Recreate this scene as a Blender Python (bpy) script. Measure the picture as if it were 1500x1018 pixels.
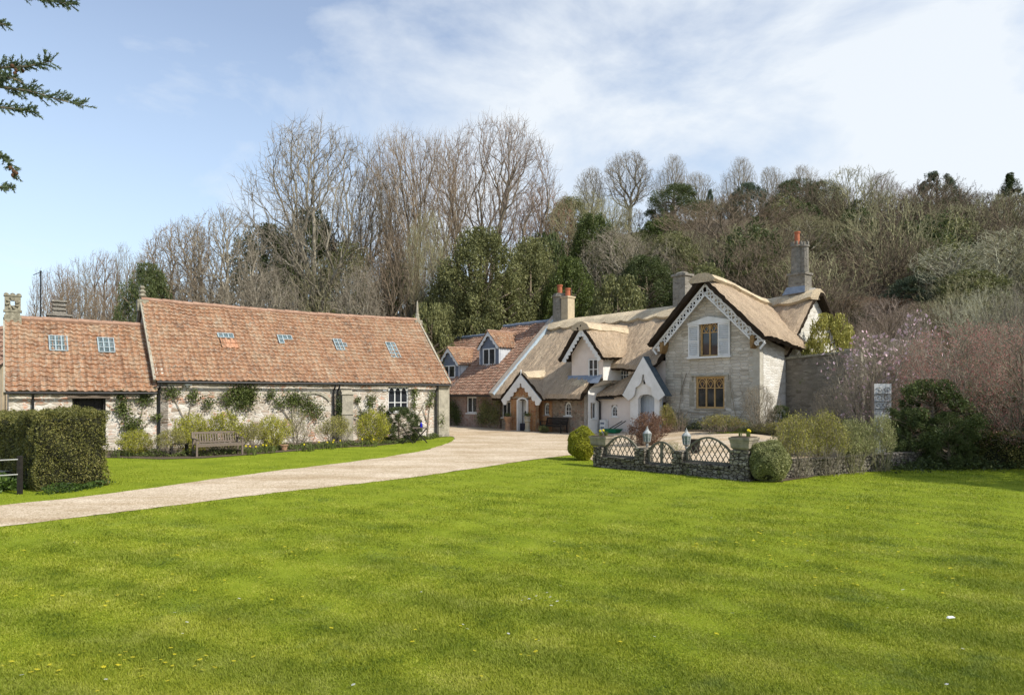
import bpy, bmesh, math, random
import numpy as np
from mathutils import Vector, Matrix
R = math.radians
random.seed(7)
for o in list(bpy.data.objects): bpy.data.objects.remove(o)
scene = bpy.context.scene
COL = scene.collection

# ------------------------------------------------------------------ camera, sky, sun, exposure
CH = 2.2                       # camera height
HZ = 578.0                     # horizon row of the 1500x1018 photograph
cam_d = bpy.data.cameras.new('camera')
cam = bpy.data.objects.new('camera', cam_d); COL.objects.link(cam)
cam.location = (0, 0, CH); cam.rotation_euler = (R(90), 0, 0)
cam_d.lens = 24.0; cam_d.sensor_width = 36.0
cam_d.shift_x = 0.0; cam_d.shift_y = (HZ-509)/1500.0
cam_d.clip_start = 0.05; cam_d.clip_end = 3000
scene.camera = cam
SUN_AZ = R(-33)                # from +X towards +Y (negative: towards the camera side)
SUN_EL = R(42)
world = bpy.data.worlds.new('World'); scene.world = world
world.use_nodes = True
wn = world.node_tree.nodes; wl = world.node_tree.links; wn.clear()
wo = wn.new('ShaderNodeOutputWorld'); bg = wn.new('ShaderNodeBackground'); bg.inputs[1].default_value = 0.15
sky = wn.new('ShaderNodeTexSky'); sky.sky_type = 'NISHITA'; sky.sun_disc = False
sky.sun_elevation = SUN_EL; sky.sun_rotation = R(90) - SUN_AZ
sky.air_density = 1.0; sky.dust_density = 0.4; sky.ozone_density = 1.5
tc = wn.new('ShaderNodeTexCoord')
def wnoise(scale, detail, rough, mscale, loc=(0,0,0), rot=(0,0,0), dist=0.0):
    m = wn.new('ShaderNodeMapping'); m.inputs['Scale'].default_value = mscale; m.inputs['Location'].default_value = loc
    m.inputs['Rotation'].default_value = rot
    wl.new(tc.outputs['Generated'], m.inputs['Vector'])
    n = wn.new('ShaderNodeTexNoise'); n.inputs['Scale'].default_value = scale
    n.inputs['Detail'].default_value = detail; n.inputs['Roughness'].default_value = rough
    n.inputs['Distortion'].default_value = dist
    wl.new(m.outputs[0], n.inputs['Vector']); return n.outputs['Fac']
def wmath(op, a, b=None, c=None, clamp=False):
    m = wn.new('ShaderNodeMath'); m.operation = op; m.use_clamp = clamp
    for i, v in enumerate((a, b, c)):
        if v is None: continue
        if isinstance(v, (int, float)): m.inputs[i].default_value = v
        else: wl.new(v, m.inputs[i])
    return m.outputs[0]
sx = wn.new('ShaderNodeSeparateXYZ'); wl.new(tc.outputs['Generated'], sx.inputs[0])
n1 = wnoise(1.35, 6, 0.5, (1.0, 1.0, 1.7), (0.3, 0.2, 0.1), (0, R(-32), 0), 0.4)
n2 = wnoise(3.2, 8, 0.6, (1.0, 1.0, 1.9), (3.1, 0.7, 2.2), (0, R(-35), 0), 0.3)
# more cloud towards the right and low down, thin veil elsewhere
side = wmath('MULTIPLY_ADD', sx.outputs[0], 0.58, 0.02)
low = wmath('MULTIPLY_ADD', sx.outputs[2], -0.30, 0.08)
s = wmath('ADD', wmath('MULTIPLY_ADD', n1, 2.7, -1.35), wmath('MULTIPLY_ADD', n2, 2.3, -1.15))
s = wmath('ADD', s, wmath('ADD', side, low))
cl = wmath('MULTIPLY_ADD', s, 1.25, 0.20, True)
cl = wmath('MAXIMUM', wmath('MULTIPLY', cl, 0.93), 0.10)
mixc = wn.new('ShaderNodeMix'); mixc.data_type = 'RGBA'
wl.new(cl, mixc.inputs['Factor'])
hs = wn.new('ShaderNodeHueSaturation'); hs.inputs['Saturation'].default_value = 0.86; hs.inputs['Value'].default_value = 1.14
wl.new(sky.outputs[0], hs.inputs['Color'])
hz = wn.new('ShaderNodeMix'); hz.data_type = 'RGBA'      # thin veil low over the horizon
wl.new(wmath('MULTIPLY', wmath('MULTIPLY_ADD', sx.outputs[2], -2.2, 1.0, True), 0.75), hz.inputs['Factor'])
wl.new(hs.outputs[0], hz.inputs['A']); hz.inputs['B'].default_value = (3.3, 4.15, 5.0, 1)
wl.new(hz.outputs['Result'], mixc.inputs['A']); mixc.inputs['B'].default_value = (4.9, 5.2, 5.5, 1)
wl.new(mixc.outputs['Result'], bg.inputs[0]); wl.new(bg.outputs[0], wo.inputs[0])

sun_d = bpy.data.lights.new('sun', 'SUN'); sun_d.energy = 4.0; sun_d.angle = R(0.53); sun_d.color = (1.0, 0.95, 0.86)
sun = bpy.data.objects.new('sun', sun_d); COL.objects.link(sun)
sdir = Vector((math.cos(SUN_AZ)*math.cos(SUN_EL), math.sin(SUN_AZ)*math.cos(SUN_EL), math.sin(SUN_EL)))
sun.rotation_euler = sdir.to_track_quat('Z', 'Y').to_euler(); sun.location = (30, -20, 40)
scene.view_settings.view_transform = 'Standard'; scene.view_settings.look = 'None'
scene.view_settings.exposure = 0.30; scene.view_settings.gamma = 1.0
scene.render.engine = 'CYCLES'
scene.cycles.max_bounces = 6; scene.cycles.diffuse_bounces = 3; scene.cycles.transparent_max_bounces = 6

# ------------------------------------------------------------------ terrain and frames
def sstep(t):
    t = min(max(t, 0.0), 1.0); return t*t*(3-2*t)
def gz(x, y):
    z = 0.48*sstep((x-4)/6)*sstep((y-23)/8)
    y0 = 41 + 1.19*(20.8-min(max(x, -6), 25))
    if x < -6: y0 = max(y0 - 0.5*(-6-x), 52)
    k = x/max(y, 1.0)
    H = 24*sstep((k+.42)/.47) + 2.5
    t = (y-y0)/68.0
    if t > 0:
        z += H*(1-(1-min(t, 1))**2.0)*(0.75+0.25*sstep(t))
        z += 0.5*math.sin(x*.21+1)*math.sin(y*.17)*min(t*4, 1)
    return z
def PX(px, py, d): return Vector(((px-750)/1000*d, d, CH-(py-HZ)/1000*d))
def G(px, py):
    d = CH*1000/(py-HZ)
    for _ in range(12): d = (CH-gz((px-750)/1000*d, d))*1000/(py-HZ)
    x = (px-750)/1000*d; return Vector((x, d, gz(x, d)))
class Frame:
    def __init__(s, ox, oy, ang): s.o = Vector((ox, oy, 0)); s.a = ang; s.c = math.cos(ang); s.s = math.sin(ang)
    def w(s, x, y, z=0): return Vector((s.o.x+s.c*x-s.s*y, s.o.y+s.s*x+s.c*y, z))
    def inv(s, X, Y):
        X -= s.o.x; Y -= s.o.y; return (s.c*X+s.s*Y, -s.s*X+s.c*Y)
WORLD = Frame(0, 0, 0)
FC = Frame(11.6, 32.0, R(-50))         # cottage: x to the right along the front, y to the back
FB = Frame(-14.4, 27.7, math.atan2(.6, .8))   # barn

# ------------------------------------------------------------------ mesh helpers
class MB:
    def __init__(s): s.V = []; s.F = []; s.M = []; s.UV = []; s.smooth = False
    def v(s, p): s.V.append((p[0], p[1], p[2])); return len(s.V)-1
    def f(s, idx, m=0, uv=None): s.F.append(tuple(idx)); s.M.append(m); s.UV.append(uv)
    def face(s, pts, m=0, uv=None): s.f([s.v(p) for p in pts], m, uv); return s
    def box(s, x0, x1, y0, y1, z0, z1, m=0):
        b = len(s.V)
        for z in (z0, z1):
            for x, y in ((x0, y0), (x1, y0), (x1, y1), (x0, y1)): s.v((x, y, z))
        for q in ((3, 2, 1, 0), (4, 5, 6, 7), (0, 1, 5, 4), (1, 2, 6, 5), (2, 3, 7, 6), (3, 0, 4, 7)): s.f([b+i for i in q], m)
        return s
    def beam(s, p, q, w, h, m=0, up=(0, 0, 1)):
        p = Vector(p); q = Vector(q); d = (q-p).normalized(); u = Vector(up)
        if abs(d.dot(u)) > .98: u = Vector((0, 1, 0))
        x = d.cross(u).normalized()*w/2; y = x.normalized().cross(d).normalized()*h/2
        b = len(s.V)
        for e in (p, q):
            for k in ((-1, -1), (1, -1), (1, 1), (-1, 1)): s.v(e+x*k[0]+y*k[1])
        for f_ in ((0, 1, 2, 3), (7, 6, 5, 4), (4, 5, 1, 0), (5, 6, 2, 1), (6, 7, 3, 2), (7, 4, 0, 3)): s.f([b+i for i in f_], m)
        return s
    def tube(s, pts, rad, n=6, m=0, cap=True):
        rings = []
        for i, p in enumerate(pts):
            p = Vector(p); a = Vector(pts[max(i-1, 0)]); c = Vector(pts[min(i+1, len(pts)-1)])
            d = (c-a).normalized(); u = Vector((0, 0, 1)) if abs(d.z) < .9 else Vector((1, 0, 0))
            x = d.cross(u).normalized(); y = d.cross(x)
            r = rad[i] if isinstance(rad, (list, tuple)) else rad
            rings.append([s.v(p+x*r*math.cos(2*math.pi*k/n)+y*r*math.sin(2*math.pi*k/n)) for k in range(n)])
        for a, b in zip(rings, rings[1:]):
            for k in range(n): s.f((a[k], b[k], b[(k+1) % n], a[(k+1) % n]), m)
        if cap: s.f(rings[0], m); s.f(rings[-1][::-1], m)
        return s
    def lathe(s, prof, c=(0, 0), n=14, m=0, sq=False):
        rings = []
        for r, z in prof:
            ring = []
            for k in range(n):
                a = 2*math.pi*(k+.5)/n
                rr = r/max(abs(math.cos(a)), abs(math.sin(a))) if sq else r
                ring.append(s.v((c[0]+rr*math.cos(a), c[1]+rr*math.sin(a), z)))
            rings.append(ring)
        for a, b in zip(rings, rings[1:]):
            for k in range(n): s.f((a[k], a[(k+1) % n], b[(k+1) % n], b[k]), m)
        s.f(rings[0][::-1], m); s.f(rings[-1], m); return s
    def plate(s, pts, y0, y1, m=0):
        """polygon in x,z extruded from y0 (front) to y1"""
        n = len(pts); b = len(s.V)
        for y in (y0, y1):
            for x, z in pts: s.v((x, y, z))
        s.f([b+i for i in range(n)], m); s.f([b+n+i for i in range(n)][::-1], m)
        for i in range(n): j = (i+1) % n; s.f((b+j, b+i, b+n+i, b+n+j), m)
        return s
    def ring(s, out, inn, y0, y1, m=0):
        n = len(out); b = len(s.V)
        for y in (y0, y1):
            for L in (out, inn):
                for x, z in L: s.v((x, y, z))
        for i in range(n):
            j = (i+1) % n
            s.f((b+i, b+j, b+n+j, b+n+i), m)
            s.f((b+2*n+j, b+2*n+i, b+3*n+i, b+3*n+j), m)
            s.f((b+j, b+i, b+2*n+i, b+2*n+j), m)
            s.f((b+n+i, b+n+j, b+3*n+j, b+3*n+i), m)
        return s
    def xf(s, fn, start=0):
        s.V[start:] = [tuple(fn(*p)) for p in s.V[start:]]; return s
    def build(s, name, mats, off=(0, 0, 0), smooth=False):
        me = bpy.data.meshes.new(name)
        me.from_pydata([(x-off[0], y-off[1], z-off[2]) for x, y, z in s.V], [], s.F)
        if not isinstance(mats, (list, tuple)): mats = [mats]
        for m in mats: me.materials.append(m)
        me.polygons.foreach_set('material_index', s.M)
        if any(u is not None for u in s.UV):
            uv = me.uv_layers.new(name='UVMap'); k = 0
            for u, f_ in zip(s.UV, s.F):
                for i in range(len(f_)):
                    if u is not None: uv.data[k].uv = u[i]
                    k += 1
        if smooth or s.smooth: me.polygons.foreach_set('use_smooth', [True]*len(s.F))
        me.update(); me.validate()
        o = bpy.data.objects.new(name, me); COL.objects.link(o); return o

def np_mesh(name, V, F, mats, smooth=False, mi=None):
    V = np.asarray(V, dtype=np.float32); F = np.asarray(F, dtype=np.int32); k = F.shape[1]
    me = bpy.data.meshes.new(name)
    me.vertices.add(len(V)); me.vertices.foreach_set('co', V.ravel())
    me.loops.add(F.size); me.loops.foreach_set('vertex_index', F.ravel())
    me.polygons.add(len(F)); me.polygons.foreach_set('loop_start', np.arange(0, F.size, k, dtype=np.int32))
    me.polygons.foreach_set('loop_total', np.full(len(F), k, dtype=np.int32))
    if not isinstance(mats, (list, tuple)): mats = [mats]
    for m in mats: me.materials.append(m)
    if mi is not None: me.polygons.foreach_set('material_index', np.asarray(mi, dtype=np.int32))
    if smooth: me.polygons.foreach_set('use_smooth', np.ones(len(F), dtype=bool))
    me.update(calc_edges=True); return me
def np_obj(name, V, F, mats, **k):
    o = bpy.data.objects.new(name, np_mesh(name, V, F, mats, **k)); COL.objects.link(o); return o

def tag(o, label=None, cat=None, group=None, kind=None):
    if label: o['label'] = label
    if cat: o['category'] = cat
    if group: o['group'] = group
    if kind: o['kind'] = kind
    return o
class Thing:
    def __init__(s, name, label, cat, frame, at=(0, 0, 0), group=None):
        s.fr = frame; s.at = at
        s.root = bpy.data.objects.new(name, None); COL.objects.link(s.root)
        s.root.empty_display_size = .3
        s.root.location = frame.w(*at); s.root.rotation_euler = (0, 0, frame.a)
        tag(s.root, label, cat, group)
    def part(s, name, mb, mat, parent=None, label=None, smooth=False):
        o = mb.build(name, mat, s.at, smooth); o.parent = parent or s.root
        if label: o['label'] = label
        return o
def single(name, mb, mat, label, cat, frame, at=(0, 0, 0), group=None, smooth=False):
    o = mb.build(name, mat, at, smooth); o.location = frame.w(*at); o.rotation_euler = (0, 0, frame.a)
    return tag(o, label, cat, group)

# ------------------------------------------------------------------ materials
def new_mat(name):
    m = bpy.data.materials.new(name); m.use_nodes = True
    nt = m.node_tree; b = nt.nodes['Principled BSDF']; return m, nt, b
class NT:
    def __init__(s, nt): s.nt = nt; s.n = nt.nodes; s.l = nt.links
    def new(s, t, **k):
        n = s.n.new(t)
        for a, b in k.items(): setattr(n, a, b)
        return n
    def lk(s, a, b): s.l.new(a, b)
    def coord(s, kind='Object', scale=(1, 1, 1), rot=(0, 0, 0)):
        t = s.new('ShaderNodeTexCoord'); m = s.new('ShaderNodeMapping')
        m.inputs['Scale'].default_value = scale; m.inputs['Rotation'].default_value = rot
        s.lk(t.outputs[kind], m.inputs[0]); return m.outputs[0]
    def noise(s, vec, scale, detail=4, rough=.55, dist=0):
        n = s.new('ShaderNodeTexNoise'); n.inputs['Scale'].default_value = scale
        n.inputs['Detail'].default_value = detail; n.inputs['Roughness'].default_value = rough
        n.inputs['Distortion'].default_value = dist
        if vec is not None: s.lk(vec, n.inputs['Vector'])
        return n.outputs['Fac']
    def ramp(s, fac, stops, interp='LINEAR'):
        r = s.new('ShaderNodeValToRGB'); cr = r.color_ramp; cr.interpolation = interp
        while len(cr.elements) > 1: cr.elements.remove(cr.elements[-1])
        for i, (p, c) in enumerate(stops):
            e = cr.elements[0] if i == 0 else cr.elements.new(p)
            e.position = p; e.color = tuple(c)+(1,) if len(c) == 3 else c
        s.lk(fac, r.inputs[0]); return r.outputs[0]
    def mix(s, f, a, b, mode='MIX'):
        m = s.new('ShaderNodeMix', data_type='RGBA', blend_type=mode)
        for sock, v in ((m.inputs['Factor'], f), (m.inputs['A'], a), (m.inputs['B'], b)):
            if isinstance(v, (int, float)): sock.default_value = v
            elif isinstance(v, tuple): sock.default_value = v+(1,) if len(v) == 3 else v
            else: s.lk(v, sock)
        return m.outputs['Result']
    def math(s, op, a, b=None, c=None, clamp=False):
        m = s.new('ShaderNodeMath', operation=op, use_clamp=clamp)
        for i, v in enumerate((a, b, c)):
            if v is None: continue
            if isinstance(v, (int, float)): m.inputs[i].default_value = v
            else: s.lk(v, m.inputs[i])
        return m.outputs[0]
    def bump(s, h, strength, dist=.02):
        b = s.new('ShaderNodeBump'); b.inputs['Strength'].default_value = strength; b.inputs['Distance'].default_value = dist
        s.lk(h, b.inputs['Height']); return b.outputs[0]

def mat_simple(name, c1, c2=None, scale=6, rough=.8, bump=.3, bscale=30, stretch=(1, 1, 1), bdist=.01, metal=0, spec=.3):
    m, nt, b = new_mat(name); t = NT(nt); v = t.coord('Object', stretch)
    if c2 is None: c2 = tuple(x*.7 for x in c1)
    f = t.noise(v, scale, 6, .65)
    t.lk(t.ramp(f, [(.3, c2), (.68, c1)]), b.inputs['Base Color'])
    b.inputs['Roughness'].default_value = rough; b.inputs['Metallic'].default_value = metal
    b.inputs['Specular IOR Level'].default_value = spec
    if bump: t.lk(t.bump(t.noise(v, bscale, 4), bump, bdist), b.inputs['Normal'])
    return m
def mat_stone(name, cols, mortar, sx=3.0, sz=6.5, edge=.06, patch=None, stain=None, rough=.9, bstr=.8, joint=.8):
    """rubble or coursed stone: voronoi cells, mortar between, patches and weather stains"""
    m, nt, b = new_mat(name); t = NT(nt)
    v0 = t.coord('Object', (sx, sx, sz))
    nz = t.new('ShaderNodeTexNoise'); nz.inputs['Scale'].default_value = .9; nz.inputs['Detail'].default_value = 3; t.lk(v0, nz.inputs['Vector'])
    mm = t.new('ShaderNodeVectorMath', operation='MULTIPLY_ADD'); t.lk(nz.outputs['Color'], mm.inputs[0]); mm.inputs[1].default_value = (.7, .7, .7); t.lk(v0, mm.inputs[2])
    vo = t.new('ShaderNodeTexVoronoi', feature='F1'); vo.inputs['Scale'].default_value = 1; vo.inputs['Randomness'].default_value = joint; t.lk(mm.outputs[0], vo.inputs['Vector'])
    ve = t.new('ShaderNodeTexVoronoi', feature='DISTANCE_TO_EDGE'); ve.inputs['Scale'].default_value = 1; ve.inputs['Randomness'].default_value = joint; t.lk(mm.outputs[0], ve.inputs['Vector'])
    sp = t.new('ShaderNodeSeparateColor'); t.lk(vo.outputs['Color'], sp.inputs[0])
    n = len(cols); stone = t.ramp(sp.outputs[0], [(i/max(n-1, 1), c) for i, c in enumerate(cols)])
    vv = t.coord('Object')
    fine = t.noise(vv, 22, 6, .7); big = t.noise(vv, .7, 4, .6)
    stone = t.mix(.55, stone, t.ramp(fine, [(.25, (.35, .35, .35)), (.75, (1.25, 1.25, 1.25))]), 'MULTIPLY')
    if patch:
        pf = t.ramp(t.noise(vv, patch[1], 5, .7), [(patch[2], (0, 0, 0)), (patch[2]+.06, (1, 1, 1))])
        pc = t.mix(sp.outputs[1], patch[0], tuple(x*1.5 for x in patch[0]))
        stone = t.mix(pf, stone, pc)
    ef = t.ramp(ve.outputs['Distance'], [(edge*.3, (0, 0, 0)), (edge, (1, 1, 1))])
    col = t.mix(ef, mortar, stone)
    col = t.mix(.6, col, t.ramp(big, [(.3, stain or (.6, .58, .52)), (.6, (1.05, 1.05, 1.05))]), 'MULTIPLY')
    t.lk(col, b.inputs['Base Color']); b.inputs['Roughness'].default_value = rough; b.inputs['Specular IOR Level'].default_value = .15
    h = t.math('ADD', t.math('MULTIPLY', t.math('MINIMUM', ve.outputs['Distance'], .15), 4), t.math('MULTIPLY', fine, .6))
    t.lk(t.bump(h, bstr, .03), b.inputs['Normal']); return m
def mat_tile(name, cols, lichen=(.30, .27, .22), lf=.62):
    m, nt, b = new_mat(name); t = NT(nt)
    uv = t.new('ShaderNodeUVMap'); fl = t.new('ShaderNodeVectorMath', operation='FLOOR'); t.lk(uv.outputs[0], fl.inputs[0])
    wnz = t.new('ShaderNodeTexWhiteNoise', noise_dimensions='3D'); t.lk(fl.outputs[0], wnz.inputs['Vector'])
    mpp = t.new('ShaderNodeMapping'); mpp.inputs['Scale'].default_value = (.16, .09, 1); t.lk(uv.outputs[0], mpp.inputs[0])
    drift = t.noise(mpp.outputs[0], 1.0, 4, .65)                       # weathering drifts across the slope
    mps = t.new('ShaderNodeMapping'); mps.inputs['Scale'].default_value = (1.1, .12, 1); t.lk(uv.outputs[0], mps.inputs[0])
    streak = t.noise(mps.outputs[0], 1.0, 5, .7)                       # rain streaks down the slope
    n = len(cols); f = t.math('ADD', t.math('MULTIPLY', wnz.outputs['Value'], .50), t.math('MULTIPLY_ADD', drift, 1.3, -.40))
    c = t.ramp(f, [(i/(n-1), q) for i, q in enumerate(cols)])
    vv = t.coord('Object'); fine = t.noise(vv, 16, 6, .75)
    c = t.mix(t.ramp(t.noise(vv, 9, 6, .8), [(lf-.06, (0, 0, 0)), (lf+.06, (.85, .85, .85))]), c, lichen)
    c = t.mix(t.ramp(t.noise(vv, 1.7, 5, .75), [(.58, (0, 0, 0)), (.72, (.55, .55, .55))]), c, (.15, .13, .085))
    c = t.mix(.75, c, t.ramp(fine, [(.3, (.55, .52, .50)), (.7, (1.18, 1.18, 1.18))]), 'MULTIPLY')
    c = t.mix(.6, c, t.ramp(streak, [(.32, (.62, .58, .54)), (.6, (1.1, 1.1, 1.1))]), 'MULTIPLY')
    t.lk(c, b.inputs['Base Color']); b.inputs['Roughness'].default_value = .85; b.inputs['Specular IOR Level'].default_value = .2
    t.lk(t.bump(fine, .5, .01), b.inputs['Normal']); return m
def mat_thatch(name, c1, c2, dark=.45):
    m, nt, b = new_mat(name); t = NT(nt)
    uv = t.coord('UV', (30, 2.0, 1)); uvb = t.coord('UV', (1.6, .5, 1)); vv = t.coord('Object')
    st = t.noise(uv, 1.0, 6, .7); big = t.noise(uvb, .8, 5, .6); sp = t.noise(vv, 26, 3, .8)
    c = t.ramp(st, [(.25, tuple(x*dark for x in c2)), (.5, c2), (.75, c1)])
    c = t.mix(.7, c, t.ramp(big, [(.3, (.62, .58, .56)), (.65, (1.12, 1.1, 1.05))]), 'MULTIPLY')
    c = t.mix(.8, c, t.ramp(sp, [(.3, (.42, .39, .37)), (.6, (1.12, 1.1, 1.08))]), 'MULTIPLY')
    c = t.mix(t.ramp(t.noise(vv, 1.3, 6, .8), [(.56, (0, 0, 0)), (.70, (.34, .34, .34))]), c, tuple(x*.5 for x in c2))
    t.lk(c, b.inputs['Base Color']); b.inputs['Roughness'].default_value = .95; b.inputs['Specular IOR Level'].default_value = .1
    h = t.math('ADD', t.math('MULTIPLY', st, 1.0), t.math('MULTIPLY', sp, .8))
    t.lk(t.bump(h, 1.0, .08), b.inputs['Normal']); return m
def mat_leaf(name, cols, trans=.25, rough=.55, spec=.3, nscale=.6, namt=.5):
    """cols: dark to light; varies per leaf and in clumps"""
    m, nt, b = new_mat(name); t = NT(nt)
    g = t.new('ShaderNodeNewGeometry'); oi = t.new('ShaderNodeObjectInfo')
    nz = t.noise(t.coord('Object'), nscale, 3, .6)
    f = t.math('ADD', t.math('MULTIPLY', g.outputs['Random Per Island'], .55), t.math('MULTIPLY_ADD', nz, namt*1.4, -.2))
    f = t.math('ADD', f, t.math('MULTIPLY_ADD', oi.outputs['Random'], .16, -.08))
    n = len(cols); c = t.ramp(f, [(i/(n-1)*.9+.05, q) for i, q in enumerate(cols)])
    t.lk(c, b.inputs['Base Color']); b.inputs['Roughness'].default_value = rough; b.inputs['Specular IOR Level'].default_value = spec
    if trans:
        tr = t.new('ShaderNodeBsdfTranslucent'); t.lk(c, tr.inputs[0]); mx = t.new('ShaderNodeMixShader'); mx.inputs[0].default_value = trans
        t.lk(b.outputs[0], mx.inputs[1]); t.lk(tr.outputs[0], mx.inputs[2])
        t.lk(mx.outputs[0], t.n['Material Output'].inputs[0])
    return m
def mat_bark(name, c1, c2, scale=3):
    m, nt, b = new_mat(name); t = NT(nt)
    g = t.new('ShaderNodeNewGeometry'); v = t.coord('Object', (1, 1, .4))
    f = t.math('ADD', t.math('MULTIPLY', t.noise(v, scale, 6, .7), .75), t.math('MULTIPLY', g.outputs['Random Per Island'], .3))
    t.lk(t.ramp(f, [(.35, c2), (.75, c1)]), b.inputs['Base Color']); b.inputs['Roughness'].default_value = .9; b.inputs['Specular IOR Level'].default_value = .15
    return m

M = {}
M['barn'] = mat_stone('barn_stone', [(.36, .28, .20), (.66, .60, .51), (.52, .43, .34), (.76, .72, .64)], (.70, .65, .57), 2.8, 7.5, .11, ((.42, .24, .165), 1.3, .55), (.62, .57, .48))
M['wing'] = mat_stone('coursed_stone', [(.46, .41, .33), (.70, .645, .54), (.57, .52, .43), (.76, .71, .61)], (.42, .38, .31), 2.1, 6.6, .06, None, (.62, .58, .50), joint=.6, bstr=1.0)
M['rubble'] = mat_stone('rubble_stone', [(.20, .16, .12), (.34, .28, .21), (.27, .20, .15), (.40, .34, .27)], (.33, .28, .22), 5, 8, .09, ((.26, .13, .08), 2.2, .56))
M['brick'] = mat_stone('old_brick', [(.40, .19, .08), (.46, .25, .11), (.36, .16, .08), (.5, .3, .15)], (.42, .33, .22), 4.5, 13, .08, None, (.75, .7, .65), joint=.35)
M['redstone'] = mat_stone('pinkish_stone', [(.30, .17, .13), (.38, .27, .22), (.30, .2, .16), (.42, .34, .29)], (.36, .29, .25), 4, 9, .09)
M['drystone'] = mat_stone('dry_stone', [(.15, .13, .10), (.30, .265, .215), (.21, .185, .15), (.38, .34, .28)], (.05, .042, .032), 6.5, 11, .10, ((.12, .13, .06), 2, .6), bstr=1.0)
M['gardenwall'] = mat_stone('weathered_garden_stone', [(.15, .13, .10), (.28, .245, .195), (.20, .175, .14), (.32, .28, .23)], (.20, .18, .14), 4, 9, .08, ((.10, .11, .05), 1.5, .6))
M['ashlar'] = mat_simple('cut_stone', (.44, .40, .31), (.24, .22, .17), 5, .9, .5, 25)
M['mossystone'] = mat_simple('lichened_carved_stone', (.38, .35, .26), (.11, .10, .07), 9, .95, .8, 30)
M['chimstone'] = mat_stone('chimney_stone', [(.20, .18, .15), (.34, .31, .27), (.26, .24, .2), (.38, .35, .3)], (.28, .26, .22), 6, 9, .08)
M['render'] = mat_simple('pink_lime_render', (.78, .69, .62), (.66, .57, .50), 1.2, .9, .25, 14, bdist=.02)
M['white'] = mat_simple('white_paint', (.80, .80, .78), (.66, .66, .62), 2.2, .5, .08)
M['whitewash'] = mat_simple('whitewashed_render', (.84, .82, .78), (.68, .65, .59), 1.6, .85, .3, 14, bdist=.02)
M['bluegrey'] = mat_simple('blue_grey_board', (.17, .20, .25), (.13, .15, .19), 4, .7, .1)
M['lead'] = mat_simple('lead_flashing', (.28, .33, .40), (.17, .20, .25), 5, .6, .2)
M['slate'] = mat_simple('dark_slate', (.10, .13, .15), (.05, .07, .08), 8, .5, .3)
M['terracotta'] = mat_simple('terracotta', (.46, .15, .07), (.32, .10, .05), 9, .8, .2)
M['pot'] = mat_simple('weathered_terracotta', (.46, .27, .16), (.26, .16, .10), 7, .85, .3)
M['cream'] = mat_simple('cream_render', (.55, .45, .30), (.40, .32, .21), 5, .9, .3)
M['ochre'] = mat_simple('ochre_stone', (.55, .36, .15), (.38, .24, .10), 7, .85, .3)
M['black'] = mat_simple('black_painted_iron', (.02, .02, .02), (.012, .012, .012), 5, .5, .1)
M['darkwood'] = mat_simple('dark_stained_wood', (.03, .025, .02), (.012, .01, .01), 6, .7, .3, stretch=(1, 1, 4))
M['oldwood'] = mat_simple('silvered_wood', (.24, .19, .15), (.11, .085, .065), 9, .85, .4, stretch=(3, 3, 8))
M['greywood'] = mat_simple('grey_trellis_wood', (.20, .18, .14), (.085, .08, .055), 9, .85, .4)
M['curtain'] = mat_simple('pale_curtain', (.55, .55, .55), (.4, .4, .42), 9, .9, .2)
M['blue'] = mat_simple('cobalt_glass', (.01, .015, .45), (.01, .01, .3), 3, .1, 0)
M['green'] = mat_simple('green_plastic', (.01, .20, .10), (.01, .14, .07), 3, .4, 0)
def mat_glass(name, col=(.015, .017, .02), rough=.06, mixc=None):
    m, nt, b = new_mat(name); t = NT(nt)
    f = t.noise(t.coord('Object'), 1.6, 3)
    t.lk(t.ramp(f, [(.35, col), (.7, mixc or tuple(x*2.5 for x in col))]), b.inputs['Base Color'])
    b.inputs['Roughness'].default_value = rough; b.inputs['Specular IOR Level'].default_value = .6
    t.lk(t.bump(t.noise(t.coord('Object'), 3, 2), .06, .01), b.inputs['Normal'])
    return m
M['glass'] = mat_glass('window_glass')
M['glassblock'] = mat_glass('glass_tile', (.10, .17, .19), .2, (.28, .38, .40))
M['lampglass'] = mat_glass('lantern_glass', (.16, .20, .18), .1, (.36, .40, .36))
M['tile'] = mat_tile('clay_pantiles', [(.14, .09, .058), (.25, .14, .085), (.335, .178, .10), (.385, .21, .118), (.40, .245, .145), (.42, .29, .19), (.46, .37, .27)], (.42, .38, .30), .56)
M['tile2'] = mat_tile('old_brown_pantiles', [(.16, .095, .065), (.25, .14, .09), (.32, .175, .115), (.38, .23, .16), (.45, .33, .25)], (.42, .37, .29), .57)
M['ridge'] = mat_simple('ridge_tile_mortar', (.42, .27, .19), (.26, .15, .10), 4, .9, .4)
M['thatch'] = mat_thatch('weathered_thatch', (.80, .65, .47), (.60, .475, .34))
M['thatchdark'] = mat_thatch('cut_thatch_edge', (.10, .075, .05), (.055, .042, .03))  # weathered cut ends; edge and underside shade is also in this colour
M['thatchridge'] = mat_thatch('new_straw_ridge', (.93, .82, .62), (.84, .71, .50), .8)

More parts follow.
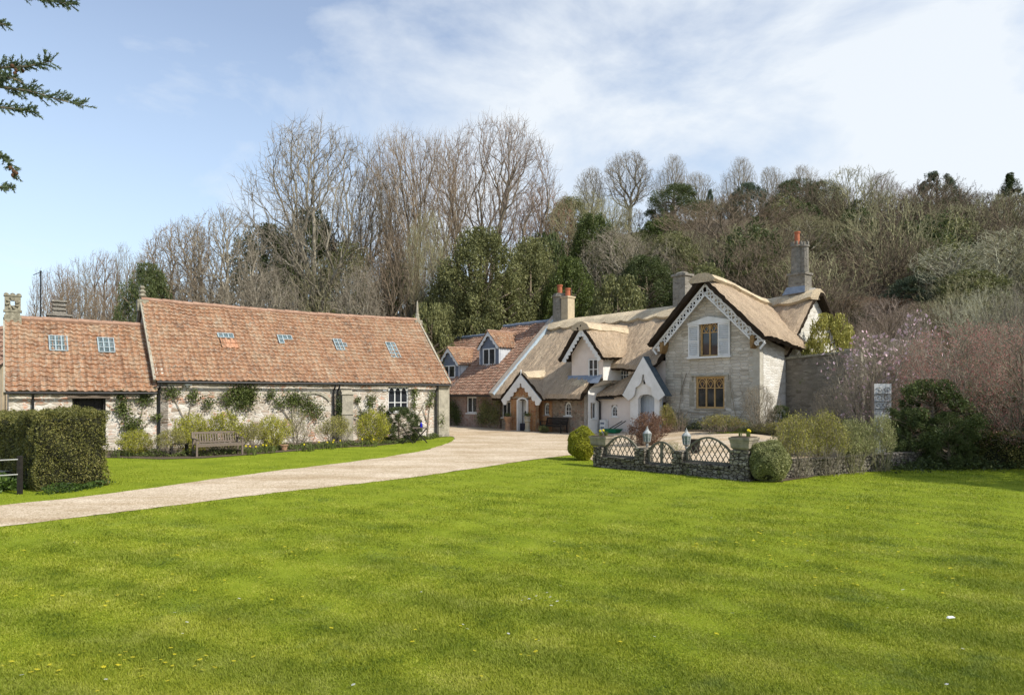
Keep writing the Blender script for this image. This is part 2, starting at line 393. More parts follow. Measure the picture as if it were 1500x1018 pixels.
def mat_ground(name, stops, s1=3, s2=60, bump=.5, bdist=.02, extra=None):
    m, nt, b = new_mat(name); t = NT(nt); v = t.coord('Object')
    a = t.noise(v, s1, 6, .7); f = t.noise(v, s2, 3, .7)
    g = t.math('ADD', t.math('MULTIPLY', a, .55), t.math('MULTIPLY', f, .45))
    c = t.ramp(g, stops)
    if extra:
        c = t.mix(t.ramp(t.noise(v, extra[1], 4, .6), [(extra[2], (0, 0, 0)), (extra[2]+.1, (1, 1, 1))]), c, extra[0])
    t.lk(c, b.inputs['Base Color']); b.inputs['Roughness'].default_value = .95; b.inputs['Specular IOR Level'].default_value = .1
    t.lk(t.bump(g, bump, bdist), b.inputs['Normal']); return m
M['lawn'] = mat_ground('lawn_turf', [(.3, (.10, .145, .010)), (.5, (.20, .25, .014)), (.7, (.31, .355, .035))], .8, 30, .8, .03)
M['earth'] = mat_ground('woodland_floor', [(.3, (.05, .042, .028)), (.5, (.11, .085, .06)), (.7, (.18, .145, .10))], .5, 12, .8, .1, ((.06, .065, .028), .25, .56))
M['soil'] = mat_ground('bed_soil', [(.3, (.05, .038, .026)), (.55, (.13, .10, .07)), (.75, (.24, .19, .14))], 3, 40, .9, .04)
def mat_gravel():
    m, nt, b = new_mat('pale_gravel'); t = NT(nt); v = t.coord('Object')
    vo = t.new('ShaderNodeTexVoronoi'); vo.inputs['Scale'].default_value = 38; t.lk(v, vo.inputs['Vector'])
    sp = t.new('ShaderNodeSeparateColor'); t.lk(vo.outputs['Color'], sp.inputs[0])
    c = t.ramp(sp.outputs[0], [(0, (.36, .28, .19)), (.2, (.55, .455, .335)), (.7, (.65, .55, .42)), (1, (.76, .68, .54))])
    c = t.mix(.8, c, t.ramp(t.noise(v, .45, 6, .7), [(.32, (.74, .67, .56)), (.6, (1.06, 1.04, 1.02))]), 'MULTIPLY')
    c = t.mix(.5, c, t.ramp(t.noise(v, 5, 5, .8), [(.3, (.66, .6, .52)), (.6, (1.06, 1.06, 1.06))]), 'MULTIPLY')
    # wheel tracks run roughly along the drive
    vt = t.coord('Object', (.10, .75, 1), (0, 0, R(-27)))
    c = t.mix(.6, c, t.ramp(t.noise(vt, 1.6, 3, .5), [(.40, (.78, .71, .6)), (.56, (1.04, 1.03, 1.02))]), 'MULTIPLY')
    c = t.mix(t.ramp(t.noise(v, 2.3, 6, .8), [(.66, (0, 0, 0)), (.74, (.5, .5, .5))]), c, (.20, .22, .08))
    t.lk(c, b.inputs['Base Color']); b.inputs['Roughness'].default_value = .95; b.inputs['Specular IOR Level'].default_value = .1
    t.lk(t.bump(vo.outputs['Distance'], .6, .015), b.inputs['Normal']); return m
M['gravel'] = mat_gravel()
def mat_grass():
    m, nt, b = new_mat('grass_blades'); t = NT(nt); g = t.new('ShaderNodeNewGeometry'); v = t.coord('Object')
    f = t.math('ADD', t.math('MULTIPLY', g.outputs['Random Per Island'], .26), t.math('MULTIPLY', t.noise(v, 1.3, 7, .72), .95))
    c = t.ramp(f, [(.36, (.092, .145, .010)), (.50, (.213, .262, .014)), (.64, (.325, .357, .03)), (.84, (.46, .46, .10))])
    # patches of moss (yellower) and coarse bluish grass
    c = t.mix(t.ramp(t.noise(v, .55, 5, .7), [(.52, (0, 0, 0)), (.66, (.55, .55, .55))]), c, (.30, .32, .028))
    c = t.mix(t.ramp(t.noise(t.coord('Object', (1, 1, 1), (.3, .2, .5)), .8, 6, .75), [(.56, (0, 0, 0)), (.66, (.5, .5, .5))]), c, (.15, .215, .05))
    # mower passes
    vs = t.coord('Object', (1, 1, 1), (0, 0, R(24)))
    wv = t.new('ShaderNodeTexWave', wave_type='BANDS', bands_direction='Y'); wv.inputs['Scale'].default_value = .30
    wv.inputs['Distortion'].default_value = 1.4; wv.inputs['Detail'].default_value = 2; wv.inputs['Detail Scale'].default_value = .6; t.lk(vs, wv.inputs['Vector'])
    c = t.mix(.6, c, t.ramp(wv.outputs['Fac'], [(.25, (.68, .76, .70)), (.75, (1.12, 1.10, 1.06))]), 'MULTIPLY')
    t.lk(c, b.inputs['Base Color']); b.inputs['Roughness'].default_value = .6; b.inputs['Specular IOR Level'].default_value = .25
    tr = t.new('ShaderNodeBsdfTranslucent'); t.lk(c, tr.inputs[0]); mx = t.new('ShaderNodeMixShader'); mx.inputs[0].default_value = .3
    t.lk(b.outputs[0], mx.inputs[1]); t.lk(tr.outputs[0], mx.inputs[2]); t.lk(mx.outputs[0], t.n['Material Output'].inputs[0]); return m
M['grass'] = mat_grass()
M['bark_grey'] = mat_bark('grey_bark', (.40, .36, .275), (.16, .14, .10))
M['bark_brown'] = mat_bark('brown_bark', (.30, .245, .17), (.13, .10, .07))
M['twig_grey'] = mat_bark('grey_twigs', (.40, .35, .265), (.19, .16, .115))
M['twig_brown'] = mat_bark('brown_twigs', (.40, .315, .215), (.19, .14, .095))
M['twig_red'] = mat_bark('reddish_twigs', (.42, .27, .18), (.20, .125, .085))
M['twig_olive'] = mat_bark('olive_twigs', (.43, .40, .23), (.21, .195, .105))
M['twig_pale'] = mat_bark('pale_twigs', (.56, .54, .38), (.29, .28, .19))
M['twig_purple'] = mat_bark('purplish_twigs', (.41, .325, .26), (.20, .155, .12))
M['leaf_dark'] = mat_leaf('dark_evergreen_leaf', [(.03, .045, .014), (.09, .115, .035), (.19, .21, .07)])
M['leaf_olive'] = mat_leaf('olive_evergreen_leaf', [(.07, .08, .028), (.20, .205, .075), (.36, .35, .14)])
M['leaf_pine'] = mat_leaf('pine_needles', [(.045, .065, .04), (.11, .145, .08), (.20, .23, .13)])
M['leaf_yellow'] = mat_leaf('yellow_green_leaf', [(.14, .15, .018), (.38, .37, .03), (.60, .56, .06)], nscale=2)
M['leaf_mid'] = mat_leaf('mid_green_leaf', [(.05, .07, .02), (.13, .16, .04), (.25, .28, .08)], nscale=2)
M['leaf_bronze'] = mat_leaf('bronze_green_leaf', [(.13, .12, .035), (.34, .32, .07), (.52, .46, .14)], nscale=2)
M['leaf_ivy'] = mat_leaf('ivy_leaf', [(.02, .04, .01), (.07, .12, .02), (.15, .22, .04)], nscale=2)
M['leaf_yew'] = mat_leaf('yew_hedge_leaf', [(.05, .055, .014), (.14, .145, .035), (.24, .215, .06), (.28, .22, .09)], nscale=1.5, trans=.15, namt=.5)
M['leaf_box'] = mat_leaf('golden_box_leaf', [(.14, .15, .018), (.42, .42, .035), (.66, .60, .07)], nscale=1.2, trans=.25)
M['leaf_boxgrey'] = mat_leaf('grey_box_leaf', [(.12, .13, .045), (.34, .35, .14), (.58, .55, .27)], nscale=1.2, trans=.25)
M['leaf_brown'] = mat_leaf('brown_dry_leaf', [(.09, .05, .035), (.17, .095, .06), (.26, .16, .10)], nscale=2)
M['bud_red'] = mat_leaf('pink_red_buds', [(.38, .09, .085), (.60, .24, .21), (.74, .46, .40)], nscale=1)
M['petal_pink'] = mat_leaf('pink_petal', [(.6, .36, .42), (.75, .55, .6), (.85, .72, .74)], nscale=2)
M['petal_yellow'] = mat_leaf('yellow_petal', [(.70, .56, .02), (.85, .70, .03), (.85, .75, .05)], nscale=2)
M['petal_white'] = mat_leaf('white_petal', [(.7, .7, .66), (.8, .8, .78), (.85, .85, .82)], nscale=2)

M['navy'] = mat_simple('dark_navy_paint', (.015, .02, .04), (.01, .012, .025), 4, .6, .1)
M['railwood'] = mat_simple('pale_rail', (.45, .45, .42), (.3, .3, .28), 6, .6, .1)
M['lampframe'] = mat_simple('pale_glazing_bar', (.40, .46, .47), (.26, .30, .31), 5, .6, .1)
M['tilenew'] = mat_tile('fresh_pantiles', [(.56, .27, .15), (.60, .34, .21), (.50, .23, .13)], lf=.9)
M['whitegrey'] = mat_simple('weathered_white_board', (.60, .62, .64), (.42, .44, .47), 4, .7, .2)
M['copestone'] = mat_simple('pale_mossy_coping', (.52, .45, .36), (.28, .22, .17), 9, .95, .6, 30)
M['leadlight'] = mat_simple('pale_lead', (.42, .50, .56), (.30, .37, .42), 5, .6, .2)
M['bluewhite'] = mat_simple('pale_blue_boards', (.55, .60, .66), (.48, .53, .58), 4, .6, .1)
M['quoin'] = mat_simple('pale_quoin_stone', (.52, .49, .41), (.40, .36, .28), 5, .9, .3)
M['ochredark'] = mat_simple('ochre_timber', (.32, .20, .08), (.18, .11, .045), 6, .8, .3)
M['leaf_ivydark'] = mat_leaf('glossy_ivy', [(.03, .045, .012), (.09, .12, .025), (.19, .22, .05)])
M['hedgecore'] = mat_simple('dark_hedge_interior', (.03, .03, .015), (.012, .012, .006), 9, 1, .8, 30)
M['leaf_ivygold'] = mat_leaf('golden_ivy', [(.13, .13, .03), (.36, .34, .07), (.58, .51, .16)], nscale=.8)
M['leaf_laurel'] = mat_leaf('laurel_leaf', [(.035, .05, .014), (.10, .13, .035), (.22, .25, .08)], nscale=1)
M['cone'] = mat_simple('cone_scales', (.13, .065, .03), (.06, .03, .015), 30, .8, .5, 80)
M['trough'] = mat_simple('weathered_trough', (.34, .29, .22), (.15, .135, .10), 6, .9, .5, 20)
M['lampmetal'] = mat_simple('pale_lamp_metal', (.46, .47, .45), (.15, .16, .155), 14, .45, .1)
M['leaf_cypress'] = mat_leaf('blue_green_needles', [(.07, .10, .055), (.16, .21, .11), (.28, .32, .17)], nscale=4, trans=.4)
M['twig_dark'] = mat_bark('shaded_undergrowth_twigs', (.26, .205, .14), (.12, .093, .063))  # darker copy of the brown twigs: shade of the gaps put into the colour
M['wingside'] = mat_stone('sunlit_limewashed_stone', [(.62, .58, .50), (.80, .77, .70), (.72, .68, .60), (.84, .82, .76)], (.74, .70, .62), 2.6, 8, .07, None, (.74, .70, .62), joint=.6, bstr=.7)  # limewashed stone, paler than the front to put sunlight into the colour
# ================================================================== GROUND
def axis(lo, flo, fhi, hi, step=.5):
    a = list(np.arange(flo, fhi+1e-6, step)); s = step; x = fhi
    while x < hi: s = min(s*1.12, 12); x += s; a.append(x)
    s = step; x = flo; pre = []
    while x > lo: s = min(s*1.12, 12); x -= s; pre.append(x)
    return pre[::-1]+a
GX = axis(-420, -24, 28, 420); GY = axis(-60, -2, 58, 520)
def make_ground():
    nx, ny = len(GX), len(GY)
    V = [(x, y, gz(x, y)) for y in GY for x in GX]
    F = [(j*nx+i, j*nx+i+1, (j+1)*nx+i+1, (j+1)*nx+i) for j in range(ny-1) for i in range(nx-1)]
    o = np_obj('ground', V, F, M['earth'], smooth=True); tag(o, kind='structure')
make_ground()
def sheet(name, poly, mat, off):
    bm = bmesh.new(); vs = [bm.verts.new((p[0], p[1], 0)) for p in poly]; bm.faces.new(vs)
    xs = [p[0] for p in poly]; ys = [p[1] for p in poly]
    for L, lo, hi, n in ((GX, min(xs), max(xs), (1, 0, 0)), (GY, min(ys), max(ys), (0, 1, 0))):
        for c in L:
            if lo < c < hi:
                bmesh.ops.bisect_plane(bm, geom=bm.verts[:]+bm.edges[:]+bm.faces[:], dist=1e-5, plane_co=(c if n[0] else 0, c if n[1] else 0, 0), plane_no=n)
    for v in bm.verts: v.co.z = gz(v.co.x, v.co.y)+off
    bmesh.ops.triangulate(bm, faces=[f for f in bm.faces if len(f.verts) > 4])
    bm.normal_update()
    if sum(f.normal.z for f in bm.faces) < 0: bmesh.ops.reverse_faces(bm, faces=bm.faces[:])
    me = bpy.data.meshes.new(name); bm.to_mesh(me); bm.free(); me.materials.append(mat)
    o = bpy.data.objects.new(name, me); COL.objects.link(o); return tag(o, kind='structure')
def W2(*a): p = FC.w(*a); return (p.x, p.y)
def B2(*a): p = FB.w(*a); return (p.x, p.y)
def g2(px, py): p = G(px, py); return (p.x, p.y)
# terrace wall corners in world metres
WA, WB, WC, WD = Vector((2.75, 20.75, 0)), Vector((3.72, 19.65, 0)), Vector((4.66, 18.85, 0)), Vector((5.95, 17.55, 0))
WE = Vector((6.9, 17.7, 0)); WF = Vector((11.2, 20.0, 0)); WH = Vector((20, 20.6, 0))
drive = [(-14, 10.0), (-14, 14.6), g2(-60, 750), g2(0, 741), g2(100, 731), g2(200, 718), g2(300, 704), g2(400, 690.5), g2(480, 681), g2(560, 671), g2(620, 660.5), g2(648, 652), g2(664, 646), g2(666, 641),
         B2(13.9, -.25), B2(13.9, 7), (-9, 47), W2(-31, -1.6), W2(-17.2, -1.6), W2(-9.4, -1.6), W2(-9.4, -.6), W2(-5.3, -.6), W2(-5.3, -.6), W2(-4.6, -1.2), W2(-2.4, -1.9), W2(2.5, -2.2),
         (14.6, 28.5), (13.5, 24), (WF.x, WF.y+.3), (WE.x, WE.y+.1), (WD.x, WD.y), (WA.x, WA.y), g2(858, 668.5), g2(835, 667), g2(800, 671), g2(750, 678), g2(680, 688.5), g2(600, 700), g2(500, 711.5), g2(400, 722.5), g2(300, 735), g2(200, 748), g2(100, 760), g2(0, 772), g2(-60, 780)]
def ragged(poly, k0, k1):
    out = []; rr_ = random.Random(4)
    for i, p in enumerate(poly):
        q = poly[(i+1) % len(poly)]; out.append(p); L = math.hypot(q[0]-p[0], q[1]-p[1])
        if L > .5 and (i < k0 or i >= k1):
            n = int(L/.22); nx, ny = -(q[1]-p[1])/L, (q[0]-p[0])/L; w = 0
            for j in range(1, n):
                t = j/n; w = w*.6+rr_.uniform(-.045, .045); out.append((p[0]+(q[0]-p[0])*t+nx*w, p[1]+(q[1]-p[1])*t+ny*w))
    return out
drive = ragged(drive, 13, 34)
driveway = sheet('gravel_driveway', drive, M['gravel'], .014)
barn_bed = [B2(-4.8, -.05), B2(-4.8, -1.9), g2(170, 671), g2(235, 673), g2(300, 671.5), g2(360, 667), g2(420, 662), g2(480, 656.5), g2(540, 654), g2(580, 650.5), B2(12.1, -1.2), B2(12.6, -.5), B2(13.7, -.3), B2(13.7, -.05)]
lawn_main = [(-14, -2)] + [(-14, 10.0)] + [g2(-60, 780), g2(0, 772), g2(100, 760), g2(200, 748), g2(300, 735), g2(400, 722.5), g2(500, 711.5), g2(600, 700), g2(680, 688.5), g2(750, 678), g2(800, 671), g2(835, 667), g2(858, 668.5),
             (WA.x, WA.y), (WD.x, WD.y), (WE.x-.1, WE.y-.6), g2(1145, 704), g2(1200, 697), g2(1260, 690), g2(1330, 686), g2(1500, 686), g2(1700, 688), (26, 16), (26, -2)]
sheet('lawn', lawn_main, M['lawn'], .006)
left_lawn = [(-14, 14.6), g2(-60, 750), g2(0, 741), g2(100, 731), g2(200, 718), g2(300, 704), g2(400, 690.5), g2(480, 681), g2(560, 671), g2(620, 660.5), g2(648, 652), g2(664, 646), g2(666, 641), B2(13.8, -.2),
             B2(12.6, -.5), B2(12.1, -1.2), g2(580, 650.5), g2(540, 654), g2(480, 656.5), g2(420, 662), g2(360, 667), g2(300, 671.5), g2(235, 673), g2(170, 671), B2(-4.8, -1.9), (-22, 20)]
sheet('lawn', left_lawn, M['lawn'], .006)
sheet('flower_bed', barn_bed, M['soil'], .02)
inner = [g2(1032, 642), g2(1075, 643.5), g2(1150, 643), g2(1215, 640), g2(1200, 634.5), g2(1120, 635.0), g2(1060, 635.5)]
sheet('lawn', inner, M['lawn'], .03)
sheet('shrub_bed', [g2(1138, 707), g2(1200, 697.5), g2(1260, 691), g2(1330, 687), g2(1500, 687), g2(1700, 689), (24, 22), (WF.x+1, WF.y+1), (WF.x, WF.y), (WE.x, WE.y)], M['soil'], .02)
sheet('flower_bed', [W2(-5.2, -.02), W2(-5.2, -.5), W2(-4.4, -1.0), W2(-2.4, -1.5), W2(1.0, -1.7), W2(2.4, -1.2), W2(3.6, 2.0), W2(.02, 2.3), W2(.02, -.02)], M['soil'], .03)

# ================================================================== ROOF AND WALL BUILDERS
def lerp(a, b, t): return a+(b-a)*t
def bil(bl, br, tr, tl, s, t): return (bl.lerp(br, s)).lerp(tl.lerp(tr, s), t)
def tiles(mb, bl, br, tr, tl, col_w=.215, row_h=.255, sub=5, sag=0.0, wave=.052, step=.036):
    """pantiles: rolls along the slope, each course lapping over the one below"""
    bl, br, tr, tl = map(Vector, (bl, br, tr, tl))
    n = (br-bl).cross(tl-bl).normalized()
    nc = max(1, round((br-bl).length/col_w)); nr = max(1, round((tl-bl).length/row_h)); N = nc*sub
    def pt(i, t, lift):
        s = i/N; ph = (i % sub)/sub
        h = wave*(0.5+0.5*math.cos(2*math.pi*ph)) if sub > 2 else 0
        h *= 1.0 if ph < .5 else .8
        p = bil(bl, br, tr, tl, s, t)+n*(h+lift)
        p.z -= sag*math.sin(math.pi*s)*t + .035*math.sin(s*17+t*5)*t + .02*math.sin(s*41+t*9)
        return p
    for r in range(nr):
        t0, t1 = r/nr, (r+1)/nr
        jit = [random.uniform(-.014, .014) for _ in range(nc+1)]
        a = [mb.v(pt(i, t0, step+jit[i//sub])) for i in range(N+1)]
        b = [mb.v(pt(i, t1, 0)) for i in range(N+1)]
        c = [mb.v(pt(i, t0, -.02)) for i in range(N+1)]
        for i in range(N):
            u0, u1 = i/sub, (i+1)/sub; cc = i//sub
            u0 = max(u0, cc+.01); u1 = min(u1, cc+.99)
            mb.f((a[i], a[i+1], b[i+1], b[i]), 0, [(u0, r+.1), (u1, r+.1), (u1, r+.9), (u0, r+.9)])
            mb.f((c[i], c[i+1], a[i+1], a[i]), 0, [(u0, r+.1), (u1, r+.1), (u1, r+.1), (u0, r+.1)])
    return mb
def slab(mb, bl, br, tr, tl, th=.3, ns=24, nt=14, noise=.032, sag=0, round_=.28, edges='blrt', fn=None, m0=0, m1=1):
    """a thatch slope with thickness and soft edges"""
    bl, br, tr, tl = map(Vector, (bl, br, tr, tl))
    n = (br-bl).cross(tl-bl).normalized()
    W = (br-bl).length; H = (tl-bl).length
    top = {}; bot = {}
    for j in range(nt+1):
        for i in range(ns+1):
            s, t = i/ns, j/nt
            p = bil(bl, br, tr, tl, s, t)
            d = 9
            if 'b' in edges: d = min(d, t*H)
            if 't' in edges: d = min(d, (1-t)*H)
            if 'l' in edges: d = min(d, s*W)
            if 'r' in edges: d = min(d, (1-s)*W)
            k = 1-.45*max(0, 1-d/round_)**2
            q = p.copy()
            if fn: q = fn(q, s, t); p2 = fn(p.copy(), s, t)
            else: p2 = p
            z = -sag*math.sin(math.pi*s)*t
            q = q+n*(th*k+random.uniform(-noise, noise)); q.z += z; p2 = p2.copy(); p2.z += z
            edge = (i in (0, ns) or j in (0, nt))
            if edge: p2 += Vector((random.uniform(-1, 1), random.uniform(-1, 1), random.uniform(-1, 1)))*noise
            top[i, j] = mb.v(q); bot[i, j] = mb.v(p2)
    uv = lambda i, j: (i/ns*W, j/nt*H)
    for j in range(nt):
        for i in range(ns):
            mb.f((top[i, j], top[i+1, j], top[i+1, j+1], top[i, j+1]), m0, [uv(i, j), uv(i+1, j), uv(i+1, j+1), uv(i, j+1)])
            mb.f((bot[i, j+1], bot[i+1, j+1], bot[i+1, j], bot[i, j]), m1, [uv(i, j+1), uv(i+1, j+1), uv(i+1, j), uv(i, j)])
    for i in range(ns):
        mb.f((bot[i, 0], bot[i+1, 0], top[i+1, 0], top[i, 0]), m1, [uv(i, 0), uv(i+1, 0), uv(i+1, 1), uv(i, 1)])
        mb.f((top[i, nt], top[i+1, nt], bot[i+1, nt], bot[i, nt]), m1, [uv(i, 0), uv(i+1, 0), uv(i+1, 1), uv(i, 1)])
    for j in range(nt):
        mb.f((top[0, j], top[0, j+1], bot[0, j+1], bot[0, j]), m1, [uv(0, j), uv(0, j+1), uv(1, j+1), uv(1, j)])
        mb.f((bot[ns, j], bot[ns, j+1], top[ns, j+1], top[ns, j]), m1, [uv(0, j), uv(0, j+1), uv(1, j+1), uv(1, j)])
    return mb
def ridgecap(mb, path, dl, dr, width=.9, th=.12, scallop=.16, sc_n=1.6, base=.30, m=0):
    """straw ridge block: wraps over the ridge with a scalloped lower edge; dl/dr are unit vectors down each slope"""
    dl = Vector(dl).normalized(); dr = Vector(dr).normalized(); path = [Vector(p) for p in path]
    L = 0; rows = []
    nl = Vector((0, 0, 1))-dl*dl.z; nl = nl.normalized(); nr = (Vector((0, 0, 1))-dr*dr.z).normalized()
    fine = []
    for a, b in zip(path, path[1:]):
        k = max(2, int((b-a).length/.12))
        for i in range(k): fine.append(a.lerp(b, i/k))
    fine.append(path[-1])
    for i, p in enumerate(fine):
        if i: L += (p-fine[i-1]).length
        w = width+scallop*(abs(math.sin(L*math.pi*sc_n))-.5)
        row = []
        for q, lift in ((p+dl*w, nl*(base-.02)), (p+dl*w, nl*(base+th)), (p+dl*w*.5, nl*(base+th+.03)), (p+dl*.1, nl*(base+th)*.7+nr*(base+th)*.3+Vector((0, 0, .03))),
                        (p+dr*.1, nr*(base+th)*.7+nl*(base+th)*.3+Vector((0, 0, .03))), (p+dr*w*.5, nr*(base+th+.03)), (p+dr*w, nr*(base+th)), (p+dr*w, nr*(base-.02))):
            row.append((q+lift+Vector((0, 0, random.uniform(-.008, .008))), L))
        rows.append(row)
    idx = [[mb.v(q) for q, _ in r] for r in rows]
    vv = [0, .1, .5, .9, 1.1, 1.5, 1.9, 2]
    for i in range(len(rows)-1):
        for j in range(7):
            l0, l1 = rows[i][0][1], rows[i+1][0][1]
            mb.f((idx[i][j], idx[i][j+1], idx[i+1][j+1], idx[i+1][j]), m, [(l0, vv[j]), (l0, vv[j+1]), (l1, vv[j+1]), (l1, vv[j])])
    mb.f(idx[0][::-1], m); mb.f(idx[-1], m)
    return mb
def wall(mb, x0, x1, z0, top, y, depth=.3, holes=(), m=0, back=False):
    """front wall in the x,z plane facing -y; top: number or [(x,z)...]; holes: (xa,xb,za,zb) get reveals"""
    if not isinstance(top, (list, tuple)): top = [(x0, top), (x1, top)]
    def zt(x):
        for (xa, za), (xb, zb) in zip(top, top[1:]):
            if xa-1e-9 <= x <= xb+1e-9: return za if xb == xa else za+(zb-za)*(x-xa)/(xb-xa)
        return top[-1][1]
    xs = sorted(set([x0, x1]+[h for q in holes for h in q[:2]]+[p[0] for p in top]))
    xs = [x for x in xs if x0 <= x <= x1]
    for xa, xb in zip(xs, xs[1:]):
        hs = sorted([h for h in holes if h[0] <= xa+1e-6 and h[1] >= xb-1e-6], key=lambda h: h[2])
        za = z0
        for h in hs:
            mb.face([(xa, y, za), (xb, y, za), (xb, y, h[2]), (xa, y, h[2])], m); za = h[3]
        mb.face([(xa, y, za), (xb, y, za), (xb, y, zt(xb)), (xa, y, zt(xa))], m)
        if back: mb.face([(xb, y+depth, z0), (xa, y+depth, z0), (xa, y+depth, zt(xa)), (xb, y+depth, zt(xb))], m)
        mb.face([(xa, y, zt(xa)), (xb, y, zt(xb)), (xb, y+depth, zt(xb)), (xa, y+depth, zt(xa))], m)
    for a, b, c, d in holes:
        Y = y+min(depth, .22)
        mb.face([(a, y, c), (a, y, d), (a, Y, d), (a, Y, c)], m); mb.face([(b, y, c), (b, Y, c), (b, Y, d), (b, y, d)], m)
        mb.face([(a, y, c), (a, Y, c), (b, Y, c), (b, y, c)], m); mb.face([(a, y, d), (b, y, d), (b, Y, d), (a, Y, d)], m)
    for X, s in ((x0, 1), (x1, 0)):
        q = [(X, y, z0), (X, y, zt(X)), (X, y+depth, zt(X)), (X, y+depth, z0)]; mb.face(q if s else q[::-1], m)
    return mb
def to_side(X):   # wall built facing -y  ->  facing +x at x = X  (x -> y, y -> -x)
    return lambda x, y, z: (X-y, x, z)
def window(T, parent_name, x0, x1, z0, z1, y, nl=2, bars=(), arch=False, frame_m='white', sill=True, fr=.06, xf=None, head=None, glass='glass', sillm=None, vb=0, label=None):
    """frame with mullions (part) > pane, sill"""
    f = MB(); ys, ye = y, y+.07
    f.box(x0, x0+fr, ys, ye, z0, z1); f.box(x1-fr, x1, ys, ye, z0, z1)
    f.box(x0+fr, x1-fr, ys, ye, z0, z0+fr); f.box(x0+fr, x1-fr, ys, ye, z1-fr, z1)
    w = (x1-x0-2*fr)/nl; mull = fr*.8
    for i in range(1, nl): f.box(x0+fr+w*i-mull/2, x0+fr+w*i+mull/2, ys+.003, ye, z0+fr, z1-fr)
    for b in bars:
        zz = z0+(z1-z0)*b; f.box(x0+fr, x1-fr, ys+.008, ye-.01, zz-.018, zz+.018)
    for i in range(nl):
        for k in range(1, vb+1):
            xx = x0+fr+w*i+w*k/(vb+1); f.box(xx-.012, xx+.012, ys+.01, ye-.012, z0+fr, z1-fr)
    if arch:   # gothic heads inside every light
        for i in range(nl):
            a = x0+fr+w*i; b = a+w; h = min(w*.95, (z1-z0)*.5); zt = z1-fr
            for X0, X1 in ((a, a+w/2), (b, b-w/2)):
                pts = []
                for k in range(6):
                    t = k/5; pts.append((X0+(X1-X0)*(1-math.cos(t*math.pi/2)), zt-h+h*math.sin(t*math.pi/2)))
                for p, q in zip(pts, pts[1:]): f.beam((p[0], ys+.035, p[1]), (q[0], ys+.035, q[1]), .045, .05, up=(0, 1, 0))
            if arch == 'tracery':
                zc = zt-h*.62
                f.box(a, b, ys+.01, ye-.01, zt-h*1.02-.02, zt-h*1.02+.02)
                f.beam((a+w*.5, ys+.035, zt-h), (a+w*.22, ys+.035, zc+.12*h), .03, .04, up=(0, 1, 0)); f.beam((a+w*.5, ys+.035, zt-h), (b-w*.22, ys+.035, zc+.12*h), .03, .04, up=(0, 1, 0))
                f.beam((a+w*.22, ys+.035, zc+.12*h), (a+w*.5, ys+.035, zt-h*.2), .03, .04, up=(0, 1, 0)); f.beam((b-w*.22, ys+.035, zc+.12*h), (a+w*.5, ys+.035, zt-h*.2), .03, .04, up=(0, 1, 0))
    if xf: f.xf(xf)
    fo = T.part('window', f, M[frame_m], label=label)
    g = MB(); g.box(x0+.01, x1-.01, y+.05, y+.062, z0+.01, z1-.01)
    if xf: g.xf(xf)
    T.part('pane', g, M[glass], fo)
    if sill:
        s = MB(); s.box(x0-.06, x1+.06, y-.12, y+.06, z0-.07, z0-.003)
        if xf: s.xf(xf)
        T.part('sill', s, M[sillm or frame_m], fo)
    return fo
def arch_pts(x0, x1, z0, z1, n=7, rise=None):
    w = (x1-x0)/2; rise = rise or w*1.5; c = (x0+x1)/2; zs = z1-rise
    L = [(x0, z0), (x0, zs)]+[(x0+w*(1-math.cos(t*math.pi/2*.92))/(1-math.cos(math.pi/2*.92)), zs+rise*math.sin(t*math.pi/2)) for t in [k/n for k in range(1, n)]]+[(c, z1)]
    Rr = [(2*c-x, z) for x, z in L[:-1]][::-1]
    return L+Rr
def arch_window(T, x0, x1, z0, z1, y, fr=.06, sill=True):
    f = MB(); o = arch_pts(x0, x1, z0, z1); i = arch_pts(x0+fr, x1-fr, z0+fr, z1-fr*1.6)
    f.ring(o, i, y, y+.08)
    c = (x0+x1)/2
    f.box(c-.012, c+.012, y+.02, y+.05, z0+fr, z1-fr*1.8)
    for k in (.35, .62): zz = z0+(z1-z0)*k; f.box(x0+fr*.9, x1-fr*.9, y+.022, y+.05, zz-.01, zz+.01)
    fo = T.part('window', f, M['white'])
    g = MB(); g.plate(arch_pts(x0+.02, x1-.02, z0+.02, z1-.03), y+.05, y+.065); T.part('pane', g, M['glass'], fo)
    if sill: s = MB(); s.box(x0-.1, x1+.1, y-.08, y+.07, z0-.06, z0-.003); T.part('sill', s, M['white'], fo)
def barge(mb, cx, hw, za, zf, y, th=.05, bw=.28, sc=7, depth=.10, drop=.0):
    """pair of bargeboards with scalloped lower edge, built as one plate in the x,z plane"""
    L = math.hypot(hw, za-zf); ux, uz = hw/L, (za-zf)/L
    inner = []
    n = sc*8
    for i in range(n+1):
        t = i/n; s = bw+depth*(abs(math.sin(t*math.pi*sc))-.3)
        x = hw*(1-t); z = zf+(za-zf)*t
        x -= s*uz; z -= s*ux
        if x < 0: break
        inner.append((x, z))
    right = [(hw, zf)]+[(hw, zf-drop)]*(drop > 0)
    pts = [(0, za)]+[(hw, zf)]+([(hw, zf-drop)] if drop else [])+inner
    last = inner[-1]; pts.append((0, last[1]+.02))
    left = [(-x, z) for x, z in pts[1:-1]][::-1]
    full = [(cx+x, z) for x, z in pts+left]
    mb.plate(full[::-1], y-th, y); return mb

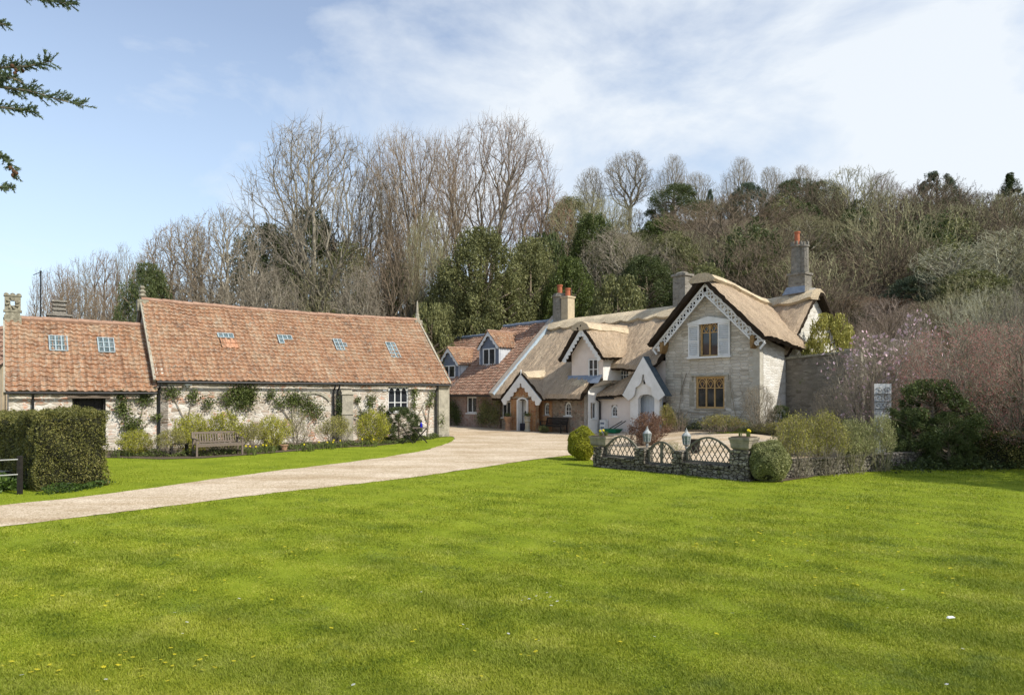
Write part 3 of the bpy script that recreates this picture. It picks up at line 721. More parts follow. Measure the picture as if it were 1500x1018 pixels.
# ================================================================== BARN
def ridge_tiles(mb, p, q, r=.13, n=14):
    p = Vector(p); q = Vector(q)
    for i in range(n):
        a = p.lerp(q, i/n); b = p.lerp(q, (i+1)/n+.01); k = random.uniform(-.012, .012)
        mb.tube([a+Vector((0, 0, k)), b+Vector((0, 0, k-.01))], [r*1.08, r], 7)
def glass_tiles(T, cells, s0, t0, w0, h0, base, up, n, skew=0, label=None):
    """cells: list of (col,row) glass pantiles; base point on the slope"""
    f = MB(); g = MB()
    for c, r in cells:
        for k in range(4):
            x0 = c*w0+k*w0/4; x1 = x0+w0/4
            h0a = .012+.03*abs(math.cos(math.pi*k/4)); h1a = .012+.03*abs(math.cos(math.pi*(k+1)/4))
            P = lambda x, t, h: base+Vector((x, 0, 0))+up*t+n*(h+.055)
            g.face([P(x0+.02, r*h0+.02, h0a), P(x1, r*h0+.02, h1a), P(x1, (r+1)*h0-.01, h1a-.015), P(x0+.02, (r+1)*h0-.01, h0a-.015)])
    cs = sorted(set(c for c, r in cells)); rs = sorted(set(r for c, r in cells))
    for c, r in cells:
        P = lambda x, t, h: base+Vector((x, 0, 0))+up*t+n*h
        f.beam(P(c*w0, r*h0, .075), P(c*w0, (r+1)*h0, .075), .035, .05, up=n)
        f.beam(P((c+1)*w0, r*h0, .077), P((c+1)*w0, (r+1)*h0, .077), .035, .05, up=n)
        f.beam(P(c*w0, r*h0, .072), P((c+1)*w0, r*h0, .072), .035, .04, up=n)
        f.beam(P(c*w0, (r+1)*h0, .073), P((c+1)*w0, (r+1)*h0, .073), .035, .04, up=n)
    fo = T.part('skylight', f, M['lampframe'], label=label); T.part('glass_tiles', g, M['glassblock'], fo)

def build_barn():
    L = 13.75; D = 6.5; ez = 2.9; rz = 6.38
    T = Thing('stone_barn', 'long stone barn with steep orange pantile roof and a white gothic window', 'barn', FB, (0, 0, 0))
    w = MB()
    wall(w, 0, L, -.2, ez+.1, 0, .4, [(10.32, 11.45, 1.35, 2.62), (3.45, 3.8, 1.75, 2.05)])
    # gable ends and back
    gab = [(0, ez+.1), (D/2, rz-.05), (D, ez+.1)]
    s = len(w.V); wall(w, 0, D, -.2, gab, 0, .4, []); w.xf(to_side(L), s)
    s = len(w.V); wall(w, 0, D, -.2, gab, 0, .4, []); w.xf(lambda x, y, z: (y, x, z), s)
    s = len(w.V); wall(w, 0, L, -.2, ez+.1, 0, .3, []); w.xf(lambda x, y, z: (x, D-y, z), s)
    T.part('wall', w, M['barn'])
    b = MB()   # buttresses, rendered end pier and lintel
    b.box(7.8, 8.35, -.28, -.003, -.2, 2.25); b.face([(7.8, -.28, 2.25), (8.35, -.28, 2.25), (8.35, -.003, 2.5), (7.8, -.003, 2.5)]); b.box(7.75, 8.4, -.32, -.003, 1.25, 1.33); b.box(7.75, 8.4, -.33, -.003, 2.2, 2.27)
    b2 = MB(); b2.box(13.15, 13.8, -.12, -.003, -.2, 2.6); b2.box(13.1, 13.85, -.18, -.004, 2.6, 2.68); T.part('corner_pier', b2, M['ashlar'])
    b3 = MB()
    for i in range(9):   # shallow relieving arch
        a0 = math.pi*(.16+.68*i/9); a1 = math.pi*(.16+.68*(i+1)/9); c = 6.5
        b3.beam((c+.9*math.cos(a0), -.02, 1.55+.75*math.sin(a0)), (c+.9*math.cos(a1), -.02, 1.55+.75*math.sin(a1)), .12, .09, up=(0, 1, 0))
    T.part('buttress', b, M['ashlar']); T.part('blocked_arch', b3, M['ashlar'])
    r = MB(); e = .22
    run = D/2; sl = (rz-ez)/run
    tiles(r, (-.12, -e, ez-e*sl*.6), (L+.12, -e, ez-e*sl*.6), (L+.1, run, rz), (-.1, run, rz), sag=.10)
    s = len(r.V)
    tiles(r, (L+.12, D+e, ez-e*sl*.6), (-.12, D+e, ez-e*sl*.6), (-.1, run, rz), (L+.1, run, rz), col_w=.5, row_h=.5, sub=4, sag=.10)
    ro = T.part('roof', r, M['tile'])
    rt = MB(); 
    pts = [(x, run, rz+.03-.10*math.sin(math.pi*x/L)) for x in np.linspace(-.1, L+.1, 12)]
    for a, c in zip(pts, pts[1:]): ridge_tiles(rt, a, c, .12, 3)
    T.part('ridge_tiles', rt, M['ridge'], ro)
    for X in (-.12, L+.06):
        v = MB(); v.beam((X, -e, ez-e*sl*.6), (X, run, rz), .10, .12); v.beam((X, run, rz), (X, D+e, ez-.2), .10, .12); T.part('verge', v, M['ashlar'], ro)
    # window
    f = window(T, 'window', 10.32, 11.45, 1.35, 2.62, .06, 3, (.36,), True, fr=.055)
    hd = MB(); hd.box(10.2, 11.57, -.06, -.003, 2.63, 2.73); hd.box(10.0, 10.2, -.07, -.003, 2.38, 2.46)
    T.part('window_hood', hd, M['white'])
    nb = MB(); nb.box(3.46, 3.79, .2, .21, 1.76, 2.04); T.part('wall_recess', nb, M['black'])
    # gutter and downpipes
    g = MB(); g.tube([(-.05, -.3, ez-.2), (L*.5, -.3, ez-.2), (L+.05, -.3, ez-.21)], .055, 7); T.part('gutter', g, M['black'])
    for x in (.06, 7.45, 7.66, 13.0):
        p = MB(); p.tube([(x, -.3, ez-.22), (x, -.28, ez-.35), (x, -.1, ez-.5), (x, -.1, 0)], .045, 7); T.part('downpipe', p, M['black'])
    p = MB(); p.box(1.0, 1.25, -.25, -.02, ez-.32, ez-.15); p.box(1.08, 1.16, -.1, -.0, ez-.4, ez-.3); T.part('flood_lamp', p, M['white'])
    # finials
    for X, h, m in ((-.05, .75, 'mossystone'), (L+.0, 1.1, 'ashlar')):
        p = MB(); z = rz-.15
        p.box(X-.22, X+.22, run-.2, run+.2, z-.35, z+.16)
        if h > 1:
            p.lathe([(.15, z+.16), (.1, z+.4), (.12, z+.46), (.07, z+.55), (.05, z+h), (.015, z+h+.15)], (X, run), 6)
            for k in range(5): p.lathe([(.02, z+.2+k*.12), (.13-k*.015, z+.23+k*.12), (.02, z+.28+k*.12)], (X, run), 5)
        else:
            p.lathe([(.12, z+.16), (.08, z+.25), (.17, z+.34), (.11, z+.44), (.16, z+.52), (.06, z+.62), (.12, z+.70), (.05, z+h+.05)], (X, run), 7)
        T.part('finial', p, M[m])
    up = Vector((0, run, rz-ez)).normalized(); n = Vector((0, -up.z, up.y))
    B = lambda x, t: Vector((x, 0, ez))+up*t
    glass_tiles(T, [(0, 0), (1, 0), (2, 0)], 0, 0, .22, .28, B(2.75, 2.5), up, n, label='three glass tiles in a row above fresh orange tiles')
    o = MB(); bq = B(2.8, 1.85)
    tiles(o, bq+n*.03, bq+Vector((.72, 0, 0))+n*.03, bq+Vector((.70, 0, 0))+up*.6+n*.03, bq+up*.6+n*.03); T.part('new_tile_patch', o, M['tilenew'], ro)
    glass_tiles(T, [(0, 1), (1, 1), (2, 1), (0, 0)], 0, 0, .22, .28, B(5.45, 2.3), up, n, label='glass tiles in an L shape')
    glass_tiles(T, [(0, 0), (1, 0), (0, 1), (1, 1), (2, 1)][:5]+[(0, 2), (1, 2)], 0, 0, .2, .26, B(8.2, 2.0), up, n, label='stepped block of glass tiles')
    glass_tiles(T, [(c, q) for c in range(2) for q in range(4)], 0, 0, .26, .28, B(11.05, 1.6), up, n, label='tall two-column skylight of glass tiles')
build_barn()

def build_annexe():
    L = 4.75; D = 5.2; ez = 2.42; rz = 5.2; x0 = -4.85
    T = Thing('barn_annexe', 'low stone annexe with orange pantile roof and dark doorway, behind the clipped hedge', 'outbuilding', FB, (x0, 0, 0))
    w = MB()
    wall(w, x0, -.02, -.2, ez+.05, .003, .4, [(-2.9, -1.8, .2, 2.05)])
    gab = [(0, ez), (D/2, rz-.05), (D, ez)]
    s = len(w.V); wall(w, 0, D, -.2, gab, 0, .4, []); w.xf(lambda x, y, z: (x0+y, x, z), s)
    s = len(w.V); wall(w, x0, -.02, -.2, ez, 0, .3, []); w.xf(lambda x, y, z: (x, D-y, z), s)
    T.part('wall', w, M['barn'])
    run = D/2; sl = (rz-ez)/run; e = .2
    r = MB(); tiles(r, (x0-.1, -e, ez-e*sl*.5), (-.02, -e, ez-e*sl*.5), (-.02, run, rz), (x0-.1, run, rz), sag=.05)
    tiles(r, (-.02, D+e, ez-e*sl*.5), (x0-.1, D+e, ez-e*sl*.5), (x0-.1, run, rz), (-.02, run, rz), col_w=.5, row_h=.5, sub=4, sag=.05)
    ro = T.part('roof', r, M['tile'])
    rt = MB(); ridge_tiles(rt, (x0-.1, run, rz+.02), (-.05, run, rz+.01), .12, 12); T.part('ridge_tiles', rt, M['ridge'], ro)
    v = MB(); v.beam((x0-.12, -e, ez-.18), (x0-.12, run, rz-.02), .07, .16); T.part('verge', v, M['ashlar'], ro)
    g = MB(); g.tube([(x0-.1, -.28, ez-.16), (-.05, -.28, ez-.17)], .05, 7); T.part('gutter', g, M['black'])
    p = MB(); p.tube([(x0+.72, -.28, ez-.16), (x0+.72, -.08, ez-.4), (x0+.72, -.08, 0)], .045, 7); T.part('downpipe', p, M['black'])
    l = MB(); l.box(-3.05, -1.65, -.02, .15, 2.05, 2.2); T.part('lintel', l, M['oldwood'])
    d = MB(); d.box(-2.89, -1.81, .3, .33, .2, 2.05); d.box(-2.89, -2.82, .1, .26, .2, 2.04); d.box(-1.88, -1.81, .1, .26, .2, 2.04)
    for k in range(7): d.box(-2.81+k*.132, -2.81+k*.132+.124, .27, .298, .22, 2.03)
    T.part('door', d, M['darkwood'])
    # carved finial on the left gable
    p = MB(); X = x0+.15; z = rz-.25
    p.box(X-.28, X+.28, run-.2, run+.2, z-.1, z+.38); p.box(X-.24, X+.24, run-.16, run+.16, z+.38, z+.5)
    p.box(X-.30, X+.30, run-.18, run+.18, z+.5, z+.58)
    p.ring([(X-.26, z+.58), (X+.26, z+.58), (X+.26, z+1.12), (X-.26, z+1.12)], [(X-.07, z+.75), (X+.07, z+.75), (X+.07, z+.95), (X-.07, z+.95)], run-.14, run+.14)
    for a in range(8):
        t = a*math.pi/4; p.beam((X+.1*math.cos(t), run-.16, z+.85+.1*math.sin(t)), (X+.22*math.cos(t+.3), run-.17, z+.85+.24*math.sin(t+.3)), .06, .08, up=(0, 1, 0))
    p.box(X-.29, X+.29, run-.17, run+.17, z+1.12, z+1.18)
    for k in (-.2, 0, .2): p.lathe([(.07, z+1.18), (.09, z+1.22), (.02, z+1.27)], (X+k, run), 6)
    T.part('finial', p, M['mossystone'])
    up = Vector((0, run, rz-ez)).normalized(); n = Vector((0, -up.z, up.y)); B = lambda x, t: Vector((x, 0, ez))+up*t
    glass_tiles(T, [(c, q) for c in range(3) for q in range(3)], 0, 0, .20, .28, B(x0+1.3, 2.0), up, n, label='left skylight of nine glass tiles')
    glass_tiles(T, [(c, q) for c in range(3) for q in range(3)], 0, 0, .19, .28, B(x0+2.95, 2.0), up, n, label='right skylight of nine glass tiles')
    # chimney behind the ridge
    c = MB(); X = x0+1.75; Y = run+1.2
    c.box(X-.38, X+.38, Y-.3, Y+.3, 3.6, 5.5); c.box(X-.45, X+.45, Y-.36, Y+.36, 5.5, 5.58)
    for k in range(3): c.box(X-.24, X+.24, Y-.22, Y+.22, 5.58+k*.17, 5.68+k*.17); c.box(X-.18, X+.18, Y-.16, Y+.16, 5.68+k*.17, 5.75+k*.17)
    c.box(X-.27, X+.27, Y-.25, Y+.25, 6.09, 6.17)
    T.part('chimney', c, M['chimstone'])
    a = MB(); a.tube([(x0+1.1, run+1.0, 3.8), (x0+1.1, run+1.0, 7.3)], .03, 6); a.tube([(x0+1.1, run+1.0, 7.28), (x0+.85, run+.9, 7.12)], .015, 4); a.box(x0+1.06, x0+1.14, run+.96, run+1.04, 7.26, 7.33)
    T.part('mast', a, M['black'])
build_annexe()
# ================================================================== COTTAGES
PE, PS, PV = 2.2, .944, -2.2          # front slope plane: z = PE + PS*(y-PV)
def rzp(y): return PE+PS*(y-PV)
def tile_dormer(T, cx, hw, y0, zb, zf, za):
    w = MB(); yb = (zf-PE)/PS+PV
    w.plate([(cx-hw+.12, zb), (cx+hw-.12, zb), (cx+hw-.12, zf), (cx, za-.1), (cx-hw+.12, zf)], y0, y0+.1)
    body = T.part('dormer', w, M['bluegrey'])
    for sg in (-1, 1):
        s = MB(); X = cx+sg*(hw-.12)
        s.face([(X, y0, zb-.05), (X, y0, zf+.02), (X, yb+.1, zf+.02), (X, yb-.1, zf-.35)][::sg])
        s.beam((X, y0, zb), (X, y0, zf), .07, .07)
        T.part('dormer_cheek', s, M['whitegrey'], body)
    b = MB(); barge(b, cx, hw+.02, za+.05, zf-.02, y0-.12, .04, .16, 4, .09); T.part('bargeboard', b, M['white'], body)
    r = MB(); yr = (za-PE)/PS+PV+.2
    tiles(r, (cx+hw+.02, y0-.2, zf-.02), (cx+hw+.02, yb+.1, zf-.02), (cx, yr, za+.05), (cx, y0-.2, za+.05), .22, .26, 4)
    tiles(r, (cx-hw-.02, yb+.1, zf-.02), (cx-hw-.02, y0-.2, zf-.02), (cx, y0-.2, za+.05), (cx, yr, za+.05), .22, .26, 4)
    T.part('dormer_roof', r, M['tile'], body)
    rt = MB(); ridge_tiles(rt, (cx, y0-.2, za+.1), (cx, yr, za+.1), .09, 5); T.part('ridge_tiles', rt, M['ridge'], body)
    win = MB(); x0, x1 = cx-hw*.58, cx+hw*.58; z0, z1 = zb+.18, zf-.02
    for a, c in ((x0, x0+.09), ((x0+x1)/2-.05, (x0+x1)/2+.05), (x1-.09, x1)): win.box(a, c, y0-.05, y0-.003, z0, z1)
    win.box(x0, x1, y0-.052, y0-.003, z0-.09, z0+.06); win.box(x0, x1, y0-.052, y0-.003, z1-.08, z1); win.box(x0-.1, x1+.1, y0-.12, y0-.003, z0-.14, z0-.091)
    T.part('window', win, M['white'], body)
    g = MB(); g.box(x0+.03, x1-.03, y0-.02, y0-.004, z0, z1-.02); T.part('pane', g, M['glass'], body)
    fl = MB(); fl.face([(cx-hw-.05, y0-.3, rzp(y0-.3)+.07), (cx+hw+.05, y0-.3, rzp(y0-.3)+.07), (cx+hw+.05, y0+.02, zb+.1), (cx-hw-.05, y0+.02, zb+.1)]); fl.box(cx-hw, cx+hw, y0-.08, y0-.01, zb-.12, zb+.02)
    T.part('flashing', fl, M['lead'], body)

def build_tiled():
    xl, xr = -31.0, -17.25
    T = Thing('tiled_cottage', 'cottage with brown pantile roof and two gabled dormers, left of the thatched cottage', 'house', FC, (-24, -1.7, 0))
    w = MB(); wall(w, xl, xr, -.2, 2.75, -1.7, .35, [(-20.9, -19.75, .95, 2.05)])
    s = len(w.V); D = 11; wall(w, -1.7, 8.2, -.2, [(-1.7, 2.75), (3.2, 7.2), (8.2, 2.5)], 0, .3); w.xf(lambda x, y, z: (-22.9+y, x, z), s)
    s = len(w.V); wall(w, -1.7, 8.2, -.2, [(-1.7, 2.75), (2.57, 6.6), (7.4, 2.5), (8.2, 2.5)], 0, .3); w.xf(lambda x, y, z: (xl+y, x, z), s)
    T.part('wall', w, M['redstone'])
    r = MB()
    tiles(r, (xl-.1, -2.2, rzp(-2.2)), (-22.8, -2.2, rzp(-2.2)), (-22.8, 2.57, rzp(2.57)), (xl-.1, 2.57, rzp(2.57)), .25, .3, 4, .03)
    tiles(r, (-22.8, -2.2, rzp(-2.2)), (xr-.12, -2.2, rzp(-2.2)), (xr-.12, 3.2, rzp(3.2)), (-22.8, 3.2, rzp(3.2)), .25, .3, 5, .03)
    tiles(r, (-22.8, 7.6, 2.2), (xl, 7.6, 2.2), (xl, 2.57, rzp(2.57)), (-22.8, 2.57, rzp(2.57)), .5, .6, 3)
    tiles(r, (xr, 8.6, 2.2), (-22.8, 8.6, 2.2), (-22.8, 3.2, rzp(3.2)), (xr, 3.2, rzp(3.2)), .5, .6, 3)
    ro = T.part('roof', r, M['tile2'])
    rt = MB(); ridge_tiles(rt, (xl, 2.57, rzp(2.57)+.05), (-22.8, 2.57, rzp(2.57)+.05), .12, 18); T.part('ridge_tiles', rt, M['lead'], ro); rt = MB(); ridge_tiles(rt, (-22.8, 3.2, rzp(3.2)+.05), (xr-.3, 3.2, rzp(3.2)+.05), .12, 12)
    T.part('ridge_tiles', rt, M['lead'], ro)
    tile_dormer(T, -20.5, 1.2, 0.0, 4.1, 5.45, 6.55)
    tile_dormer(T, -24.1, 1.35, -.9, 3.25, 4.35, 5.55)
    window(T, 'window', -20.9, -19.75, .95, 2.05, -1.62, 2, fr=.08)
    g = MB(); g.tube([(xl, -2.26, 2.12), (xr-.2, -2.26, 2.12)], .055, 6); T.part('gutter', g, M['black'])
build_tiled()

THM = ['thatch', 'thatchdark']
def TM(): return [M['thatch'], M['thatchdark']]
def build_thatched():
    xl, xr = -17.2, -9.4
    T = Thing('thatched_cottage', 'long low thatched cottage with brick porch and thatched dormer, in the middle of the range', 'house', FC, (-12, -1.7, 0))
    w = MB(); holes = [(-17.05, -15.85, .75, 1.75), (-13.0, -12.55, .98, 1.72), (-11.25, -10.75, .98, 1.78)]
    wall(w, xl+.15, xr-.02, -.2, 2.7, -1.7, .35, holes)
    T.part('wall', w, M['rubble'])
    # orange brick bay round the porch
    w = MB(); wall(w, -15.75, -12.3, -.2, 2.6, -1.74, .03, [(-14.75, -13.75, 0, 2.1), (-13.0, -12.55, .98, 1.72)]); T.part('brick_facing', w, M['brick'])
    # sunlit white return wall and pink recessed walls
    w = MB(); wall(w, -1.7, .3, -.2, [(-1.7, rzp(-1.7)-.1), (-.9, rzp(-.9)+.45), (.3, 4.4)], 0, .3, [(-1.5, -1.05, .85, 1.75)]); w.xf(to_side(xr))
    w.box(xr+.003, xr+.02, -1.68, -.92, 0, .7)
    T.part('return_wall', w, M['whitewash'])
    window(T, 'window', -1.5, -1.05, .85, 1.75, .05, 2, fr=.05, xf=to_side(xr))
    w = MB(); wall(w, xr+.003, -5.42, 1.8, 4.0, .05, .3, [(-8.85, -8.0, 2.75, 3.75)]); wall(w, xr+.003, -6.9, -.2, 2.2, -.75, .3, [(-8.55, -8.1, .98, 1.62)])
    T.part('rendered_wall', w, M['render'])
    window(T, 'window', -8.85, -8.0, 2.75, 3.75, .12, 2, (.3, .55, .8), fr=.05, vb=1, sill=False)
    arch_window(T, -13.0, -12.55, .98, 1.72, -1.66); arch_window(T, -11.25, -10.75, .98, 1.78, -1.66); arch_window(T, -8.55, -8.1, .98, 1.62, -.70)
    window(T, 'window', -17.05, -15.85, .75, 1.75, -1.62, 3, fr=.06)
    bk = MB(); s = len(bk.V); wall(bk, xl, -3, -.2, 2.6, 0, .3); bk.xf(lambda x, y, z: (x, 8.6-y, z)); T.part('back_wall', bk, M['rubble'])
    # main roof
    r = MB(); yr, zr = 3.2, rzp(3.2)-.28
    o = -.26
    def bulge(p, s, t):      # softly swelling thatch
        p.z += .05*math.sin(s*9+1)*math.sin(t*5)
        return p
    slab(r, (xl, -2.3, rzp(-2.3)+o), (xr+.05, -2.3, rzp(-2.3)+o), (xr+.05, yr, zr), (xl, yr, zr), .32, 60, 34, edges='b', fn=bulge)
    def lift(p, s, t):       # the eave over the recessed pink wall rises and dips
        p.z += (.10*math.sin(s*math.pi*1.9)+.30*s**5)*(1-t); return p
    slab(r, (xr-.1, -.6, rzp(-.6)+o), (-5.4, -.6, rzp(-.6)+o), (-5.4, yr, zr), (xr-.1, yr, zr), .32, 34, 24, edges='b', fn=lift)
    slab(r, (-4.6, 8.9, 2.1), (xl, 8.9, 2.1), (xl, yr, zr), (-4.6, yr, zr), .32, 30, 12, edges='bl')
    slab(r, (-5.5, .5, rzp(.5)+o), (-4.0, .5, rzp(.5)+o), (-4.0, yr, zr), (-5.5, yr, zr), .32, 8, 12, edges='')
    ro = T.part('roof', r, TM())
    c = MB(); fr = Vector((0, -1, -PS)); bkv = Vector((0, 1, -.95))
    ridgecap(c, [(xl+.1, yr, zr), (-13, yr, zr-.04), (-9, yr, zr-.02), (-4.2, yr, zr)], fr, bkv, 1.0, .13, .22, .75, .36)
    T.part('straw_ridge', c, M['thatchridge'], ro)
    # stone coping between tile and thatch
    c = MB(); c.beam((xl-.05, -2.35, rzp(-2.35)+.12), (xl-.05, 3.25, rzp(3.25)+.2), .42, .34)
    T.part('coping', c, M['copestone'])
    c = MB(); c.beam((xl+.2, -2.4, rzp(-2.4)+.18), (xl+.2, 3.25, rzp(3.25)+.24), .1, .26); T.part('lead_edge', c, M['leadlight'])
    # ---- porch
    cx = -14.2; hw = 1.85; za, zf, y0 = 3.42, 1.86, -2.5
    p = MB(); barge(p, cx, hw, za, zf, y0, .06, .42, 6, .14, .0); pb = T.part('porch', p, M['white'], label='white scalloped gable board of the brick porch')
    q = MB(); q.box(cx-.02, cx+.02, y0-.04, y0, za, za+.28); q.lathe([(.05, za+.02), (.02, za+.1), (.045, za+.2), (.01, za+.3)], (cx, y0-.02), 7); T.part('porch_finial', q, M['white'], pb)
    q = MB()
    q.plate([(cx-1.15, 0-.1)]+[(cx-1.15, 2.2), (cx, 3.2), (cx+1.15, 2.2), (cx+1.15, -.1), (cx+.52, -.1), (cx+.52, 1.85)]+[(cx+.52*math.cos(a), 1.85+.2*math.sin(a)) for a in (.5, 1.1, 1.57, 2.1, 2.7)]+[(cx-.52, 1.85), (cx-.52, -.1)], y0+.12, y0+.4)
    T.part('porch_wall', q, M['brick'], pb)
    q = MB(); o_ = [(cx-.5, 0), (cx-.5, 1.85), (cx-.3, 1.99), (cx, 2.04), (cx+.3, 1.99), (cx+.5, 1.85), (cx+.5, 0)]
    i_ = [(cx-.41, 0), (cx-.41, 1.8), (cx-.25, 1.91), (cx, 1.95), (cx+.25, 1.91), (cx+.41, 1.8), (cx+.41, 0)]
    q.ring(o_+[(cx+.5, -.02), (cx-.5, -.02)], i_+[(cx+.41, -.01), (cx-.41, -.01)], y0+.06, y0+.42)
    T.part('door_frame', q, M['white'])
    q = MB(); q.box(cx-1.1, cx+.5, y0+.62, y0+.66, 0, 2.15)
    for k in range(10): q.box(cx-1.08+k*.155, cx-1.08+k*.155+.148, y0+.60, y0+.618, .02, 2.1)
    dr = T.part('door', q, M['whitewash'])
    q = MB(); q.lathe([(.01, 1.0), (.05, 1.02), (.05, 1.12), (.01, 1.14)], (cx-.28, y0+.57), 8); q.box(cx-.33, cx-.23, y0+.58, y0+.598, .95, 1.2); T.part('door_handle', q, M['black'], dr)
    # porch thatch: two short slopes and a straw ridge roll
    r = MB(); yb = -.3
    slab(r, (cx+hw+.12, y0-.02, zf-.02), (cx+hw+.2, yb-1.2, zf-.02), (cx, yb+.3, za+.02), (cx, y0-.02, za+.02), .16, 14, 12, edges='b')
    slab(r, (cx-hw-.2, yb-1.2, zf-.02), (cx-hw-.12, y0-.02, zf-.02), (cx, y0-.02, za+.02), (cx, yb+.3, za+.02), .16, 14, 12, edges='b')
    T.part('porch_roof', r, TM(), pb)
    r = MB(); ridgecap(r, [(cx, y0+.02, za), (cx, -1.6, za+.06), (cx, -.3, za+.18)], (-1, 0, -.85), (1, 0, -.85), .62, .1, .1, .6, .16); T.part('straw_ridge', r, M['thatchridge'], pb)
    # low straw apron under the dormer
    r = MB(); 
    slab(r, (-11.6, -1.85, rzp(-1.85)-.02), (-9.5, -1.85, rzp(-1.85)-.02), (-9.5, -1.3, rzp(-1.3)), (-11.6, -1.3, rzp(-1.3)), .16, 20, 5, edges='blrt'); T.part('straw_apron', r, [M['thatchridge'], M['thatch']], ro)
    # ---- thatched dormer
    cx, hw, y0 = -9.9, 1.65, -1.3; za, zf = 6.05, 4.1
    d = MB(); d.plate([(cx-1.2, 3.1), (cx+1.25, 3.1), (cx+1.25, 4.55), (cx, 5.9), (cx-1.2, 4.55)], y0, y0+.15)
    d.plate([(cx-1.2, 3.1), (cx+1.25, 3.1), (cx+1.25, 4.0), (cx-1.2, 4.0)], y0+.16, y0+.2)
    body = T.part('dormer', d, M['render'])
    ck = MB(); ck.face([(cx+1.25, y0, 3.0), (cx+1.25, 1.2, 3.0), (cx+1.25, 1.2, 5.0), (cx+1.25, y0, 4.6)]); ck.face([(cx-1.2, y0, 4.6), (cx-1.2, 1.2, 5.0), (cx-1.2, 1.2, 3.0), (cx-1.2, y0, 3.0)])
    # flared white cheek running down to the return wall
    ck.face([(cx+1.25, y0, 4.3), (cx+1.25, y0, 3.0), (xr+.06, -1.7, 2.55), (xr+.45, -.1, 2.9), (xr+.78, .0, 4.4)])
    T.part('dormer_cheek', ck, M['whitewash'], body)
    r = MB(); yb = 2.3
    slab(r, (cx+hw, y0-.55, zf), (cx+hw, .3, zf+.05), (cx, yb, za), (cx, y0-.55, za), .36, 22, 20, edges='bl', round_=.35)
    slab(r, (cx-hw, .3, zf+.05), (cx-hw, y0-.55, zf), (cx, y0-.55, za), (cx, yb, za), .36, 22, 20, edges='br', round_=.35)
    dr_ = T.part('dormer_roof', r, TM(), body)
    r = MB(); ridgecap(r, [(cx, y0-.56, za), (cx, -.5, za-.03), (cx, 1.0, za-.05), (cx, 2.3, za-.1)], (-hw, 0, zf-za), (hw, 0, zf-za), .62, .09, .08, .5, .36); T.part('straw_ridge', r, M['thatchridge'], body)
    b = MB(); barge(b, cx, hw-.12, za-.08, zf+.06, y0-.42, .05, .2, 9, .13); T.part('bargeboard', b, M['white'], body)
    wn_ = MB(); x0, x1, z0, z1 = cx+.18, cx+.92, 3.15, 4.2
    for a, c in ((x0, x0+.07), ((x0+x1)/2-.035, (x0+x1)/2+.035), (x1-.07, x1)): wn_.box(a, c, y0-.05, y0-.003, z0, z1)
    wn_.box(x0, x1, y0-.053, y0-.003, z0, z0+.07); wn_.box(x0, x1, y0-.053, y0-.003, z1-.07, z1); wn_.box(x0, x1, y0-.04, y0-.003, 3.6, 3.64)
    T.part('window', wn_, M['white'], body)
    g = MB(); g.box(x0+.02, x1-.02, y0-.015, y0-.004, z0+.02, z1-.02); T.part('pane', g, M['glass'], body)
    fl = MB(); fl.face([(cx-1.5, y0-.35, rzp(y0-.35)+.12), (cx+1.2, y0-.35, rzp(y0-.35)+.12), (cx+1.2, y0-.01, 3.3), (cx-1.5, y0-.01, 3.3)]); T.part('flashing', fl, M['lead'], body)
    # ---- lean-to thatch over the arched window
    r = MB()
    def up(p, s, t): p.z += .95*t*s**1.3+.10*s*s*(1-t); return p
    slab(r, (xr+.05, -1.1, 2.0), (-6.9, -.98, 2.05), (-6.3, .1, 2.85), (xr+.05, .1, 2.55), .22, 22, 10, edges='b', fn=up); T.part('lean_to_roof', r, TM())
    p = MB(); p.tube([(xr+.1, -1.15, 1.95), (xr+.1, -.85, 1.8), (xr+.1, -.85, 0)], .05, 7); p.tube([(xr+.1, -1.17, 1.98), (xr+1.4, -1.17, 2.0)], .05, 6); T.part('downpipe', p, M['black'])
    # ---- white entrance porch
    cx = -6.05; y0 = -1.0; za, zf, hw = 4.2, 2.18, 1.42
    p = MB(); barge(p, cx, hw, za, zf, y0, .06, .55, 3, .16); pb = T.part('porch', p, M['white'], label='tall white pierced gable board of the side porch')
    q = MB(); q.plate([(cx-1.0, -.1), (cx-1.0, 2.4), (cx, 3.9), (cx+.95, 2.4), (cx+.95, -.1), (cx+.62, -.1), (cx+.62, 2.0)]+[(cx+.08+.54*math.cos(a), 2.0+.22*math.sin(a)) for a in (.4, .9, 1.4, 1.9, 2.4)]+[(cx-.46, 2.0), (cx-.46, -.1)], y0+.1, y0+.32); T.part('porch_wall', q, M['whitewash'], pb)
    q = MB(); q.box(cx-1.1, cx+.7, y0+.66, y0+.7, 0, 2.4)
    for k in range(10): q.box(cx-1.08+k*.177, cx-1.08+k*.177+.168, y0+.64, y0+.658, .02, 2.35)
    dr = T.part('door', q, M['bluewhite']); q = MB(); q.box(cx+.12, cx+.2, y0+.6, y0+.638, 1.0, 1.3); T.part('letter_box', q, M['black'], dr)
    q = MB(); q.face([(cx+hw+.05, y0-.05, zf), (cx+hw+.05, y0+.42, zf), (cx, y0+.42, za+.03), (cx, y0-.05, za+.03)]); q.face([(cx+hw+.05, y0-.05, zf-.05), (cx, y0-.05, za-.02), (cx, y0+.42, za-.02), (cx+hw+.05, y0+.42, zf-.05)])
    q.box(cx+hw-.02, cx+hw+.08, y0-.05, y0+.42, zf-.06, zf-.001)
    q.face([(cx-hw-.05, y0+.42, zf), (cx-hw-.05, y0-.05, zf), (cx, y0-.05, za+.03), (cx, y0+.42, za+.03)])
    T.part('porch_roof', q, M['slate'], pb)
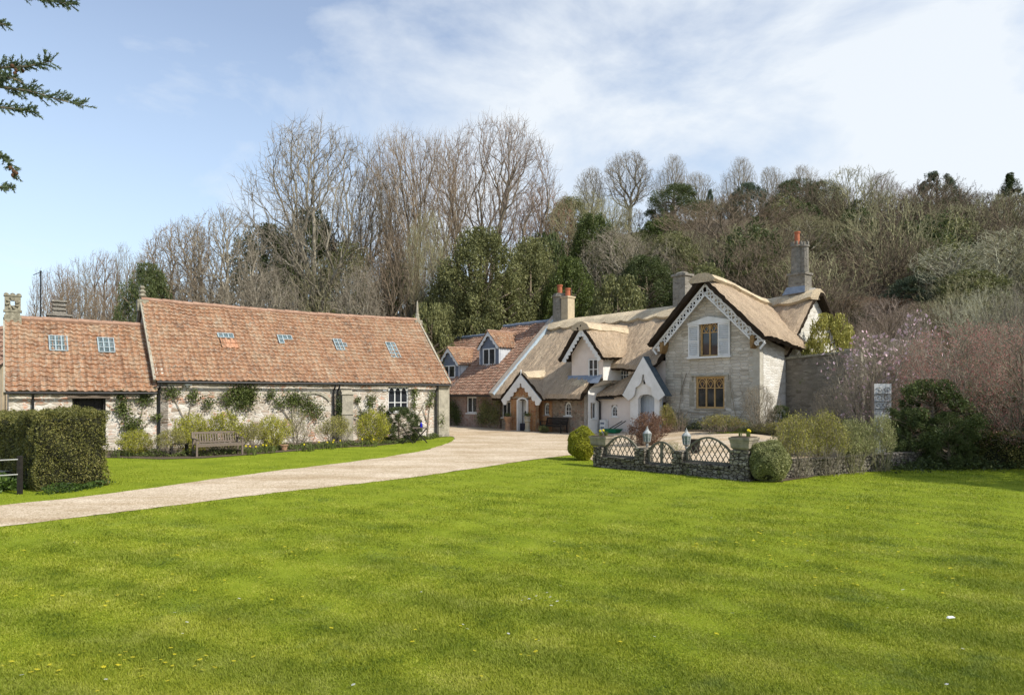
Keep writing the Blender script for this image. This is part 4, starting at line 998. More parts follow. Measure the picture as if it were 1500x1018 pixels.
    q = MB(); q.lathe([(.02, 2.75), (.05, 2.8), (.05, 2.95), (.01, 3.0)], (cx, y0+.05), 6); q.box(cx-.008, cx+.008, y0+.04, y0+.056, 3.0, 3.2); T.part('porch_lamp', q, M['black'], pb)
    # ---- chimneys
    c = MB(); X, Y = -16.6, 3.2
    c.lathe([(.5, 6.4), (.47, 8.85), (.55, 8.87), (.55, 8.98), (.44, 9.0), (.44, 9.12)], (X-.15, Y), 12); co = T.part('chimney', c, M['chimstone'], label='round rubble chimney with one pot')
    c = MB(); c.lathe([(.17, 9.1), (.16, 9.62), (.2, 9.63), (.2, 9.72)], (X-.15, Y), 12); T.part('chimney_pot', c, M['terracotta'], co)
    c = MB(); c.box(X+.32, X+.95, Y-.32, Y+.32, 6.6, 8.72); c.box(X+.27, X+1.0, Y-.37, Y+.37, 8.72, 8.84); co = T.part('chimney', c, M['cream'], label='square cream rendered chimney with one pot')
    c = MB(); c.lathe([(.18, 8.84), (.16, 9.3), (.2, 9.31), (.2, 9.4)], (X+.63, Y), 12); T.part('chimney_pot', c, M['terracotta'], co)
    c = MB(); X = -6.65; c.box(X-.42, X+.42, Y-.34, Y+.34, 6.3, 8.95); c.box(X-.5, X+.5, Y-.42, Y+.42, 8.95, 9.08); c.lathe([(.42, 9.08), (.3, 9.2), (.05, 9.26)], (X, Y), 4)
    T.part('chimney', c, M['chimstone'], label='squat square stone chimney behind the gabled wing')
build_thatched()

def build_wing():
    T = Thing('gabled_stone_house', 'tall grey stone house with thatched gable and white louvred shutters', 'house', FC, (-2.65, 0, 0))
    cx = -2.7; W = 5.4
    w = MB()
    wall(w, -5.4, 0, -.2, [(-5.4, 4.9), (cx, 7.5), (0, 4.9)], 0, .35, [(-3.26, -2.2, 4.1, 5.82), (-3.52, -1.86, 1.5, 3.1)])
    T.part('wall', w, M['wing']); w = MB(); s = 0; wall(w, 0.003, 8.4, -.2, [(.003, 4.95), (2.6, 4.4), (3.0, 4.5), (5.4, 7.75), (8.0, 4.6), (8.4, 4.6)], 0, .35); w.xf(to_side(0), s); T.part('side_wall', w, M['wingside'], label='limewashed side wall, stone paled to look sunlit'); w = MB()
    s = len(w.V); wall(w, .36, 3.2, -.2, 4.9, 0, .3); w.xf(lambda x, y, z: (-5.4+y, x, z), s)
    s = len(w.V); wall(w, -6.6, 0, -.2, 4.5, 0, .3); w.xf(lambda x, y, z: (x, 8.4-y, z), s)
    T.part('back_wall', w, M['wing'])
    q = MB(); q.box(-.0, .03, -.03, .26, -.2, 4.9); 
    for k in range(16): q.box(-.32 if k % 2 else -.5, .035, -.035, .1, k*.31-.1, k*.31+.205)
    T.part('quoins', q, M['quoin'])
    # lower stone window with three gothic lights
    fo = window(T, 'window', -3.52, -1.86, 1.5, 3.1, .05, 3, (), 'tracery', 'ochre', fr=.10, sillm='ashlar')
    q = MB(); q.box(-3.75, -1.62, -.09, -.003, 3.12, 3.2); q.box(-3.75, -3.67, -.08, -.004, 2.9, 3.12); q.box(-1.7, -1.62, -.08, -.004, 2.9, 3.12)
    for X in (-3.9, -1.82): q.box(X+.02, X+.34, -.012, -.002, 1.6, 2.85) if X > -2 else q.box(X, X+.3, -.012, -.002, 1.6, 2.85)
    T.part('hood_mould', q, M['ashlar'])
    q = MB(); q.box(-3.40, -3.22, .103, .108, 1.62, 2.45); T.part('curtain', q, M['curtain'], fo)
    q = MB(); q.box(-2.36, -1.97, .103, .108, 1.62, 1.78); T.part('curtain', q, M['curtain'], fo)
    q = MB(); q.box(-3.42, -3.0, .105, .108, 1.62, 1.65); T.part('glazing_bar', q, M['white'], fo)
    # upper window and shutters
    fo = window(T, 'window', -3.26, -2.2, 4.1, 5.82, .06, 2, (), 'tracery', 'ochre', fr=.09, sill=False)
    q = MB(); q.box(-3.1, -2.85, .125, .13, 4.2, 5.1); T.part('curtain', q, M['curtain'], fo)
    for x0, x1 in ((-3.92, -3.28), (-2.18, -1.52)):
        s_ = MB(); s_.box(x0, x0+.07, -.09, -.035, 4.12, 5.72); s_.box(x1-.07, x1, -.09, -.035, 4.12, 5.72); s_.box(x0+.07, x1-.07, -.09, -.035, 4.12, 4.2); s_.box(x0+.07, x1-.07, -.09, -.035, 5.64, 5.72); s_.box(x0+.07, x1-.07, -.088, -.035, 4.88, 4.94)
        n = 15
        for k in range(n):
            z = 4.22+k*(1.42/n)
            s_.face([(x0+.07, -.085, z), (x1-.07, -.085, z), (x1-.07, -.03, z+.085), (x0+.07, -.03, z+.085)])
        T.part('shutter', s_, M['white'])
    s_ = MB(); s_.plate([(-3.95, 5.725), (-1.49, 5.725), (-1.49, 5.84), (-2.72, 6.1), (-3.95, 5.84)], -.11, -.03); s_.plate([(-3.98, 4.02), (-1.46, 4.02), (-1.46, 4.11), (-3.98, 4.11)], -.13, -.03)
    T.part('window_surround', s_, M['white'])
    # roof
    r = MB()
    hw = 3.25; y0 = -.7; za = 7.72; ze = 4.72
    def ridge_z(y): return za-.75*sstep((y+.7)/5.5)+.10
    def frt(side):
        def fn(p, s, t):
            y = p.y; k = t
            p.z += (ridge_z(y)-za)*k - (1-k)*.16*max(0, y)*(.9 if side > 0 else .3)
            return p
        return fn
    slab(r, (cx+hw, y0, ze), (cx+hw, 3.3, ze), (cx, 5.6, za), (cx, y0, za), .38, 30, 26, edges='bl', round_=.4, fn=frt(1))
    slab(r, (cx-hw, 4.2, ze), (cx-hw, y0, ze), (cx, y0, za), (cx, 5.6, za), .38, 30, 26, edges='br', round_=.4, fn=frt(-1))
    # main range behind: front and back slopes, verge on the right
    slab(r, (-2.9, 2.4, 4.0), (.14, 2.4, 4.0), (.14, 5.4, 7.25), (-2.9, 5.4, 7.05), .36, 16, 22, edges='br', fn=None)
    slab(r, (.42, 8.9, 3.9), (-6.6, 8.9, 3.9), (-6.6, 5.4, 7.0), (.42, 5.4, 7.3), .36, 24, 18, edges='bl', round_=.4)
    slab(r, (-7.2, 2.2, 3.9), (-2.6, 2.2, 3.9), (-2.6, 5.4, 7.05), (-6.6, 5.4, 6.9), .32, 10, 14, edges='')
    ro = T.part('roof', r, TM())
    c = MB()
    ridgecap(c, [(cx, y, ridge_z(y)) for y in np.linspace(y0-.01, 5.2, 10)], (-hw, 0, ze-za), (hw, 0, ze-za), .62, .13, .12, .6, .40)
    ridgecap(c, [(-6.6, 5.4, 6.98), (-2.9, 5.4, 7.08), (-.9, 5.4, 7.2), (.2, 5.4, 7.35)], (0, -1, -1.08), (0, 1, -.9), .75, .14, .14, .6, .38)
    T.part('straw_ridge', c, M['thatchridge'], ro)
    # pierced bargeboards
    b = MB(); y = y0+.30; L = math.hypot(hw, za-ze); ux, uz = hw/L, (za-ze)/L; top = za-.02; hw2 = hw-.10
    for sg in (-1, 1):
        def P(t, d): return (cx+sg*(hw2*(1-t)-d*uz), y, ze+(top-ze)*t-d*ux)
        b.beam(P(-.02, .05), P(1.0, .05), .10, .06, up=(0, 1, 0)); b.beam(P(.02, .40), P(.93, .40), .07, .055, up=(0, 1, 0))
        n = 15
        for k in range(n):
            t0 = .01+k*.93/n; t1 = t0+.93/n
            b.beam(P(t0, .1), P(t1, .37), .055, .04, up=(0, 1, 0)); b.beam(P(t1, .1), P(t0, .37), .055, .04, up=(0, 1, 0))
            if k % 3 == 0: b.beam(P(t0+.012, .24), P(t1-.012, .24), .2, .035, up=(0, 1, 0))
        b.beam(P(-.03, .05), P(-.03, .42), .09, .06, up=(0, 1, 0))
    T.part('bargeboard', b, M['white'])
    for X in (-5.3, -.1):
        k = MB(); k.plate([(X-.1, 4.95), (X+.12, 4.95), (X+.12, 4.75), (X+.02, 4.45), (X-.08, 4.35), (X-.1, 4.6)], -.5, -.04); T.part('eaves_bracket', k, M['ochredark'])
    q = MB(); q.box(cx-2.6, cx+2.6, y0+.5, -.003, 4.86, 4.9); 
    # chimney
    c = MB(); X, Y = -.72, 5.25
    c.box(X-.46, X+.44, Y-.36, Y+.36, 6.6, 8.45); c.box(X-.52, X+.50, Y-.42, Y+.42, 8.45, 8.56)
    c.lathe([(.31, 8.56), (.29, 9.95), (.36, 9.97), (.36, 10.04), (.29, 10.06)], (X-.14, Y-.03), 8)
    c.lathe([(.20, 8.56), (.185, 9.9), (.24, 9.92), (.24, 9.99), (.19, 10.01)], (X+.27, Y-.03), 8)
    for k in range(8):
        a = k*math.pi/4+math.pi/8; c.box(X-.14+.26*math.cos(a)-.05, X-.14+.26*math.cos(a)+.05, Y-.03+.26*math.sin(a)-.05, Y-.03+.26*math.sin(a)+.05, 10.06, 10.24)
    for k in range(5):
        a = k*math.pi*2/5; c.box(X+.27+.165*math.cos(a)-.04, X+.27+.165*math.cos(a)+.04, Y-.03+.165*math.sin(a)-.04, Y-.03+.165*math.sin(a)+.04, 10.01, 10.17)
    co = T.part('chimney', c, M['chimstone'], label='tall octagonal twin-shaft stone chimney with battlemented tops')
    c = MB(); c.lathe([(.14, 10.0), (.125, 10.68), (.155, 10.69), (.155, 10.78)], (X-.14, Y-.03), 12); T.part('chimney_pot', c, M['terracotta'], co)
    c = MB(); c.face([(X-.75, Y-.48, 7.45), (X+.5, Y-.48, 7.5), (X+.46, Y-.37, 7.85), (X-.55, Y-.37, 7.85)]); T.part('flashing', c, M['lead'], co)
build_wing()

# far left: edge of another building
T = Thing('cream_outbuilding', 'glimpse of a cream walled building with a tiled roof at the far left edge', 'outbuilding', WORLD, PX(-50, 560, 30).to_tuple()[:2]+(0,))
x0 = T.at[0]; y0 = T.at[1]; w = MB(); wall(w, x0-5, x0+1.6, -.2, 3.6, y0, .3); T.part('wall', w, M['cream'])
r = MB(); tiles(r, (x0-5, y0-.2, 3.5), (x0+1.8, y0-.2, 3.5), (x0+1.8, y0+2.5, 5.4), (x0-5, y0+2.5, 5.4), .3, .35, 4); T.part('roof', r, M['tile2'])
# wall right of the gabled house
w = MB(); wall(w, .01, 3.5, -.2, [(.01, 3.92), (2.9, 4.1), (3.5, 4.15)], 2.4, .38, back=True)
T = Thing('garden_wall', 'high weathered garden wall running right from the gabled stone house', 'wall', FC, (1.7, 2.4, 0)); T.part('masonry', w, M['gardenwall'])
c = MB(); c.beam((-.0, 2.59, 3.98), (3.0, 2.59, 4.16), .52, .1); T.part('coping', c, M['mossystone'])
c = MB(); c.box(2.95, 3.6, 2.36, 2.82, 0, 4.2); c.box(2.88, 3.68, 2.3, 2.88, 4.2, 4.3); T.part('pier', c, M['ashlar'])
# ================================================================== VEGETATION GENERATORS
def tubes_np(segs, k=3):
    A = np.array([s[0][:] for s in segs]); B = np.array([s[1][:] for s in segs]); ra = np.array([s[2] for s in segs]); rb = np.array([s[3] for s in segs])
    d = B-A; L = np.linalg.norm(d, axis=1, keepdims=True); d /= np.maximum(L, 1e-6)
    up = np.where(np.abs(d[:, 2:3]) < .9, np.array([[0, 0, 1.]]), np.array([[1., 0, 0]]))
    x = np.cross(d, up); x /= np.linalg.norm(x, axis=1, keepdims=True); y = np.cross(d, x)
    V = []; 
    for P, r in ((A, ra), (B, rb)):
        for j in range(k):
            a = 2*math.pi*j/k; V.append(P+(x*math.cos(a)+y*math.sin(a))*r[:, None])
    V = np.stack(V, 1).reshape(-1, 3); n = len(segs); base = (np.arange(n)*2*k)[:, None]
    F = np.concatenate([base+np.array([[j, (j+1) % k, k+(j+1) % k, k+j]]) for j in range(k)], 0)
    return V, F
def leaves_np(P, size, rng, aspect=.6, up=0.0, jitter=.4):
    """one lens shaped quad per point"""
    n = len(P); d = rng.normal(size=(n, 3)); d[:, 2] += up; d /= np.linalg.norm(d, axis=1, keepdims=True)
    e = rng.normal(size=(n, 3)); e -= (e*d).sum(1, keepdims=True)*d; e /= np.linalg.norm(e, axis=1, keepdims=True)
    s = size*(1+jitter*rng.uniform(-1, 1, (n, 1)))
    V = np.stack([P-d*s*.5, P+e*s*aspect*.5, P+d*s*.5, P-e*s*aspect*.5], 1).reshape(-1, 3)
    F = np.arange(4*n).reshape(-1, 4); return V, F
# crown envelopes: z is height fraction, returns radius (in heights) at z and where growth starts
KINDS = {
 'ash':  dict(env=lambda z: .33*math.sqrt(max(0, 1-((z-.64)/.37)**2)), z0=.27, trunk=[(.34, .05), (.46, .22), (.42, .34)], n=3000, up=.12, tip=.013, twig=1.5, ka=1.0),
 'vase': dict(env=lambda z: .08+.22*max(0, (z-.2)/.6)**.8 if z < .78 else .30*math.sqrt(max(0, 1-((z-.78)/.225)**2)), z0=.22, trunk=[(.62, .04), (.55, .14), (.6, .16), (.6, .2), (.5, .3), (.55, .32), (.45, .42), (.45, .40)], n=3600, up=.22, tip=.012, twig=1.4, ka=1.8),
 'oak':  dict(env=lambda z: .56*math.sqrt(max(0, 1-((z-.55)/.46)**2)), z0=.16, trunk=[(.26, .1)], n=2600, up=.05, tip=.013, twig=1.4, ka=.7),
 'fan':  dict(env=lambda z: (.16+.5*(z/.6)**.8 if z < .6 else .66*math.sqrt(max(0, 1-((z-.6)/.405)**2))), z0=.04, trunk=[(.35, .1), (.35, .4), (.3, .5), (.35, .7), (.3, .8), (.3, .9), (.25, 1.0)], n=3000, up=.2, tip=.011, twig=1.1, ka=1.2),
 'pole': dict(env=lambda z: .20*math.sqrt(max(0, 1-((z-.58)/.43)**2))+.02, z0=.16, trunk=[(.85, .02), (.7, .10), (.6, .16)], n=1700, up=.4, tip=.012, twig=1.0, ka=1.1),
 'toak': dict(env=lambda z: .28*math.sqrt(max(0, 1-((z-.70)/.31)**2)), z0=.40, trunk=[(.46, .06)], n=2000, up=.02, tip=.012, twig=1.5, ka=.6, rm=.30),
 'tfan': dict(env=lambda z: .10+.22*(z/.6)**.8 if z < .6 else .32*math.sqrt(max(0, 1-((z-.6)/.405)**2)), z0=.10, trunk=[(.5, .08), (.45, .2), (.4, .3), (.4, .35)], n=2600, up=.12, tip=.012, twig=1.1, ka=1.0, rm=.34),
 'bush': dict(env=lambda z: (.25+.4*(z/.5)**.7 if z < .5 else .65*math.sqrt(max(0, 1-((z-.5)/.505)**2))), z0=.02, trunk=[(.2, .2), (.2, .5), (.2, .8), (.15, 1)], n=700, up=.2, tip=.004, twig=.8, ka=.8),
}
def gen_bare(kind, seed, height, thick=1.0, rmin=None, n=None):
    """branches grow towards points scattered through the crown, then radii follow the pipe rule"""
    Q = KINDS[kind]; rng = np.random.default_rng(seed); N = n or Q['n']; rmin = rmin or Q['tip']
    A = []
    # uneven outline: several overlapping lobes
    lob = rng.uniform(0, 6.283, 5); la = rng.uniform(.06, .20, 5)
    holes = []
    for k in range(9):
        z = rng.uniform(Q['z0']+.1, 1.0); a = rng.uniform(0, 6.283); R_ = Q['env'](min(z, .97)); holes.append((R_*math.cos(a), R_*math.sin(a), z, rng.uniform(.16, .34)*Q['env'](.7)))
    while len(A) < N:
        z = rng.uniform(Q['z0'], 1.0); R_ = Q['env'](z); a = rng.uniform(0, 6.283)
        R_ *= 1+sum(la[k]*math.sin((k+1)*a+lob[k]+z*5) for k in range(5))
        if rng.uniform(0, Q.get('rm', .66)) > R_: continue
        r = R_*rng.uniform(.12, 1)**.55
        X_, Y_ = r*math.cos(a), r*math.sin(a)
        if any((X_-h[0])**2+(Y_-h[1])**2+(z-h[2])**2 < h[3]**2 for h in holes): continue
        A.append((X_, Y_, z))
    A = np.array(A)*height
    # order the targets coarse to fine, so that the first ones become limbs and the last ones twigs
    order = []; dm = np.full(N, 1e9); c = int(A[:, 2].argmax())
    for _ in range(N):
        order.append(c); dm = np.minimum(dm, ((A-A[c])**2).sum(1)); dm[c] = -1; c = int(dm.argmax())
    D = height/48
    cap_ = 40000; pos = np.zeros((cap_, 3)); dr = np.zeros((cap_, 3)); par = np.full(cap_, -1); pl = np.zeros(cap_); m = 0
    for s_, (th, ln) in enumerate(Q['trunk']):
        a = 6.283*s_*.381966*1.0+rng.uniform(-.4, .4); ln *= rng.uniform(.8, 1.15)
        p = np.array([math.cos(a), math.sin(a), 0])*height*.012*(len(Q['trunk']) > 1); p[2] = -.4; L = th*height*rng.uniform(.9, 1.05); k = max(3, int(L/D)); last = -1
        side = rng.normal(size=3)*.06; side[2] = 0
        for i in range(k+1):
            t = i/k; d = np.array([math.cos(a)*ln*(.6+.6*t), math.sin(a)*ln*(.6+.6*t), 1])+side*math.sin(t*7+s_)+rng.normal(size=3)*.05; d /= np.linalg.norm(d)
            if i: p = p+d*L/k
            pos[m] = p; dr[m] = d; par[m] = last; pl[m] = (pl[last]+L/k if last >= 0 else 0); last = m; m += 1
    wob = .13 if kind == 'oak' else .07
    for c in order:
        T_ = A[c]; v = T_-pos[:m]; ds = np.sqrt((v*v).sum(1))+1e-6; cs = (v*dr[:m]).sum(1)/ds
        cost = ds*(1+Q['ka']*(1-cs))+.50*pl[:m]+np.maximum(0, -v[:, 2])*1.2*(ds > D*2)
        b = int(cost.argmin()); L = ds[b]
        if L < D*.45: continue
        k = max(1, int(round(L/D))); p0 = pos[b].copy(); d0 = dr[b]*.75+v[b]/L*.6; d0 /= np.linalg.norm(d0)
        c1 = p0+d0*L*.38; c2 = T_-(v[b]/L*(1-Q['up'])+np.array([0, 0, Q['up']]))*L*.30; last = b; q0 = p0
        w = rng.normal(size=3)*wob*L*(k > 2)
        for i in range(1, k+1):
            t = i/k; q = (1-t)**3*p0+3*(1-t)**2*t*c1+3*(1-t)*t*t*c2+t**3*T_+w*math.sin(t*math.pi*2)*.6+rng.normal(size=3)*D*.09*(i < k)
            dd = q-q0; dd /= np.linalg.norm(dd)+1e-9; pos[m] = q; dr[m] = dd; par[m] = last; pl[m] = pl[last]+np.linalg.norm(q-q0); last = m; m += 1; q0 = q
        if m > 30000: break
    pos = pos[:m]; par = par[:m]; n_ = m; e = 2.1
    cnt = np.bincount(par[par >= 0], minlength=n_)
    tipr = rmin*thick; acc = np.where(cnt == 0, tipr**e, 0.0)
    for i in range(n_-1, -1, -1):
        if par[i] >= 0: acc[par[i]] += acc[i]
    rad = acc**(1/e); mxr = height*.024*thick; rad = np.where(rad > mxr*.5, mxr*.5+(rad-mxr*.5)*.35, rad)
    out = []; tips = []
    for i in range(n_):
        p = par[i]
        if p < 0: continue
        lv = 0 if rad[i] > tipr*5 else (1 if rad[i] > tipr*2.6 else 2)
        out.append((Vector(pos[p]), Vector(pos[i]), min(rad[p], rad[i]*1.5), rad[i], lv))
    # fine twigs on the thin wood
    thin = np.nonzero(rad < tipr*2.2)[0]; sel = rng.choice(thin, int(len(thin)*Q['twig']))
    for i in sel:
        p = par[i]; d = pos[i]-pos[p]; d /= np.linalg.norm(d)+1e-9
        w = d*.8+rng.normal(size=3)*.55+np.array([0, 0, Q['up']*.8]); w /= np.linalg.norm(w); L = D*rng.uniform(.8, 2.0)
        m = pos[i]+w*L*.55; w2 = w+rng.normal(size=3)*.3; w2 /= np.linalg.norm(w2); q = m+w2*L*.5
        out.append((Vector(pos[i]), Vector(m), tipr*.8, tipr*.6, 3)); out.append((Vector(m), Vector(q), tipr*.6, tipr*.35, 3)); tips.append(Vector(q))
    zmax = max(o[1].z for o in out); k = height/zmax
    rs = sorted(math.hypot(o[1].x, o[1].y) for o in out); W = rs[int(len(rs)*.97)]*k
    out = [(o[0]*k, o[1]*k, o[2], o[3], o[4]) for o in out]
    return out, [t*k for t in tips], W
PROTO = {}
def bare_proto(key, kind, seed, height, thick=1.0, rmin=None):
    out, tips, W = gen_bare(kind, seed, height, thick, rmin)
    big = [o for o in out if o[4] <= 1]; sm = [o for o in out if o[4] > 1]
    V, F = tubes_np(big, 6); t = np_mesh('trunk', V, F, M['bark_grey'], smooth=True)
    V, F = tubes_np(sm, 3); c = np_mesh('crown', V, F, M['twig_grey'])
    PROTO[key] = dict(parts=[('trunk', t, 'bark'), ('crown', c, 'twig')], h=height, w=W, n=len(out))
def clump_points(rng, n, shape, nclump, cr):
    """leaf positions in clumps over an uneven crown; shape(u)->radius multiplier at height fraction u (0..1)"""
    C = []
    while len(C) < nclump:
        u = rng.uniform(0, 1); a = rng.uniform(0, 6.283); rad = shape(u)*rng.uniform(.45, 1.0)**.5*rng.uniform(.82, 1.08)
        C.append((math.cos(a)*rad, math.sin(a)*rad, u))
    C = np.array(C); idx = rng.integers(0, nclump, n); d = rng.normal(size=(n, 3)); d /= np.linalg.norm(d, axis=1, keepdims=True)
    rr = rng.uniform(0, 1, (n, 1))**.45
    s = cr*(.5+rng.uniform(0, 1, nclump))[idx][:, None]
    return C[idx]+d*rr*s*np.array([[1, 1, .62]])
def evergreen_proto(key, seed, shape, n=9000, leaf=.2, nclump=70, cr=.16, w=.8, aspect=.55, H=12.0):
    """crown H metres high and about w*H wide, made of leaf clumps"""
    rng = np.random.default_rng(seed); P = clump_points(rng, n, shape, nclump, cr)
    P[:, :2] *= .5*w; P[:, 2] = np.clip(P[:, 2], .01, 1.03)
    V, F = leaves_np(P*H, leaf, rng, aspect); c = np_mesh('crown', V, F, M['leaf_dark'])
    segs = []; r = random.Random(seed)
    segs.append((Vector((0, 0, -.05)), Vector((.01, 0, .5)), .03, .02)); segs.append((Vector((.01, 0, .5)), Vector((0, .01, .9)), .02, .006))
    for k in range(26):
        z = r.uniform(.12, .8); a = r.uniform(0, 6.283); q = shape(z)*.4*w
        segs.append((Vector((0, 0, z)), Vector((math.cos(a)*q, math.sin(a)*q, min(z+.12, .97))), .010, .003))
    V, F = tubes_np(segs, 5); t = np_mesh('trunk', V*H, F, M['bark_brown'], smooth=True)
    PROTO[key] = dict(parts=[('trunk', t, 'bark'), ('crown', c, 'leaf')], h=H, w=.41*w*H)
def shrub_proto(key, seed, kind='bush', height=1.5, leafn=1400, leaf=.05, zmin=.3, rmin=.004, spread=.10):
    out, tips, W = gen_bare(kind, seed, height, 1, rmin); rng = np.random.default_rng(seed)
    V, F = tubes_np(out, 3); st = np_mesh('stems', V, F, M['twig_brown'])
    src = np.array([[*o[1]] for o in out if o[4] >= 1 and o[1].z > height*zmin]); idx = rng.integers(0, len(src), leafn)
    P = src[idx]+rng.normal(size=(leafn, 3))*height*spread*.4
    V, F = leaves_np(P, leaf, rng, .55); lf = np_mesh('foliage', V, F, M['leaf_mid'])
    PROTO[key] = dict(parts=[('stems', st, 'twig'), ('foliage', lf, 'leaf')], h=height, w=W)
def plant(key, name, label, cat, loc, h, w=None, rot=None, mats=None, group=None, base=0.0):
    """place one plant: a thing with its parts; shares the mesh of its kind"""
    pr = PROTO[key]; root = bpy.data.objects.new(name, None); COL.objects.link(root); root.empty_display_size = .3
    root.location = loc; sz = h/pr['h']; sxy = (w/2/pr['w']) if w else sz
    root.rotation_euler = (0, 0, rot if rot is not None else random.uniform(0, 6.28)); root.scale = (sxy, sxy, sz)
    tag(root, label, cat, group)
    for nm, me, role in pr['parts']:
        o = bpy.data.objects.new(nm, me); COL.objects.link(o); o.parent = root
        m = (mats or {}).get(role)
        if m: o.material_slots[0].link = 'OBJECT'; o.material_slots[0].material = M[m]
    return root
def tree_at(key, name, label, cat, px, top, d, wpx, mats=None, group=None, rot=None):
    x = (px-750)/1000*d; z0 = gz(x, d)-.3; zt = CH+(HZ-top)/1000*d
    if key[:3] in ('oak', 'fan') and wpx/1000*d < .78*(zt-z0): key = 't'+key[:3]+('1' if int(px) % 2 else '2')
    return plant(key, name, label, cat, (x, d, z0), zt-z0, wpx/1000*d, rot, mats, group)

bare_proto('ash1', 'ash', 11, 22); bare_proto('ash2', 'ash', 5, 18)
bare_proto('vase1', 'vase', 3, 22); bare_proto('vase2', 'vase', 8, 22)
bare_proto('oak1', 'oak', 4, 14); bare_proto('oak2', 'oak', 21, 12, .8); bare_proto('oak3', 'oak', 33, 13, .8)
bare_proto('fan1', 'fan', 6, 12); bare_proto('fan2', 'fan', 14, 12); bare_proto('fan3', 'fan', 26, 10)
bare_proto('toak1', 'toak', 81, 15); bare_proto('toak2', 'toak', 82, 15); bare_proto('tfan1', 'tfan', 83, 16); bare_proto('tfan2', 'tfan', 84, 16)
bare_proto('pole1', 'pole', 9, 16, 1, .014); bare_proto('pole2', 'pole', 17, 14, 1, .014)
dome = lambda u: math.sqrt(max(0, 1-(max(u-.35, 0)/.65)**2))*(.72+.28*min(1, u/.3))
cone = lambda u: max(.05, 1-u)**.8*(1 if u > .12 else .7)
pine_s = lambda u: (.35 if u < .25 else 1-.75*((u-.25)/.75)**1.6)
evergreen_proto('holm', 41, dome, 60000, .19, 300, .12, .75, .5, 14)
evergreen_proto('holm2', 42, dome, 44000, .20, 220, .13, .85, .5, 12)
evergreen_proto('yew', 43, dome, 30000, .22, 150, .14, 1.0, .3, 9)
evergreen_proto('pine', 44, pine_s, 20000, .24, 80, .11, .8, .25, 9)
evergreen_proto('conifer', 45, cone, 16000, .24, 110, .10, .6, .25, 10)
evergreen_proto('laurel', 46, dome, 30000, .085, 170, .13, 1.15, .45, 3)
evergreen_proto('bigbush', 47, dome, 18000, .2, 130, .14, 1.2, .45, 6)
shrub_proto('shrub1', 51, leafn=5200, leaf=.06, zmin=.2); shrub_proto('shrub2', 52, leafn=4200, leaf=.055, zmin=.42)
shrub_proto('shrub3', 53, leafn=1500, leaf=.04, zmin=.3); shrub_proto('shrub4', 54, leafn=9000, leaf=.055, zmin=.08)

